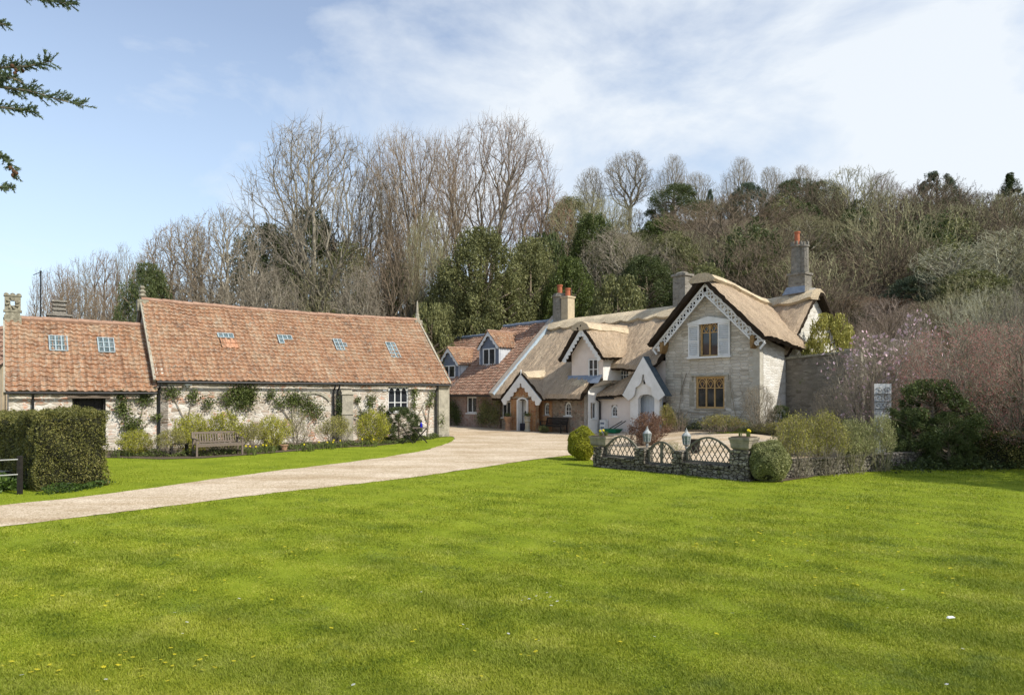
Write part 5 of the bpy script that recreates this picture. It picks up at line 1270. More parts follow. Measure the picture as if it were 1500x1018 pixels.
# ------------------------------------------------------------------ the wood on the hill
BG = dict(bark='bark_grey', twig='twig_grey'); BB = dict(bark='bark_brown', twig='twig_brown'); BR = dict(bark='bark_brown', twig='twig_red')
BO = dict(bark='bark_grey', twig='twig_olive'); BP = dict(bark='bark_grey', twig='twig_pale'); BU = dict(bark='bark_brown', twig='twig_purple')
LD = dict(leaf='leaf_dark'); LO = dict(leaf='leaf_olive'); LP = dict(leaf='leaf_pine'); LI = dict(leaf='leaf_ivy')
TREES = [
 # key, name, label, px, top, d, widthpx, mats
 ('ash1', 'bare_tree', 'tall wide-spreading bare tree with pale limbs behind the middle of the long barn roof', 466, 176, 62, 300, BG),
 ('vase1', 'bare_tree', 'tall narrow upright bare tree with reddish twig tips, left of the twin fan-crowned trees', 606, 182, 64, 165, BB),
 ('vase2', 'bare_tree', 'tallest bare tree with many upright stems in a broad fan, above the olive evergreen', 716, 170, 70, 235, BU),
 ('ash2', 'bare_tree', 'slimmer dark bare tree between the tall pale spreading tree and the narrow reddish one', 540, 240, 66, 120, BB),
 ('oak1', 'bare_tree', 'gnarled bare oak with twisting limbs, leftmost of the pair above the barn roof', 272, 316, 50, 150, BB),
 ('oak2', 'bare_tree', 'gnarled bare oak with a rounded twiggy crown, right of the pair above the barn roof', 330, 296, 51, 165, BG),
 ('oak3', 'bare_tree', 'low bare tree with pale crooked branches just above the barn ridge', 395, 385, 50, 130, BG),
 ('oak1', 'bare_tree', 'low twisting grey bare tree just above the left half of the barn ridge', 300, 400, 50, 130, BG),
 ('oak3', 'bare_tree', 'pale crooked tree leaning above the right half of the barn roof', 530, 380, 52, 100, BG),
 ('fan1', 'bare_tree', 'brown twiggy tree rising behind the right end of the barn ridge', 580, 330, 60, 130, BB),
 ('ash2', 'bare_tree', 'thin straight bare tree beside the finial at the right end of the barn', 628, 300, 60, 90, BO),
 ('oak2', 'bare_tree', 'grey bare tree behind the dark yew above the barn', 430, 320, 72, 120, BG),
 ('fan3', 'bare_tree', 'brown low tree at the foot of the tall pale spreading tree', 480, 370, 60, 120, BO),
 ('pole1', 'birch_tree', 'fine pale bare birch at the far left behind the carved finial', 62, 390, 60, 60, BU),
 ('pole2', 'birch_tree', 'fine bare birch just right of the thin mast', 92, 382, 64, 60, BU),
 ('pole1', 'birch_tree', 'fine bare birch above the left annexe skylight', 122, 372, 66, 64, BG),
 ('pole2', 'birch_tree', 'fine bare birch above the right annexe skylight', 150, 360, 68, 64, BU),
 ('pole1', 'birch_tree', 'fine bare birch left of the dark cedar, tallest of its row', 182, 352, 70, 66, BG),
 ('pole2', 'birch_tree', 'fine bare birch behind the dark cedar', 212, 366, 72, 70, BG),
 ('fan2', 'bare_tree', 'low brown bare thicket tree behind the annexe chimney', 105, 405, 58, 110, BB),
 ('fan3', 'bare_tree', 'low brown bare thicket tree left of the dark cedar', 165, 410, 56, 90, BB),
 ('oak3', 'bare_tree', 'small twiggy bare tree between the birches and the two gnarled oaks', 238, 392, 58, 80, BG),
 ('fan2', 'bare_tree', 'large rust-brown twiggy tree right of the tallest fan-crowned tree', 800, 268, 78, 140, BR),
 ('oak3', 'bare_tree', 'olive-brown bare tree with lit crooked limbs above the two left chimney pots', 862, 275, 74, 180, BO),
 ('oak2', 'bare_tree', 'bare tree with pale forking branches above the thatched cottage ridge', 905, 330, 64, 150, BG),
 ('fan1', 'bare_tree', 'olive-grey twiggy tree in front of the round yew on the hill', 930, 340, 72, 130, BO),
 ('fan1', 'bare_tree', 'huge brown fan-shaped twiggy tree directly above the thatched gable', 1075, 285, 68, 230, BB),
 ('fan2', 'bare_tree', 'brown twiggy tree between the squat chimney and the huge brown fan tree', 1000, 335, 66, 130, BO),
 ('oak2', 'bare_tree', 'warm brown twiggy tree behind the tall battlemented chimney', 1180, 318, 64, 150, BO),
 ('oak1', 'bare_tree', 'greyish bare tree with long arching pale limbs on the slope below the lone pine', 1285, 302, 80, 220, BG),
 ('oak2', 'bare_tree', 'bare tree with silvery horizontal branches on the slope left of the pine', 1235, 335, 74, 150, BG),
 ('fan2', 'bare_tree', 'reddish-brown dome of twigs right of the ivy-covered bush', 1262, 440, 50, 170, BR),
 ('oak3', 'bare_tree', 'rounded tree of brown twigs just right of the battlemented chimney', 1225, 375, 58, 130, BB),
 ('fan3', 'bare_tree', 'brown-green twiggy tree below the silvery arching branches', 1315, 395, 62, 130, BO),
 ('pole2', 'bare_tree', 'pale upright bare tree in front of the right-hand slope, left of its twin', 1395, 355, 48, 130, BP),
 ('pole1', 'bare_tree', 'pale upright bare tree at the right edge, right of its twin', 1465, 330, 50, 150, BP),
 ('fan2', 'bare_tree', 'pale olive twiggy tree between the upright pair at the right', 1430, 380, 52, 160, BP),
 ('fan1', 'bare_tree', 'olive-brown twiggy tree below the dark pine at the right edge', 1478, 300, 72, 130, BO),
 ('oak3', 'bare_tree', 'bare skyline tree with a broad round crown left of the round yew', 922, 220, 108, 90, BG),
 ('oak1', 'bare_tree', 'small bare skyline tree left of the broad round one', 868, 242, 108, 56, BG),
 ('ash2', 'bare_tree', 'slim bare skyline tree directly behind the round yew', 984, 224, 110, 56, BG),
 ('oak2', 'bare_tree', 'bushy bare skyline tree just right of the round yew', 1020, 250, 112, 60, BG),
 ('ash2', 'bare_tree', 'slim upright bare skyline tree above the huge brown fan tree', 1082, 228, 112, 60, BG),
 ('oak3', 'bare_tree', 'round bare skyline tree between the slim upright one and the dark holly', 1128, 242, 112, 54, BG),
 ('oak1', 'bare_tree', 'bare skyline tree behind the dark skyline hollies', 1175, 240, 112, 64, BG),
 ('oak2', 'bare_tree', 'thin bare skyline tree above the battlemented chimney to its right', 1225, 268, 112, 60, BU),
 ('ash2', 'bare_tree', 'thin bare skyline tree with one long branch, left of the pine', 1292, 250, 112, 60, BU),
 ('oak1', 'bare_tree', 'low bare skyline tree left of the pine', 1330, 275, 112, 50, BU),
 ('fan1', 'bare_tree', 'bare skyline tree between the two pines', 1420, 280, 108, 70, BG),
 ('oak1', 'bare_tree', 'grey-brown slope tree under the skyline, above the tall chimney', 1150, 296, 92, 110, BG),
 ('oak3', 'bare_tree', 'brown slope tree under the skyline, right of the round yew', 1040, 296, 96, 100, BO),
 ('fan1', 'bare_tree', 'greenish-brown slope tree under the skyline, left of the round yew', 890, 288, 92, 110, BO),
 ('fan3', 'bare_tree', 'greyish slope tree below the skyline left of the pine', 1340, 312, 92, 110, BG),
 ('fan2', 'bare_tree', 'greyish slope tree below the skyline right of the pine', 1400, 325, 78, 120, BG),
 ('fan1', 'bare_tree', 'brown slope tree below the dark skyline hollies', 1215, 302, 94, 120, BB),
]
for k, nm, lab, px, top, d, wp, mt in TREES:
    tree_at(k, nm, lab, 'tree', px, top, d, wp, mt)
TREES2 = [
 ('fan1', 'brown dense twiggy tree behind the right end of the garden wall', 1300, 430, 40, 130, BU),
 ('fan3', 'brown twiggy thicket tree behind the magnolias, left one', 1345, 440, 44, 130, BB),
 ('fan2', 'olive twiggy thicket tree behind the magnolias, right one', 1400, 425, 42, 140, BO),
 ('fan1', 'pale grey twiggy tree rising over the red-budded trees', 1450, 415, 38, 150, BP),
 ('fan3', 'pale twiggy tree at the right edge over the red-budded trees', 1500, 405, 36, 130, BG),
 ('fan2', 'low brown twiggy tree between the ivy-covered bush and the magnolia', 1235, 470, 43, 90, BB),
 ('oak2', 'low spreading grey bare tree behind the white scrolled gate', 1320, 490, 27, 130, BG),
]
for k, lab, px, top, d, wp, mt in TREES2: tree_at(k, 'bare_tree', lab, 'tree', px, top, d, wp, mt)
EVER = [
 ('holm', 'evergreen_tree', 'rounded olive tree on the upper slope left of the round yew', 835, 296, 84, 80, LO),
 ('bigbush', 'evergreen_bush', 'light olive bush on the slope below the round yew', 968, 322, 78, 70, dict(leaf='leaf_ivydark')),
 ('bigbush', 'evergreen_bush', 'olive bush on the upper slope left of the battlemented chimney', 1125, 320, 84, 60, LO),
 ('bigbush', 'evergreen_bush', 'dark olive bush on the slope between the pine and the arching limbs', 1330, 330, 78, 60, LD),
 ('holm2', 'evergreen_tree', 'olive evergreen on the upper slope under the dark skyline hollies', 1180, 300, 90, 60, LD),
 ('bigbush', 'evergreen_bush', 'grey-green bush low on the right slope above the red-budded trees', 1345, 405, 50, 80, LP),
 ('bigbush', 'evergreen_bush', 'dark green bush on the right slope near the frame edge', 1490, 380, 56, 80, LO),
 ('bigbush', 'evergreen_bush', 'olive bush on the mid slope left of the huge brown fan tree', 985, 345, 66, 80, LO),
 ('bigbush', 'evergreen_bush', 'olive bush just above the thatched gable peak', 1035, 392, 56, 80, LO),
 ('holm2', 'evergreen_tree', 'dark evergreen half hidden in twigs between the two tall chimneys', 1110, 375, 60, 80, LO),
 ('bigbush', 'evergreen_bush', 'dark green bush on the slope directly right of the chimney pot', 1215, 350, 66, 70, LD),
 ('bigbush', 'evergreen_bush', 'mossy green bush under the arching pale limbs', 1300, 345, 70, 100, LO),
 ('bigbush', 'evergreen_bush', 'olive bush on the slope in front of the upright pale pair', 1420, 400, 46, 110, LO),
 ('holm', 'evergreen_tree', 'ivy-clad green tree on the slope above the left thatched ridge', 870, 320, 68, 80, dict(leaf='leaf_ivydark')),
 ('bigbush', 'evergreen_bush', 'dark olive bush behind the ivy-green evergreen and the pots', 800, 350, 66, 80, LD),
 ('holm', 'evergreen_oak', 'large olive-green evergreen oak left of the two left chimney pots', 705, 346, 58, 140, LO),
 ('holm2', 'evergreen_oak', 'darker evergreen at the left foot of the large olive evergreen oak', 662, 398, 58, 100, LO),
 ('holm', 'evergreen_oak', 'evergreen behind the left shoulder of the big olive one', 776, 358, 62, 96, LO),
 ('bigbush', 'evergreen_bush', 'low olive evergreen bush just right of the barn finial', 632, 450, 52, 70, LO),
 ('bigbush', 'evergreen_bush', 'low olive evergreen bush above the tiled dormers', 700, 435, 57, 90, LO),
 ('holm2', 'evergreen_tree', 'ivy-green evergreen immediately right of the two left chimney pots', 836, 385, 60, 90, dict(leaf='leaf_ivydark')),
 ('holm', 'evergreen_tree', 'dark green evergreen above the middle of the thatched ridge', 948, 380, 60, 100, LD),
 ('bigbush', 'evergreen_bush', 'olive evergreen bush left of the squat square chimney', 905, 410, 56, 90, LO),
 ('yew', 'yew_tree', 'round dark yew on the hill crest below the slim skyline tree', 988, 274, 90, 80, LD),
 ('yew', 'yew_tree', 'dark yew behind the long barn, darkest mass left of the tall pale tree', 450, 318, 66, 110, LD),
 ('holm2', 'yew_tree', 'dark spreading evergreen low behind the middle of the barn roof', 385, 340, 64, 120, LD),
 ('yew', 'yew_tree', 'dark evergreen between the tall pale tree and the narrow reddish one', 510, 365, 62, 90, LO),
 ('holm2', 'evergreen_tree', 'shaded evergreen low behind the right of the barn roof', 575, 395, 64, 90, LD),
 ('yew', 'cedar_tree', 'dark layered cedar above the right end of the annexe roof', 214, 395, 46, 84, LD),
 ('pine', 'pine_tree', 'lone green pine on the skyline at the right', 1372, 256, 82, 78, LP),
 ('conifer', 'pine_tree', 'dark ragged pine at the right edge of the skyline', 1480, 257, 76, 66, LD),
 ('yew', 'holly_tree', 'dark skyline holly right of the round bare trees', 1165, 266, 88, 66, LD),
 ('yew', 'holly_tree', 'dark skyline holly above the battlemented chimney', 1205, 268, 86, 56, LD),
 ('holm2', 'holly_tree', 'small dark skyline evergreen behind the huge brown fan tree', 1095, 270, 94, 50, LP),
 ('conifer', 'conifer_tree', 'small pointed conifer on the skyline right of the round yew', 1040, 280, 104, 32, LP),
 ('holm', 'evergreen_tree', 'bluish-green evergreen on the slope beneath the pine', 1365, 350, 66, 120, LP),
 ('holm2', 'evergreen_tree', 'dark evergreen hollow low on the slope beneath the silvery branches', 1290, 385, 72, 120, LP),
 ('bigbush', 'evergreen_bush', 'green bush on the slope behind the ivy-covered bush', 1215, 440, 52, 70, LO),
 ('holm2', 'evergreen_tree', 'dark evergreen behind the upright pair at the right', 1440, 360, 70, 120, LD),
 ('bigbush', 'evergreen_bush', 'yellowish evergreen bush on the upper slope left of the tall chimney', 1192, 292, 98, 36, dict(leaf='leaf_ivydark')),
]
for k, nm, lab, px, top, d, wp, mt in EVER:
    tree_at(k, nm, lab, 'tree' if 'bush' not in nm else 'bush', px, top, d, wp, mt)
# undergrowth of the hillside, a mass nobody could count
def thicket():
    rng = random.Random(77); VV = []; FF = []; MI = []; off = 0; nr = np.random.default_rng(5)
    protos = []
    for sd in (1, 2, 3):
        out, tips, W = gen_bare('fan', 60+sd, 6, 1.0, .011, n=900); out = [o for o in out if o[4] <= 2 or rng.random() < .8]
        protos.append(tubes_np(out, 3))
    lv = []
    for sd in range(3):
        P = clump_points(nr, 2600, dome, 40, .2); P[:, :2] *= 2.6; P[:, 2] *= 4.0; lv.append(leaves_np(P, .20, nr, .5))
    n = 0
    while n < 240:
        k = rng.uniform(-.5, .95); d = (50 if k < .42 else 29)+rng.choice((75, 45))*rng.random()**1.1
        x = k*d; z = gz(x, d)
        u, v = FC.inv(x, d); 
        if v < 10.5 and x < 16: continue
        if v < 7 and x < 22 and d < 34: continue
        n += 1; a = rng.uniform(0, 6.28); s = rng.uniform(.7, 1.25)*(.62 if d < 46 else (.6 if d > 82 else .9))
        ever = rng.random() < .48; small = d < 48
        V, F = (lv if ever else protos)[rng.randrange(3)]
        c, sn = math.cos(a)*s, math.sin(a)*s
        W_ = np.stack([V[:, 0]*c-V[:, 1]*sn+x, V[:, 0]*sn+V[:, 1]*c+d, V[:, 2]*s*rng.uniform(.8, 1.2)+z-.3], 1)
        VV.append(W_); FF.append(F+off); off += len(W_); MI += [rng.choice((2, 3, 3, 4)) if ever else rng.choice((0, 1, 1, 5))]*len(F)
    o = np_obj('hillside_undergrowth', np.concatenate(VV), np.concatenate(FF), [M['twig_dark'], M['twig_dark'], M['leaf_olive'], M['leaf_dark'], M['leaf_ivydark'], M['twig_olive']], mi=MI)
    tag(o, 'tangled brown and olive undergrowth covering the hillside between the trees', 'undergrowth', kind='stuff')
thicket()
# ================================================================== GARDEN PLANTS
def gp(px, py): return G(px, py)
def shrub(key, name, label, px, basepy, top, wpx, mats, group=None, cat='shrub', rot=None):
    p = G(px, basepy); h = CH+(HZ-top)/1000*p.y-p.z
    return plant(key, name, label, cat, (p.x, p.y, p.z-.02), h, wpx/1000*p.y, rot, mats, group)
YL = dict(twig='twig_olive', leaf='leaf_yellow'); ML = dict(twig='twig_brown', leaf='leaf_mid'); BZ = dict(twig='twig_grey', leaf='leaf_bronze')
DK = dict(twig='twig_brown', leaf='leaf_dark'); DR = dict(twig='twig_brown', leaf='leaf_brown')
gb = 'shrubs in the bed along the barn'
shrub('shrub4', 'garden_shrub', 'low yellow-green shrub at the left end of the barn bed, nearest the clipped hedge', 200, 667, 628, 62, YL, gb)
shrub('shrub2', 'garden_shrub', 'brown-green open shrub left of the wooden bench', 250, 668, 628, 60, BZ, gb)
shrub('shrub4', 'garden_shrub', 'tall yellow-green shrub rising behind the left arm of the wooden bench', 283, 664, 604, 66, YL, gb)
shrub('shrub1', 'garden_shrub', 'yellow-green shrub directly behind the wooden bench', 330, 663, 602, 76, YL, gb)
shrub('shrub2', 'garden_shrub', 'brownish shrub just right of the wooden bench', 366, 662, 618, 50, BZ, gb)
shrub('shrub4', 'garden_shrub', 'bright yellow-green dome shrub right of the wooden bench', 398, 659, 607, 56, YL, gb)
shrub('shrub3', 'garden_shrub', 'tall twiggy grey-brown shrub against the barn left of the black downpipes', 436, 655, 596, 52, BZ, gb)
shrub('shrub2', 'garden_shrub', 'olive-brown twiggy shrub right of the black downpipes', 494, 654, 608, 56, BZ, gb)
shrub('shrub4', 'garden_shrub', 'brightest yellow-green shrub below the gothic barn window', 546, 651, 599, 60, YL, gb)
shrub('laurel', 'garden_shrub', 'dark green rounded shrub right of the gothic barn window', 584, 646, 597, 58, LD, gb)
# low plants
def tuft(mb, c, n, h, w, rng, lean=.5):
    for i in range(n):
        a = rng.uniform(0, 6.28); r = rng.uniform(0, .08)*h/.3; b = Vector((c[0]+r*math.cos(a), c[1]+r*math.sin(a), c[2]))
        a += rng.uniform(-.8, .8); l = rng.uniform(.1, lean); hh = h*rng.uniform(.6, 1.1); s = Vector((-math.sin(a), math.cos(a), 0))*w/2
        m = b+Vector((math.cos(a)*l*.3*hh, math.sin(a)*l*.3*hh, hh*.6)); t = b+Vector((math.cos(a)*l*hh, math.sin(a)*l*hh, hh))
        mb.face([b-s, b+s, m+s*.8, m-s*.8]); mb.face([m-s*.8, m+s*.8, t])
rg = random.Random(5)
def daffodils(px, py, n, label, flower='petal_yellow', h=.32, spread=.35, group='spring flowers in the borders', cat='flowers', name='daffodil_clump', zoff=0.0, at=None):
    p = at if at is not None else G(px, py); lf = MB(); fl = MB()
    for i in range(n):
        c = (p.x+rg.uniform(-spread, spread), p.y+rg.uniform(-spread, spread)*.6, p.z+zoff)
        tuft(lf, c, 9, h, .02, rg, .45)
        if rg.random() < (.28 if group.startswith('spring') and at is None else .6):
            t = Vector((c[0]+rg.uniform(-.05, .05), c[1]+rg.uniform(-.05, .05), c[2]+h*rg.uniform(.85, 1.1)))
            for k in range(6):
                a = k*math.pi/3; e = Vector((math.cos(a), rg.uniform(-.3, .1), math.sin(a)))*.042; s = Vector((-math.sin(a), 0, math.cos(a)))*.018
                fl.face([t, t+e*.6+s, t+e, t+e*.6-s])
            fl.tube([t+Vector((0, 0, 0)), t+Vector((.01, -.03, .005))], [.012, .018], 6)
    T = Thing(name, label, cat, WORLD, (p.x, p.y, p.z+zoff), group)
    T.part('foliage', lf, M['leaf_mid']); T.part('blooms', fl, M[flower]) if fl.F else None
for i, (px, py, n, lab) in enumerate([
    (478, 658, 8, 'daffodil clump at the foot of the black downpipes'), (496, 656, 6, 'daffodil clump just right of the one by the downpipes'),
    (540, 655, 6, 'low flowering clump in front of the brightest yellow-green shrub'), (392, 664, 7, 'low green clump in front of the dome shrub right of the bench'),
    (445, 661, 8, 'low leafy clump at the edge of the bed left of the downpipes'), (372, 667, 5, 'low green clump right beside the bench leg'),
    (628, 640, 6, 'bluish leafy clump at the right corner of the barn'), (180, 670, 5, 'low clump at the left end of the barn bed')]):
    daffodils(px, py, n, lab)
# leafy low edging of the beds (a mass)
def edging(name, label, pts, n, leaf, mat, w=.35, h=.22, seed=3, group=None):
    rng = np.random.default_rng(seed); P = []
    L = [Vector((p[0], p[1], 0)) for p in pts]; seg = [(b-a).length for a, b in zip(L, L[1:])]; tot = sum(seg)
    for i in range(n):
        t = rng.uniform(0, tot); k = 0
        while t > seg[k] and k < len(seg)-1: t -= seg[k]; k += 1
        q = L[k].lerp(L[k+1], t/seg[k]); x = q.x+rng.normal()*w*.4; y = q.y+rng.normal()*w*.4
        hh = h*(.5+.5*math.sin(x*5.1)*math.cos(y*4.3))+.08
        P.append((x, y, gz(x, y)+rng.uniform(0, 1)*hh))
    V, F = leaves_np(np.array(P), leaf, rng, .5, .4); o = np_obj(name, V, F, M[mat]); tag(o, label, 'ground cover', kind='stuff')
edging('border_plants', 'low dark leafy plants along the foot of the barn bed', [(q.x, q.y) for q in (G(170, 667), G(235, 669), G(300, 668), G(360, 664), G(420, 659), G(480, 655), G(540, 652), G(590, 649), G(640, 641))], 9000, .07, 'leaf_mid')
edging('border_plants', 'dark leafy ground cover under the red-twigged trees on the right', [(q.x, q.y) for q in (G(1290, 687), G(1380, 684), G(1520, 684), G(1640, 686))], 12000, .08, 'leaf_dark', 1.2, .35, 8)
edging('ivy_ground_cover', 'bright ivy ground cover below the hedge at the far left', [(q.x, q.y) for q in (G(-80, 722), G(0, 717), G(55, 708))], 7000, .10, 'leaf_ivy', .75, .28, 9)
edging('border_plants', 'low ivy at the base of the clipped hedge', [(q.x, q.y) for q in (G(70, 724), G(110, 719), G(150, 710))], 1500, .06, 'leaf_ivy', .3, .15, 10)
edging('border_plants', 'dark trailing stems and leaves at the foot of the gabled house', [W2(-5.2, -.4), W2(-3, -.5), W2(-1, -.6), W2(.3, -.5)], 5000, .07, 'leaf_olive', .7, .55, 12)

# hedges and clipped bushes
def hedge_block(name, label, frame, x0, x1, y0, y1, h, n, leaf, mat, cat='hedge', rnd=.18, core='hedgecore', group=None, taper=.06):
    rng = np.random.default_rng(abs(hash(label)) % 1000 if False else len(label)*7+n % 97)
    T = Thing(name, label, cat, frame, ((x0+x1)/2, (y0+y1)/2, 0), group)
    cx, cy = (x0+x1)/2, (y0+y1)/2; hx, hy = (x1-x0)/2, (y1-y0)/2
    P = []
    A = [hx*2*h, hx*2*h, hy*2*h, hy*2*h, hx*hy*4]; A = np.array(A)/sum(A)
    f = rng.choice(5, n, p=A); u = rng.uniform(-1, 1, n); v = rng.uniform(0, 1, n); w = rng.uniform(-1, 1, n)
    X = np.where(f == 0, u*hx, np.where(f == 1, u*hx, np.where(f == 2, -hx, np.where(f == 3, hx, u*hx))))
    Y = np.where(f == 0, -hy, np.where(f == 1, hy, np.where(f <= 3, u*hy, w*hy)))
    Z = np.where(f == 4, h, v*h)
    lump = .07*np.sin(X*3.1+Z*2.3)*np.cos(Y*2.7+Z*1.9)+.045*np.sin(X*6+Y*5+Z*7)+.03*np.sin(X*13-Y*11+Z*9)
    s = 1-taper*(1-np.abs(Z/h-.45)*1.2)*0
    tp = 1-.05*(Z/h)-.22*np.clip(.18-Z/h, 0, 1)
    r = rng.uniform(-.06, .02, n)+lump+(rng.uniform(0, 1, n) < .03)*rng.uniform(0, .09, n)
    nx = np.where(f == 2, -1, np.where(f == 3, 1, 0)); ny = np.where(f == 0, -1, np.where(f == 1, 1, 0)); nz = np.where(f == 4, 1, 0)
    X = X*tp+nx*r; Y = Y*tp+ny*r; Z = Z+nz*(r-.02)-np.where(f == 4, .09*(np.abs(X/hx)**6+np.abs(Y/hy)**6), 0)
    V, F = leaves_np(np.stack([X, Y, np.maximum(Z, .02)], 1), leaf, rng, .4)
    o = np_obj('foliage', V, F, M[mat]); o.parent = T.root
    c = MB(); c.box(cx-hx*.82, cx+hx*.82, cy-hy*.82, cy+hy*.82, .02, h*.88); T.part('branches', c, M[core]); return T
HF = Frame(-10.75, 15.35, math.atan2(1.05, .92))
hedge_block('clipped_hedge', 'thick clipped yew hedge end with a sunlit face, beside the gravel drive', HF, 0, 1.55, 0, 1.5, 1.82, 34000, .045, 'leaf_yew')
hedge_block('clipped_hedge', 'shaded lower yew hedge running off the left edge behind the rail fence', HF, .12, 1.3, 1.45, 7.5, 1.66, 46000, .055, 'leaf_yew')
def ball(name, label, px, base, top, wpx, mat, seed, cat='topiary', n=26000):
    p = G(px, base-6); h = CH+(HZ-top)/1000*p.y; r = wpx/2000*p.y; rng = np.random.default_rng(seed)
    T = Thing(name, label, cat, WORLD, (p.x, p.y, 0), 'clipped box balls by the terrace wall')
    d = rng.normal(size=(n, 3)); d /= np.linalg.norm(d, axis=1, keepdims=True)
    lump = 1+.08*np.sin(d[:, 0]*5+seed)*np.cos(d[:, 2]*4)+.05*np.sin(d[:, 1]*9+d[:, 2]*7+seed)+(rng.uniform(0, 1, n) < .03)*rng.uniform(0, .12, n); rr = (1-.10*rng.uniform(0, 1, n)**2)*lump
    P = d*rr[:, None]*np.array([[r, r, h/2]]); P[:, :2] *= (1+.10*np.clip(-d[:, 2:3]+.2, -1, .3)); P[:, 2] += h/2
    V, F = leaves_np(P, .038, rng, .55, .2); o = np_obj('foliage', V, F, M[mat]); o.parent = T.root
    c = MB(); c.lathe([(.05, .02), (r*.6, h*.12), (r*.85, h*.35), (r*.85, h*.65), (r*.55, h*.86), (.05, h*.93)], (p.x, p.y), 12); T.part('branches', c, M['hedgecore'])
ball('topiary_ball', 'golden-green clipped ball bush left of the low terrace wall', 853, 680, 625, 43, 'leaf_box', 4)
ball('topiary_ball', 'grey-green clipped ball bush right of the trellis-topped terrace wall', 1125, 711, 645, 58, 'leaf_boxgrey', 9)

# climbers on the barn walls
def climber(frame, at, name, label, leaves, stems, yoff=-.1, mat='leaf_mid', ls=.08, seed=1, stuff=None):
    """at: (x,y) foot on the wall; leaves: (x,z,rx,rz,n) patches; stems: lists of (x,z)"""
    rng = np.random.default_rng(seed); y = at[1]; T = Thing(name, label, 'climbing plant', frame, (at[0], y, 0))
    s = MB()
    for st in stems: s.tube([(x, y-.05-.02*math.sin(i*2), z) for i, (x, z) in enumerate(st)], [max(.03*(1-.8*i/len(st)), .008) for i in range(len(st))], 5)
    if s.F: T.part('stems', s, M['twig_grey'])
    P = []
    for x, z, rx, rz, n in leaves:
        q = rng.normal(size=(n, 3))*.42; q = q[np.abs(q).max(1) < 1.1]
        P.append(np.stack([x+q[:, 0]*rx, y-.10-np.abs(q[:, 1])*.16, z+q[:, 2]*rz], 1))
    if P:
        P = np.concatenate(P)-np.array([[at[0], y, 0]]); V, F = leaves_np(P, ls, rng, .6); o = np_obj('foliage', V, F, M[mat]); o.parent = T.root
climber(FB, (-1.0, 0), 'climbing_plant', 'climber with three leafy tufts on the annexe wall right of the doorway', [(-1.25, 1.7, .35, .5, 500), (-.9, .95, .5, .6, 700), (-.45, 2.05, .45, .35, 450), (-1.3, 2.2, .2, .25, 160), (-.05, 1.3, .3, .2, 160)], [[(-1, 0), (-1.05, .7), (-1.2, 1.5), (-1.25, 2.2)], [(-1, .6), (-.6, 1.3), (-.4, 2.1)], [(-.9, .5), (-.3, 1.1), (0, 1.3)]], seed=1)
climber(FB, (1.2, 0), 'climbing_plant', 'small climber with two tufts near the joint of barn and annexe', [(.55, 2.3, .45, .35, 320), (1.35, 2.15, .3, .35, 260), (1.9, 1.85, .4, .4, 260)], [[(1.2, 0), (1.0, 1.2), (.5, 2.3)], [(1.1, .8), (1.3, 2.1)], [(1.2, .5), (1.9, 1.8), (2.3, 1.9)]], seed=2)
climber(FB, (2.9, 0), 'climbing_plant', 'broad dark climber high on the barn wall above the bench', [(2.7, 2.0, .45, .45, 420), (3.2, 2.3, .6, .45, 800), (3.6, 2.25, .5, .5, 700), (3.3, 1.75, .6, .4, 500)], [[(3, 0), (3.0, 1), (3.2, 2.2)], [(3, .8), (2.6, 1.9)]], seed=3)
climber(FB, (5.6, 0), 'climbing_plant', 'loose climber on the barn wall between the bench and the blocked arch', [(4.5, 2.2, .3, .3, 200), (4.9, 1.9, .4, .4, 260), (5.5, 2.0, .6, .5, 700), (6.1, 1.7, .7, .6, 700), (6.6, 1.4, .6, .6, 400)], [[(5.6, 0), (5.5, 1.2), (5.5, 2.1)], [(5.6, .8), (4.8, 1.9), (4.4, 2.3)], [(5.6, .6), (6.4, 1.6), (7.1, 1.5)]], seed=4)
climber(FB, (7.65, -.1), 'ivy_column', 'narrow column of dark ivy climbing the black downpipes', [(7.65, .6, .22, .7, 500), (7.65, 1.5, .18, .8, 350)], [], mat='leaf_dark', seed=5)
climber(FB, (9.2, 0), 'climbing_plant', 'climber with scattered tufts left of the gothic window', [(8.65, 1.95, .2, .2, 120), (9.35, 1.9, .35, .5, 320), (8.9, 1.2, .4, .4, 300), (9.9, 1.6, .2, .2, 90), (9.95, 1.25, .25, .25, 120)], [[(9.2, 0), (9.25, 1), (9.35, 2.1)], [(9.2, .7), (8.6, 1.9)], [(9.25, .9), (9.9, 1.5)]], seed=6)
climber(FB, (11.9, 0), 'climbing_plant', 'thin climber right of the gothic window', [(11.75, 2.3, .3, .35, 220), (11.7, 1.7, .25, .4, 160)], [[(11.9, 0), (11.8, 1.2), (11.75, 2.4)], [(11.85, .9), (12.3, 1.7)]], seed=7)
climber(FB, (12.5, 0), 'climbing_plant', 'small climber by the right corner pier of the barn', [(12.75, 2.15, .3, .3, 150), (12.6, 1.75, .4, .3, 160), (13.3, .9, .25, .5, 120)], [[(12.5, 0), (12.6, 1.2), (12.8, 2.2)], [(12.5, .8), (12.2, 1.6)]], seed=8)
climber(FC, (-18.3, -1.75), 'climbing_plant', 'dark arching climber on the wall between the two ground-floor windows left of the brick porch', [(-18.6, 1.3, .8, .8, 1200), (-17.6, .9, .8, .9, 1400), (-18.9, .6, .9, .6, 900), (-17.3, 1.7, .4, .4, 300)], [[(-18.3, 0), (-18.5, 1), (-18.9, 1.8)], [(-18.2, .3), (-17.6, 1.6), (-17.0, 1.9)]], mat='leaf_olive', seed=9)
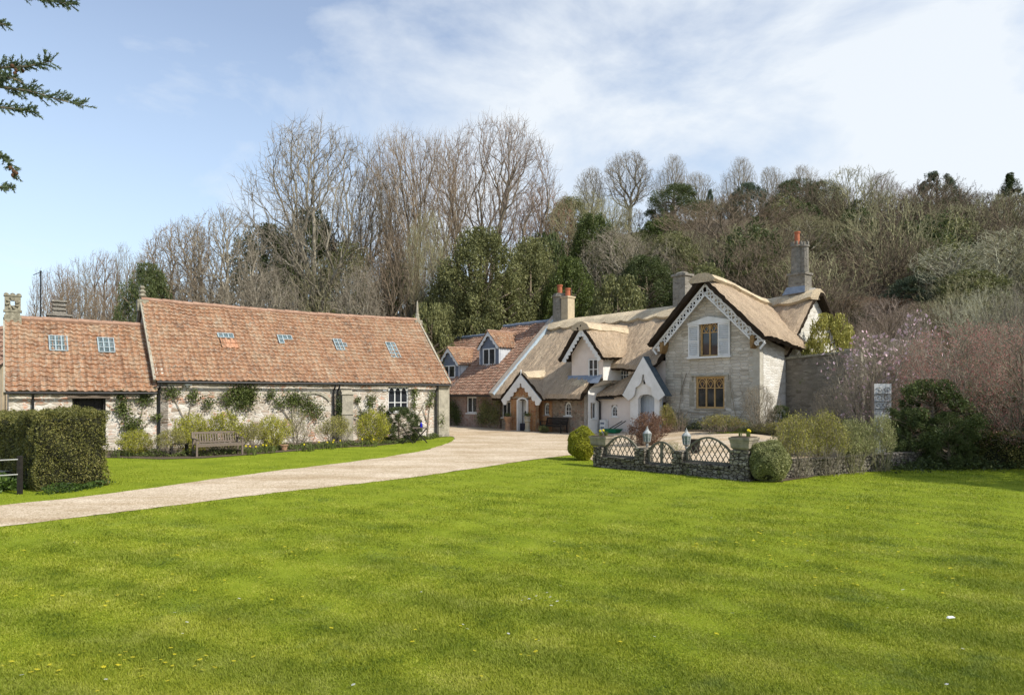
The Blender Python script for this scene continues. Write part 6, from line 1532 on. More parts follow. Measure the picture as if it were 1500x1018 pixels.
climber(FC, (-21.9, -1.75), 'climbing_plant', 'dark bushy plant in the corner between barn and tiled cottage', [(-21.9, .7, .8, .8, 1500), (-22.4, 1.3, .8, .7, 900)], [[(-21.9, 0), (-22.2, 1.3), (-22.6, 2.0)]], mat='leaf_dark', seed=10)
climber(FC, (-4.6, -.05), 'wall_vine', 'bare vine climbing the grey gable beside the lower stone window', [(-4.6, .7, .5, .6, 160)], [[(-4.6, 0), (-4.5, 1.2), (-4.3, 2.4), (-4.35, 3.2)], [(-4.5, .8), (-3.9, 1.3), (-3.0, 1.25), (-2.0, 1.35)], [(-4.6, .4), (-5.1, 1.3), (-5.0, 2.3)], [(-.9, 0), (-1.2, 1.3), (-1.5, 2.6), (-1.5, 3.5)], [(-1.1, .9), (-.6, 1.6), (-.9, 2.4)], [(-1.0, .6), (-2.4, 1.2), (-3.5, .9)], [(-4.4, 2.2), (-4.0, 3.3)]], mat='leaf_bronze', seed=11)
T = None
shrub('fan3', 'bare_bush', 'pale bare bush with bent stems at the corner of the grey gabled house', 1112, 634.5, 560, 62, dict(bark='twig_grey', twig='twig_grey'), cat='bush')
shrub('shrub2', 'bare_bush', 'brown tangled bush under the lower gothic window', 1055, 634.5, 606, 70, dict(twig='twig_purple', leaf='leaf_bronze'), cat='bush')
shrub('shrub3', 'bare_bush', 'sparse dark bush left of the lower gothic window', 993, 633, 598, 36, dict(twig='twig_purple', leaf='leaf_mid'), cat='bush')
shrub('laurel', 'evergreen_shrub', 'small glossy dark shrub against the sunlit side wall of the gabled house', 1142, 633, 594, 34, LD)
shrub('shrub4', 'garden_shrub', 'round reddish-brown shrub of fine twigs behind the left lantern', 948, 652, 603, 74, dict(twig='twig_red', leaf='leaf_brown'))
shrub('shrub1', 'garden_shrub', 'small green and orange shrub between the side porch and the gabled house', 978, 634, 592, 30, dict(twig='twig_red', leaf='leaf_bronze'))
shrub('shrub3', 'garden_shrub', 'low greenish heather behind the left trellis panel', 985, 664, 644, 34, dict(twig='twig_olive', leaf='leaf_boxgrey'))
shrub('shrub4', 'evergreen_shrub', 'small dark shrub at the foot of the wall left of the dark bench', 797, 634, 622, 20, ML)
# big ivy covered mass behind the garden wall
p = FC.w(1.35, 4.2); plant('bigbush', 'ivy_bush', 'big rounded ivy-covered bush rising behind the garden wall', 'bush', (p.x, p.y, .5), 5.5, 2.5, .5, dict(leaf='leaf_ivygold'))
# leafy shrub row by the low dry-stone wall
gs = 'upright shrubs in a row before the low wall'
for px, b, t, w_, mt, lab in [(1170, 700, 603, 62, BZ, 'leftmost bronze-green upright shrub in the row, beside the grey ball bush'), (1210, 697, 600, 60, BZ, 'second bronze-green upright shrub from the grey ball bush, tallest of the row'),
    (1252, 694, 611, 58, YL2 if 'YL2' in globals() else dict(twig='twig_olive', leaf='leaf_boxgrey'), 'paler grey-green upright shrub in the middle of the row'), (1290, 691, 606, 56, dict(twig='twig_olive', leaf='leaf_boxgrey'), 'upright green shrub in front of the white scrolled gate')]:
    shrub('shrub2', 'upright_shrub', lab, px, b, t, w_, mt, gs)
for px, b, t, w_, key, mt, lab in [(1160, 668, 612, 60, 'shrub1', BZ, 'bushy shrub behind the low wall, beside the grey ball bush'), (1200, 668, 608, 66, 'shrub4', dict(twig='twig_olive', leaf='leaf_bronze'), 'dense bronze shrub behind the low wall'),
    (1245, 668, 612, 66, 'shrub4', dict(twig='twig_olive', leaf='leaf_mid'), 'dense green shrub behind the low wall'), (1290, 668, 615, 60, 'shrub1', dict(twig='twig_olive', leaf='leaf_mid'), 'green shrub behind the low wall below the white gate'), (1095, 648, 626, 40, 'shrub4', dict(twig='twig_olive', leaf='leaf_mid'), 'low green plant on the inner lawn behind the right trough'),
    (1130, 650, 618, 50, 'shrub1', BZ, 'loose shrub on the inner lawn right of the right trough')]:
    shrub(key, 'garden_shrub', lab, px, b, t, w_, mt, 'shrubs behind the low wall')
shrub('fan3', 'bare_bush', 'tangled bare bush in front of the dark garden wall', 1222, 655, 560, 80, dict(bark='twig_grey', twig='twig_grey'), cat='bush')
shrub('fan2', 'bare_bush', 'bare arching bush spilling over the right end of the garden wall', 1272, 668, 514, 84, dict(bark='twig_purple', twig='twig_grey'), cat='bush')
# right-hand dark evergreens and red-twigged trees
def rp(px, d): x = (px-750)/1000*d; return (x, d, gz(x, d)-.05)
def big(key, name, label, px, d, top, wpx, mats, cat='bush', rot=None):
    x, y, z = rp(px, d); h = CH+(HZ-top)/1000*d-z; return plant(key, name, label, cat, (x, y, z), h, wpx/1000*d, rot, mats)
big('laurel', 'evergreen_bush', 'large dark green layered bush right of the white scrolled gate', 1368, 21.2, 560, 112, dict(leaf='leaf_laurel'))
big('yew', 'evergreen_bush', 'rounded darker bush in front of the large layered one', 1390, 20.4, 606, 64, dict(leaf='leaf_laurel'))
big('laurel', 'evergreen_bush', 'dark bush filling the gap at the left foot of the large layered bush', 1335, 21.0, 600, 60, dict(leaf='leaf_laurel'))
big('laurel', 'evergreen_bush', 'dark evergreen behind the clipped block at the right edge', 1448, 22.6, 572, 110, dict(leaf='leaf_laurel'))
x, y, z = rp(1475, 20.6); hedge_block('clipped_hedge', 'small clipped block of hedge at the right edge below the red-twigged tree', Frame(x, y, -.5), -.75, .75, -.4, .4, 1.08, 16000, .05, 'leaf_yew')
x, y, z = rp(1560, 20.6); hedge_block('clipped_hedge', 'clipped hedge running off the right edge', Frame(x, y, -.3), -.75, 2.5, -.4, .4, 1.05, 16000, .06, 'leaf_yew')
# blossoms: twigs plus petals
def blossom_proto(key, kind, seed, height, n, size, mat, thick=.8, rmin=.005):
    out, tips, W = gen_bare(kind, seed, height, thick, rmin); rng = np.random.default_rng(seed)
    big_ = [o for o in out if o[4] <= 1]; sm = [o for o in out if o[4] > 1]
    V, F = tubes_np(big_, 5); t = np_mesh('trunk', V, F, M['bark_grey'], smooth=True); V, F = tubes_np(sm, 3); c = np_mesh('crown', V, F, M['twig_grey'])
    src = np.array([[*o[1]] for o in sm]); P = src[rng.integers(0, len(src), n)]+rng.normal(size=(n, 3))*.06
    V, F = leaves_np(P, size, rng, .6, .6); b = np_mesh('blossom', V, F, M[mat])
    PROTO[key] = dict(parts=[('trunk', t, 'bark'), ('crown', c, 'twig'), ('blossom', b, 'petal')], h=height, w=W)
blossom_proto('redtree', 'oak', 71, 4.6, 13000, .036, 'bud_red', 1, .0032); blossom_proto('magnolia', 'tfan', 72, 4, 700, .12, 'petal_pink', 1, .004)
big('redtree', 'budding_tree', 'spreading tree with reddish-pink buds above the large dark bush', 1405, 22.5, 468, 210, dict(bark='bark_grey', twig='twig_grey'), 'tree', .4)
big('redtree', 'budding_tree', 'spreading tree with crimson buds and dark trunk at the right edge', 1495, 20.5, 462, 210, dict(bark='bark_brown', twig='twig_grey'), 'tree', 2.2)
big('redtree', 'budding_tree', 'smaller pinkish budding tree behind the white scrolled gate', 1335, 25.5, 512, 100, dict(bark='bark_grey', twig='twig_grey'), 'tree', 1.2)
big('magnolia', 'magnolia_tree', 'magnolia with scattered pale pink flowers right of the garden wall', 1272, 25, 482, 120, dict(bark='bark_grey', twig='twig_grey'), 'tree', .2)
big('magnolia', 'magnolia_tree', 'magnolia with a cluster of pink flowers, farther right and higher on the slope', 1343, 28, 452, 80, dict(bark='bark_grey', twig='twig_grey'), 'tree', 3.0)
# trees beyond the right of the frame that shade that corner
for (x, y, h, w_), lab in (((19.5, 14.0, 8.5, 6.5), 'evergreen tree just beyond the right edge that shades the lawn corner'), ((25, 17.5, 9.5, 8), 'larger evergreen tree beyond the right edge')):
    plant('holm2', 'evergreen_tree', lab, 'tree', (x, y, 0), h, w_, .3, LD)

# overhanging conifer at the top left (the trunk stands left of the frame)
def conifer_branch():
    d = 6.5; rng = np.random.default_rng(3); T = Thing('conifer_tree', 'foreground conifer whose cone-bearing boughs reach in at the top left', 'tree', WORLD, (-7.6, d+.2, 0))
    tr = MB(); tr.tube([(-7.6, d+.2, -.2), (-7.55, d+.2, 3), (-7.5, d+.2, 7.5)], [.28, .22, .12], 10); T.part('trunk', tr, M['bark_brown'])
    def Q(px, py, dd=0): v = PX(px, py, d+dd); return v
    boughs = [([(-60, 96), (0, 100), (40, 98), (75, 90)], .9), ([(-60, 112), (0, 128), (45, 134), (85, 146), (124, 156)], 1.0), ([(-60, 140), (0, 158), (28, 160), (52, 165)], .8),
              ([(-60, 215), (0, 228), (15, 240), (24, 258)], .6), ([(-50, 262), (0, 274), (20, 276)], .5), ([(-40, -30), (20, -12), (60, 0), (106, 7)], .8), ([(-50, 25), (-20, 30), (8, 37)], .5), ([(-60, 120), (-10, 112), (20, 115), (34, 122)], .7)]
    br = MB(); segs = []
    nV, nF, off = [], [], 0; cones = MB()
    for bi, (pts, s) in enumerate(boughs):
        P = [Q(x, y, .15*math.sin(i*1.7+bi)) for i, (x, y) in enumerate(pts)]
        br.tube([Vector((-7.5, d+.2, P[0].z+.25))]+P, [.03]+[max(.014*(1-i/len(P)), .004) for i in range(len(P))], 6)
        pr = []
        for a, b in zip(P, P[1:]):
            n = int((b-a).length/.014)
            for i in range(n):
                t = i/n; c = a.lerp(b, t); ax = (b-a).normalized()
                o = Vector(rng.normal(size=3)); o = (o-ax*o.dot(ax)).normalized(); dr = (ax*.75+o*.75+Vector((0, 0, .25))).normalized(); L = rng.uniform(.06, .15)*s
                e = c+dr*L; segs.append((c, e, .003, .0015))
                for k in range(34):
                    u = k/34; q = c.lerp(e, u); oo = Vector(rng.normal(size=3)); nd = (dr*.8+oo*.5).normalized(); pr.append((q, q+nd*.024))
        A = np.array([p[0][:] for p in pr]); B = np.array([p[1][:] for p in pr]); s_ = np.cross(B-A, rng.normal(size=A.shape)); s_ /= np.linalg.norm(s_, axis=1, keepdims=True); s_ *= .0042
        V = np.stack([A-s_, A+s_, B+s_*.4, B-s_*.4], 1).reshape(-1, 3); nV.append(V); nF.append(np.arange(len(V)).reshape(-1, 4)+off); off += len(V)
    T.part('branches', br, M['bark_brown'])
    o = np_obj('needles', np.concatenate(nV)-np.array([T.at]), np.concatenate(nF), M['leaf_cypress']); o.parent = T.root
    for x, y in ((18, 97), (24, 103), (30, 99), (22, 108), (33, 104), (20, 251), (24, 254), (19, 257), (15, 246), (52, 139), (60, 143)):
        c = Q(x, y, rng.uniform(-.06, .06)); cones.lathe([(.004, c.z-.022), (.014, c.z-.014), (.018, c.z), (.013, c.z+.014), (.003, c.z+.02)], (c.x, c.y), 7)
    T.part('cones', cones, M['cone'])
conifer_branch()

# ================================================================== TERRACE WALL, TRELLIS, LANTERNS
def edge_frame(a, b): return Frame(a.x, a.y, math.atan2(b.y-a.y, b.x-a.x)), (b-a).length
FT, LT = edge_frame(WA, WD)       # x along the wall (to the right and nearer), y to the back
sB = FT.inv(WB.x, WB.y)[0]; sC = FT.inv(WC.x, WC.y)[0]
def stone_course(mb, x0, x1, y0, y1, z0, z1, rng, L=.32, H=.12):
    """rough coursed stones, each slightly out of line"""
    z = z0
    while z < z1-.02:
        h = min(rng.uniform(H*.7, H*1.3), z1-z); x = x0
        while x < x1-.02:
            l = min(rng.uniform(L*.5, L*1.4), x1-x); j = rng.uniform(-.022, .022)
            s = len(mb.V); mb.box(x+.008, x+l-.008, y0+j, y1+j*.5, z+.008, z+h-.006)
            for i in range(s, len(mb.V)):
                v = mb.V[i]; mb.V[i] = (v[0]+rng.uniform(-.012, .012), v[1]+rng.uniform(-.012, .012), v[2]+rng.uniform(-.008, .008))
            x += l
        z += h
rw = random.Random(9)
T = Thing('low_stone_wall', 'low dark dry-stone terrace wall with four short piers under the trellis panels', 'wall', FT, (LT/2, 0, 0))
m = MB(); m.box(.05, LT-.05, -.08, .22, -.1, .24); stone_course(m, 0, sB-.2, -.16, .25, -.03, .28, rw); stone_course(m, sB+.15, sC-.15, -.14, .25, -.03, .16, rw); stone_course(m, sC+.15, LT, -.16, .25, -.03, .30, rw); T.part('masonry', m, M['drystone'])
for s, h in ((-.05, .62), (sB, .68), (sC, .66)):
    m = MB(); m.box(s-.13, s+.13, -.12, .22, -.05, h-.04); stone_course(m, s-.17, s+.17, -.2, .28, -.03, h, rw, .2, .13); T.part('pier', m, M['drystone'])
m = MB(); m.box(LT-.19, LT+.19, -.16, .24, -.05, .74); stone_course(m, LT-.25, LT+.25, -.23, .30, -.03, .78, rw, .26, .13); T.part('pier', m, M['drystone'], label='broader pier carrying the right trough')
# coping stones
m = MB()
for a, b, z in ((.12, sB-.17, .285), (sB+.17, sC-.17, .165), (sC+.17, LT-.33, .305)):
    x = a
    while x < b-.05: l = min(rw.uniform(.3, .5), b-x); m.box(x+.004, x+l-.004, -.2+rw.uniform(-.01, .01), .29, z, z+.055+rw.uniform(-.006, .006)); x += l
T.part('coping', m, M['drystone'])
def trellis(x0, x1, z0, zs, za, label, split=False, y=0.02):
    T = Thing('trellis_panel', label, 'trellis', FT, ((x0+x1)/2, y, z0), 'arched trellis panels on the terrace wall')
    f = MB(); W = x1-x0; c = (x0+x1)/2
    def top(x): t = (x-x0)/W; return zs+(za-zs)*(math.sin(math.pi*t)**.8 if 0 < t < 1 else 0)
    xs = [x0+W*i/22 for i in range(23)]
    for a, b in zip(xs, xs[1:]): f.beam((a, y, top(a)), (b, y, top(b)), .05, .06, up=(0, 1, 0))
    f.box(x0, x0+.045, y-.03, y+.03, z0, zs); f.box(x1-.045, x1, y-.03, y+.03, z0, zs); f.box(x0+.045, x1-.045, y-.028, y+.028, z0, z0+.05)
    if split: f.box(c-.035, c+.035, y-.032, y+.032, z0+.05, za-.02)
    T.part('frame', f, M['greywood']); l = MB(); st = .16
    for sg in (1, -1):
        k = x0-1.4
        while k < x1+1.4:
            seg = []; n = 60
            for i in range(n+1):
                x = k+sg*i*(1.5/n)*.62; z = z0+i*1.5/n
                ok = x0+.03 < x < x1-.03 and z < top(x)-.01 and z > z0+.03
                if ok: seg.append((x, z))
            if len(seg) > 1: l.beam((seg[0][0], y+sg*.009, seg[0][1]), (seg[-1][0], y+sg*.009, seg[-1][1]), .02, .016, up=(0, 1, 0))
            k += st
    T.part('lattice', l, M['greywood'])
trellis(.13, sB-.18, .35, .58, .96, 'arched trellis panel left of the double one, nearest the golden ball bush')
trellis(sB+.18, sC-.18, .23, .58, .86, 'smaller double trellis panel with a central upright, between two dark piers', True)
trellis(sC+.18, LT-.34, .37, .66, 1.05, 'widest arched trellis panel, next to the right stone trough')
def trough(x, y, z, w, dpt, h, label, n, fl):
    T = Thing('stone_trough', label, 'planter', FT, (x, y, z), 'stone troughs on the terrace wall ends')
    m = MB(); hw, hd = w/2, dpt/2
    for (a, b, c, d_) in ((.72, .0, .9, h*.18), (.9, h*.18, .94, h*.55), (.94, h*.55, .97, h*.62), (.97, h*.62, 1.0, h*.8), (1.06, h*.8, 1.06, h)):
        s = len(m.V); m.box(-1, 1, -1, 1, 0, 1)
        for i in range(s, len(m.V)):
            v = m.V[i]; k = a if v[2] < .5 else c; m.V[i] = (x+v[0]*hw*k, y+v[1]*hd*k, z+(b if v[2] < .5 else d_))
    T.part('basin', m, M['trough']); m = MB(); m.box(x-hw*.9, x+hw*.9, y-hd*.9, y+hd*.9, z+h+.001, z+h+.02); T.part('soil', m, M['soil'])
    p = FT.w(x, y, z+h+.015); daffodils(0, 0, n, fl, 'petal_yellow', .15, .14, at=p)
trough(-.1, .12, .63, .62, .48, .30, 'stone trough planter beside the golden ball bush', 6, 'small daffodils planted in the left stone trough')
trough(LT, .03, .785, .54, .54, .32, 'stone trough planter beside the grey ball bush', 6, 'small daffodils planted in the right stone trough')
def lantern(p, h, label):
    F_ = Frame(p.x, p.y, .4); z = p.z; T = Thing('lantern_post', label, 'lantern', F_, (0, 0, z), 'garden lanterns behind the terrace wall'); b = z+h-.50
    m = MB(); m.lathe([(.09, z), (.09, z+.05), (.035, z+.10), (.03, b-.1), (.05, b-.06), (.03, b-.03), (.07, b)], (0, 0), 10); T.part('post', m, M['lampmetal'])
    m = MB(); m.lathe([(.06, b), (.10, b+.03), (.105, b+.05)], (0, 0), 8)
    for k in range(8):
        a = 2*math.pi*(k+.5)/8; m.beam((.095*math.cos(a), .095*math.sin(a), b+.05), (.125*math.cos(a), .125*math.sin(a), b+.27), .014, .014)
        c = 2*math.pi*(k+1.5)/8; m.beam((.11*math.cos(a), .11*math.sin(a), b+.16), (.11*math.cos(c), .11*math.sin(c), b+.16), .01, .01)
    m.lathe([(.135, b+.27), (.13, b+.29), (.09, b+.34), (.05, b+.375), (.035, b+.40), (.05, b+.41), (.018, b+.44), (.022, b+.46), (.004, b+.50)], (0, 0), 8)
    hd = T.part('lamp_head', m, M['lampmetal']); m = MB(); m.lathe([(.088, b+.055), (.117, b+.265)], (0, 0), 8); T.part('glass', m, M['lampglass'], hd)
lantern(PX(948, 700, 20.3).xy.to_3d(), 1.27, 'lantern on a post behind the left of the two middle piers')
lantern(PX(1005.5, 700, 19.3).xy.to_3d(), 1.26, 'lantern on a post behind the widest arched trellis')
T = Thing('wooden_tub', 'dark tapered wooden tub just right of the right-hand lantern', 'planter', WORLD, G(1018, 664).to_tuple()); x, y, z = T.at
m = MB(); m.lathe([(.14, z), (.2, z+.5), (.21, z+.52)], (x, y), 12)
for k in (.12, .38): m.lathe([(.165+k*.1, z+k), (.17+k*.1, z+k+.03)], (x, y), 12)
T.part('staves', m, M['darkwood']); m = MB(); m.lathe([(.19, z+.521), (.19, z+.53)], (x, y), 12); T.part('soil', m, M['soil'])
# low dry wall behind the shrub row
m = MB(); FW, LW = edge_frame(WE, WF); T = Thing('low_stone_wall', 'low dark dry-stone wall behind the row of upright shrubs', 'wall', FW, (LW/2, .15, 0)); stone_course(m, -.2, LW+1.5, 0, .3, -.05, .48, rw, .28, .13); m.box(-.1, LW+1.4, .06, .26, -.05, .43); T.part('masonry', m, M['drystone'])
# white scrolled gate
p = rp(1293, 23.5); FGt = Frame(p[0], p[1], -.25); z = p[2]
T = Thing('garden_gate', 'white gate panel with dark scroll ironwork between the wall and the dark bush', 'gate', FGt, (0, 0, z))
m = MB(); m.box(-.27, .27, 0, .04, z+.9, z+2.62); m.box(-.27, .27, 0, .04, z+.1, z+.85); T.part('panel', m, M['white'])
m = MB(); m.box(-.36, -.28, -.05, .06, z, z+2.7); T.part('post', m, M['oldwood'])
m = MB()
for r_ in range(3):
    for c_ in range(2):
        cx = -.12+c_*.24; cz = z+2.40-r_*.26
        m.tube([(cx+(.115-.008*k)*math.cos(k*.62+r_*1.3)*(1 if c_ else -1), -.02, cz+(.11-.008*k)*math.sin(k*.62+r_*1.3)) for k in range(12)], .008, 5)
    m.box(-.25, .25, -.03, -.005, z+2.26-r_*.26, z+2.275-r_*.26)
T.part('scrollwork', m, M['black'])
# ================================================================== FURNITURE
def bench(frame, x, y, w, label, wood, name='garden_bench', hb=.86, z=0):
    T = Thing(name, label, 'bench', frame, (x, y, z)); hw = w/2
    for sx_ in (-1, 1):
        X = x+sx_*(hw-.03)
        for front in (1, 0):
            m = MB()
            if front: m.box(X-.03, X+.03, y-.30, y-.24, z, z+.62)
            else: m.beam((X, y+.24, z), (X, y+.20, z+.45), .06, .06, up=(0, 1, 0)); m.beam((X, y+.20, z+.44), (X, y+.30, z+hb), .06, .055, up=(0, 1, 0))
            T.part('leg', m, wood)
        m = MB(); m.box(X-.04, X+.04, y-.34, y+.22, z+.62, z+.655); T.part('armrest', m, wood)
        m = MB(); m.box(X-.02, X+.02, y-.24, y+.2, z+.14, z+.19); T.part('stretcher', m, wood)
    m = MB(); m.box(x-hw+.03, x+hw-.03, y-.295, y-.25, z+.36, z+.42)
    for k in range(5): m.box(x-hw+.04, x+hw-.04, y-.29+k*.098, y-.29+k*.098+.08, z+.425, z+.45)
    T.part('seat', m, wood)
    m = MB(); m.beam((x-hw+.06, y+.295, z+hb-.03), (x+hw-.06, y+.295, z+hb-.03), .05, .08, up=(0, 0, 1)); m.beam((x-hw+.06, y+.22, z+.5), (x+hw-.06, y+.22, z+.5), .04, .05, up=(0, 0, 1))
    n = int((w-.15)/.085)
    for k in range(n):
        X = x-hw+.1+k*(w-.2)/(n-1); m.beam((X, y+.22, z+.52), (X, y+.288, z+hb-.06), .045, .018, up=(0, 1, 0))
    T.part('backrest', m, wood); return T
pb = G(322, 668); FBn = Frame(pb.x, pb.y, R(40)); bench(FBn, 0, .25, 1.62, 'weathered slatted wooden bench on the grass in front of the barn bed', M['oldwood'])
# a second, half hidden old seat left of it
pb = G(262, 668); F2 = Frame(pb.x, pb.y, R(38)); T = Thing('old_stool', 'small old wooden seat half hidden by the shrubs left of the bench', 'stool', F2, (0, 0, 0))
m = MB(); m.box(-.3, .3, -.15, .15, .42, .46); T.part('seat', m, M['darkwood'])
for a in (-.25, .25):
    m = MB(); m.box(a-.03, a+.03, -.12, .12, 0, .42); T.part('leg', m, M['darkwood'])
bench(FC, -11.6, -2.25, 1.75, 'dark stained bench against the rubble wall under the second arched window', M['darkwood'], z=0)
# folding bistro table and chair
p = G(616, 648.5); FTb = Frame(p.x, p.y, R(8))
T = Thing('folding_table', 'folding wooden bistro table on the grass near the corner of the barn', 'table', FTb, (0, 0, 0))
m = MB()
for k in range(6): m.box(-.36, .36, -.30+k*.102, -.30+k*.102+.09, .68, .70)
m.box(-.33, -.28, -.3, .3, .655, .679); m.box(.28, .33, -.3, .3, .655, .679); T.part('tabletop', m, M['oldwood'])
for y_ in (-.25, .25):
    for s in (-1, 1):
        m = MB(); m.beam((-.30*s, y_+s*.02, .0), (.27*s, y_+s*.02, .655), .035, .02, up=(0, 1, 0)); T.part('leg', m, M['darkwood'])
m = MB(); m.box(-.01, .02, -.25, .25, .31, .34); T.part('crossbar', m, M['darkwood'])
p2 = G(597, 650); FCh = Frame(p2.x, p2.y, R(98))
T = Thing('folding_chair', 'folding slatted chair standing left of the bistro table', 'chair', FCh, (0, 0, 0))
m = MB()
for k in range(5): m.box(-.21, .21, -.20+k*.08, -.20+k*.08+.065, .43, .45)
T.part('seat', m, M['oldwood'])
m = MB()
for k in range(2): m.beam((-.21, .24+k*.02, .66+k*.11), (.21, .24+k*.02, .66+k*.11), .018, .09, up=(0, 0, 1))
T.part('backrest', m, M['oldwood'])
for sx_ in (-1, 1):
    m = MB(); m.beam((sx_*.2, -.25, 0), (sx_*.2, .28, .82), .03, .025); T.part('leg', m, M['darkwood'])
    m = MB(); m.beam((sx_*.17, .25, 0), (sx_*.17, -.2, .43), .03, .025); T.part('leg', m, M['darkwood'])
m = MB(); z = .70; m.lathe([(.05, z), (.055, z+.02), (.055, z+.15), (.045, z+.18), (.02, z+.21), (.018, z+.255), (.022, z+.26)], (.03, 0), 12)
single('bottle', m, M['blue'], 'cobalt blue glass bottle standing on the bistro table', 'bottle', FTb, (.03, 0, .70), smooth=True)
# urns beside the brick porch
def urn(X, Y, h, label, mat, sq):
    T = Thing('urn_planter', label, 'planter', FC, (X, Y, 0)); m = MB()
    m.lathe([(.25, 0), (.25, .08), (.17, .12), (.15, h*.55), (.2, h*.6), (.16, h*.64), (.25, h*.85), (.28, h*.9), (.28, h)], (X, Y), 14, sq=False) if not sq else m.lathe([(.2, 0), (.2, .1), (.15, .14), (.14, h*.62), (.2, h*.66), (.2, h*.72), (.16, h*.76), (.2, h)], (X, Y), 8)
    T.part('pedestal', m, mat)
    rng = np.random.default_rng(int(h*100)); P = rng.normal(size=(350, 3))*np.array([[.1, .1, .07]])+np.array([[0, 0, h+.08]]); V, F = leaves_np(P, .06, rng, .5); o = np_obj('foliage', V, F, M['leaf_mid']); o.parent = T.root
urn(-15.15, -2.75, .86, 'terracotta urn on a pedestal left of the cottage doorway', M['pot'], False)
urn(-13.35, -2.75, .92, 'pale octagonal stone urn right of the cottage doorway', M['ashlar'], True)
T = Thing('boot_box', 'dark open box standing in the cottage doorway', 'box', FC, (-14.2, -2.3, 0)); m = MB(); X = -14.15; Y = -2.25
m.box(X-.22, X+.22, Y-.2, Y-.18, .02, .46); m.box(X-.22, X+.22, Y+.18, Y+.2, .02, .46); m.box(X-.22, X-.2, Y-.18, Y+.18, .02, .46); m.box(X+.2, X+.22, Y-.18, Y+.18, .02, .46); m.box(X-.2, X+.2, Y-.18, Y+.18, .02, .05)
m.box(X-.2, X+.2, Y-.212, Y-.201, .2, .24); T.part('sides', m, M['navy'])
# white meter box, wheelbarrow
T = Thing('meter_box', 'white slatted utility box against the pink wall beside the downpipe', 'cabinet', FC, (-8.95, -.95, 0)); X, Y = -8.95, -.92
m = MB(); m.box(X-.2, X+.2, Y-.12, Y+.12, 0, .78); T.part('cabinet', m, M['white'])
m = MB()
for k in (.3, .55): m.box(X-.14, X+.14, Y-.127, Y-.121, k, k+.10)
T.part('vent', m, M['bluegrey'])
T = Thing('wheelbarrow', 'green wheelbarrow with a long dark handle leaning against the pink wall', 'wheelbarrow', FC, (-7.9, -1.3, 0)); X, Y = -7.9, -1.3
m = MB(); 
s = len(m.V); m.box(-.45, .45, -.28, .28, .12, .34)
for i in range(s, len(m.V)): v = m.V[i]; k = 1.0 if v[2] > .2 else .65; m.V[i] = (X+v[0]*k, Y+v[1]*k, v[2])
T.part('tray', m, M['green'])
m = MB(); m.beam((X-.4, Y-.2, .2), (X+.75, Y-.15, .78), .04, .04); T.part('handle', m, M['black']); m = MB(); m.beam((X-.4, Y+.2, .2), (X+.75, Y+.15, .78), .04, .04); T.part('handle', m, M['black'])
m = MB(); m.lathe([(.06, -.04), (.15, -.035), (.15, .035), (.06, .04)], (0, 0), 14); m.xf(lambda x, y, z: (X-.55+x, Y+z, .15+y)); T.part('wheel', m, M['black'])
# pot in the bed, rail fence at far left, stone block
p = G(416, 660); m = MB(); m.lathe([(.10, p.z), (.14, p.z+.18), (.17, p.z+.2), (.17, p.z+.24)], (p.x, p.y), 12); single('flower_pot', m, M['pot'], 'small terracotta pot at the edge of the barn bed', 'plant pot', WORLD, (p.x, p.y, p.z))
T = Thing('rail_fence', 'thin two-rail fence at the far left in front of the shaded hedge', 'fence', WORLD, (-11.3, 14.6, 0))
P0 = Vector((-13.0, 13.2, 0)); P1 = Vector((-10.85, 15.05, 0))
for t in (0, .5, 1):
    q = P0.lerp(P1, t); m = MB(); m.box(q.x-.04, q.x+.04, q.y-.04, q.y+.04, 0, .85); T.part('post', m, M['darkwood'])
for z in (.45, .78):
    m = MB(); m.tube([(P0.x, P0.y-.06, z), (P1.x, P1.y-.06, z)], .014, 6); T.part('rail', m, M['railwood'])
p = G(2, 708); m = MB(); stone_course(m, p.x-.35, p.x+.15, p.y-.1, p.y+.25, 0, .3, rw, .5, .3); single('stone_block', m, M['ashlar'], 'pale stone block among the ivy at the far left', 'stone', WORLD, (p.x, p.y, 0))
# scrap on the lawn
p = G(1393, 912); m = MB(); m.face([(p.x-.03, p.y-.02, .05), (p.x+.035, p.y-.015, .055), (p.x+.03, p.y+.02, .062), (p.x-.02, p.y+.02, .06)]); m.face([(p.x-.03, p.y-.02, .05), (p.x-.02, p.y+.02, .06), (p.x-.04, p.y+.01, .045)])
single('feather', m, M['white'], 'single white scrap lying on the lawn at the right', 'feather', WORLD, (p.x, p.y, .05))

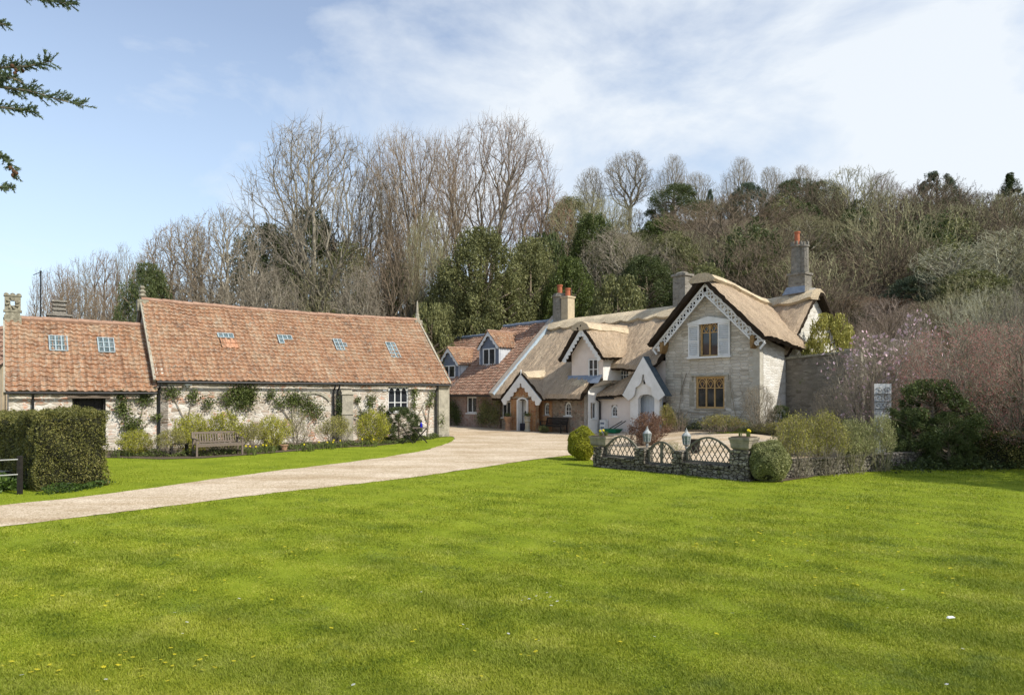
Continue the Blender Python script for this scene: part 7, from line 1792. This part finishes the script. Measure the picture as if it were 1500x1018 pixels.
# ================================================================== GRASS AND LAWN FLOWERS
def inpoly(X, Y, poly):
    c = np.zeros(len(X), bool); n = len(poly); j = n-1
    for i in range(n):
        xi, yi = poly[i][:2]; xj, yj = poly[j][:2]
        with np.errstate(divide='ignore', invalid='ignore'):
            t = ((yi > Y) != (yj > Y)) & (X < (xj-xi)*(Y-yi)/(yj-yi+1e-12)+xi)
        c ^= t; j = i
    return c
def make_grass(name, label, n, poly, seed, lo=648, hi=1075):
    rng = np.random.default_rng(seed)
    px = rng.uniform(-380, 2000, n); py = lo+(hi-lo)*rng.uniform(0, 1, n)**.85
    d = CH*1000/(py-HZ)*(1+rng.uniform(-.01, .01, n)); X = (px-750)/1000*d; Y = d
    ok = inpoly(X, Y, poly); X, Y, d = X[ok], Y[ok], d[ok]; n = len(X)
    a = rng.uniform(0, 6.283, n)
    patch = np.sin(X*1.3+2)*np.cos(Y*.9+X*.4)+.6*np.sin(X*3.3-Y*2.1)+.5*np.sin(X*7.7+Y*5.3)
    h = (.016+.012*rng.uniform(0, 1, n)+.007*patch)*(1+.012*d); h = np.maximum(h, .010)
    w = .0020+.00040*d
    lean = .35+.6*rng.uniform(0, 1, n)
    dx, dy = np.cos(a), np.sin(a); sxx, syy = -dy*w, dx*w
    Z = np.array([gz(x, y) for x, y in zip(X, Y)]) if False else np.zeros(n)
    b0 = np.stack([X-sxx, Y-syy, Z+.004], 1); b1 = np.stack([X+sxx, Y+syy, Z+.004], 1); t = np.stack([X+dx*h*lean, Y+dy*h*lean, Z+h], 1)
    V = np.stack([b0, b1, t], 1).reshape(-1, 3); F = np.arange(3*n).reshape(-1, 3)
    o = np_obj(name, V, F, M['grass']); tag(o, label, 'grass', kind='stuff')
flat = [p for p in lawn_main]
make_grass('grass', 'short mown yellow-green grass of the main lawn', 1750000, flat, 1)
make_grass('grass', 'mown grass of the strip between the gravel drive and the barn', 130000, left_lawn, 2, 640, 760)
def lawn_flowers():
    rng = random.Random(12); fy = MB(); fw = MB()
    clusters = [(1180, 800, 110, 24, 60), (1120, 790, 50, 12, 30), (1250, 850, 60, 16, 26), (1360, 850, 70, 20, 20), (120, 980, 120, 30, 40), (60, 870, 60, 14, 12), (180, 880, 60, 16, 14), (430, 812, 60, 8, 16), (300, 860, 120, 30, 22), (850, 815, 70, 14, 22), (280, 975, 60, 24, 16), (1040, 805, 60, 8, 22), (700, 950, 300, 40, 18), (1350, 790, 100, 16, 16), (230, 800, 160, 12, 14), (640, 745, 200, 14, 20), (1200, 745, 200, 14, 22)]
    pts = []
    for cx, cy, sx_, sy_, n in clusters:
        for i in range(n): pts.append((rng.gauss(cx, sx_*.6), rng.gauss(cy, sy_*.6), 0))
    for i in range(26): pts.append((rng.uniform(0, 1500), rng.uniform(760, 1015), 1))
    for i in range(14): pts.append((rng.gauss(795, 18), rng.gauss(882, 5), 1))
    for px, py, w in pts:
        if not (702 < py < 1050): continue
        g = G(px, py)
        if not inpoly(np.array([g.x]), np.array([g.y]), flat)[0]: continue
        z = g.z+.038+rng.uniform(0, .012); mb = fw if w else fy; r = (.013 if w else .0145)*rng.uniform(.7, 1.3)*(1+.03*g.y)
        tl = rng.uniform(-.3, .3); tm = rng.uniform(-.5, .1)
        for k in range(7):
            a = k*2*math.pi/7; b = a+.55
            mb.face([(g.x, g.y, z), (g.x+r*math.cos(a), g.y+r*math.sin(a), z+r*(math.cos(a)*tl-math.sin(a)*tm*-1)), (g.x+r*math.cos(b), g.y+r*math.sin(b), z+r*(math.cos(b)*tl+math.sin(b)*tm))])
    o = fy.build('lawn_flowers', M['petal_yellow']); tag(o, 'tiny yellow celandines scattered through the lawn', 'flowers', kind='stuff')
    o = fw.build('lawn_flowers', M['petal_white']); tag(o, 'tiny white daisies scattered through the lawn', 'flowers', kind='stuff')
lawn_flowers()
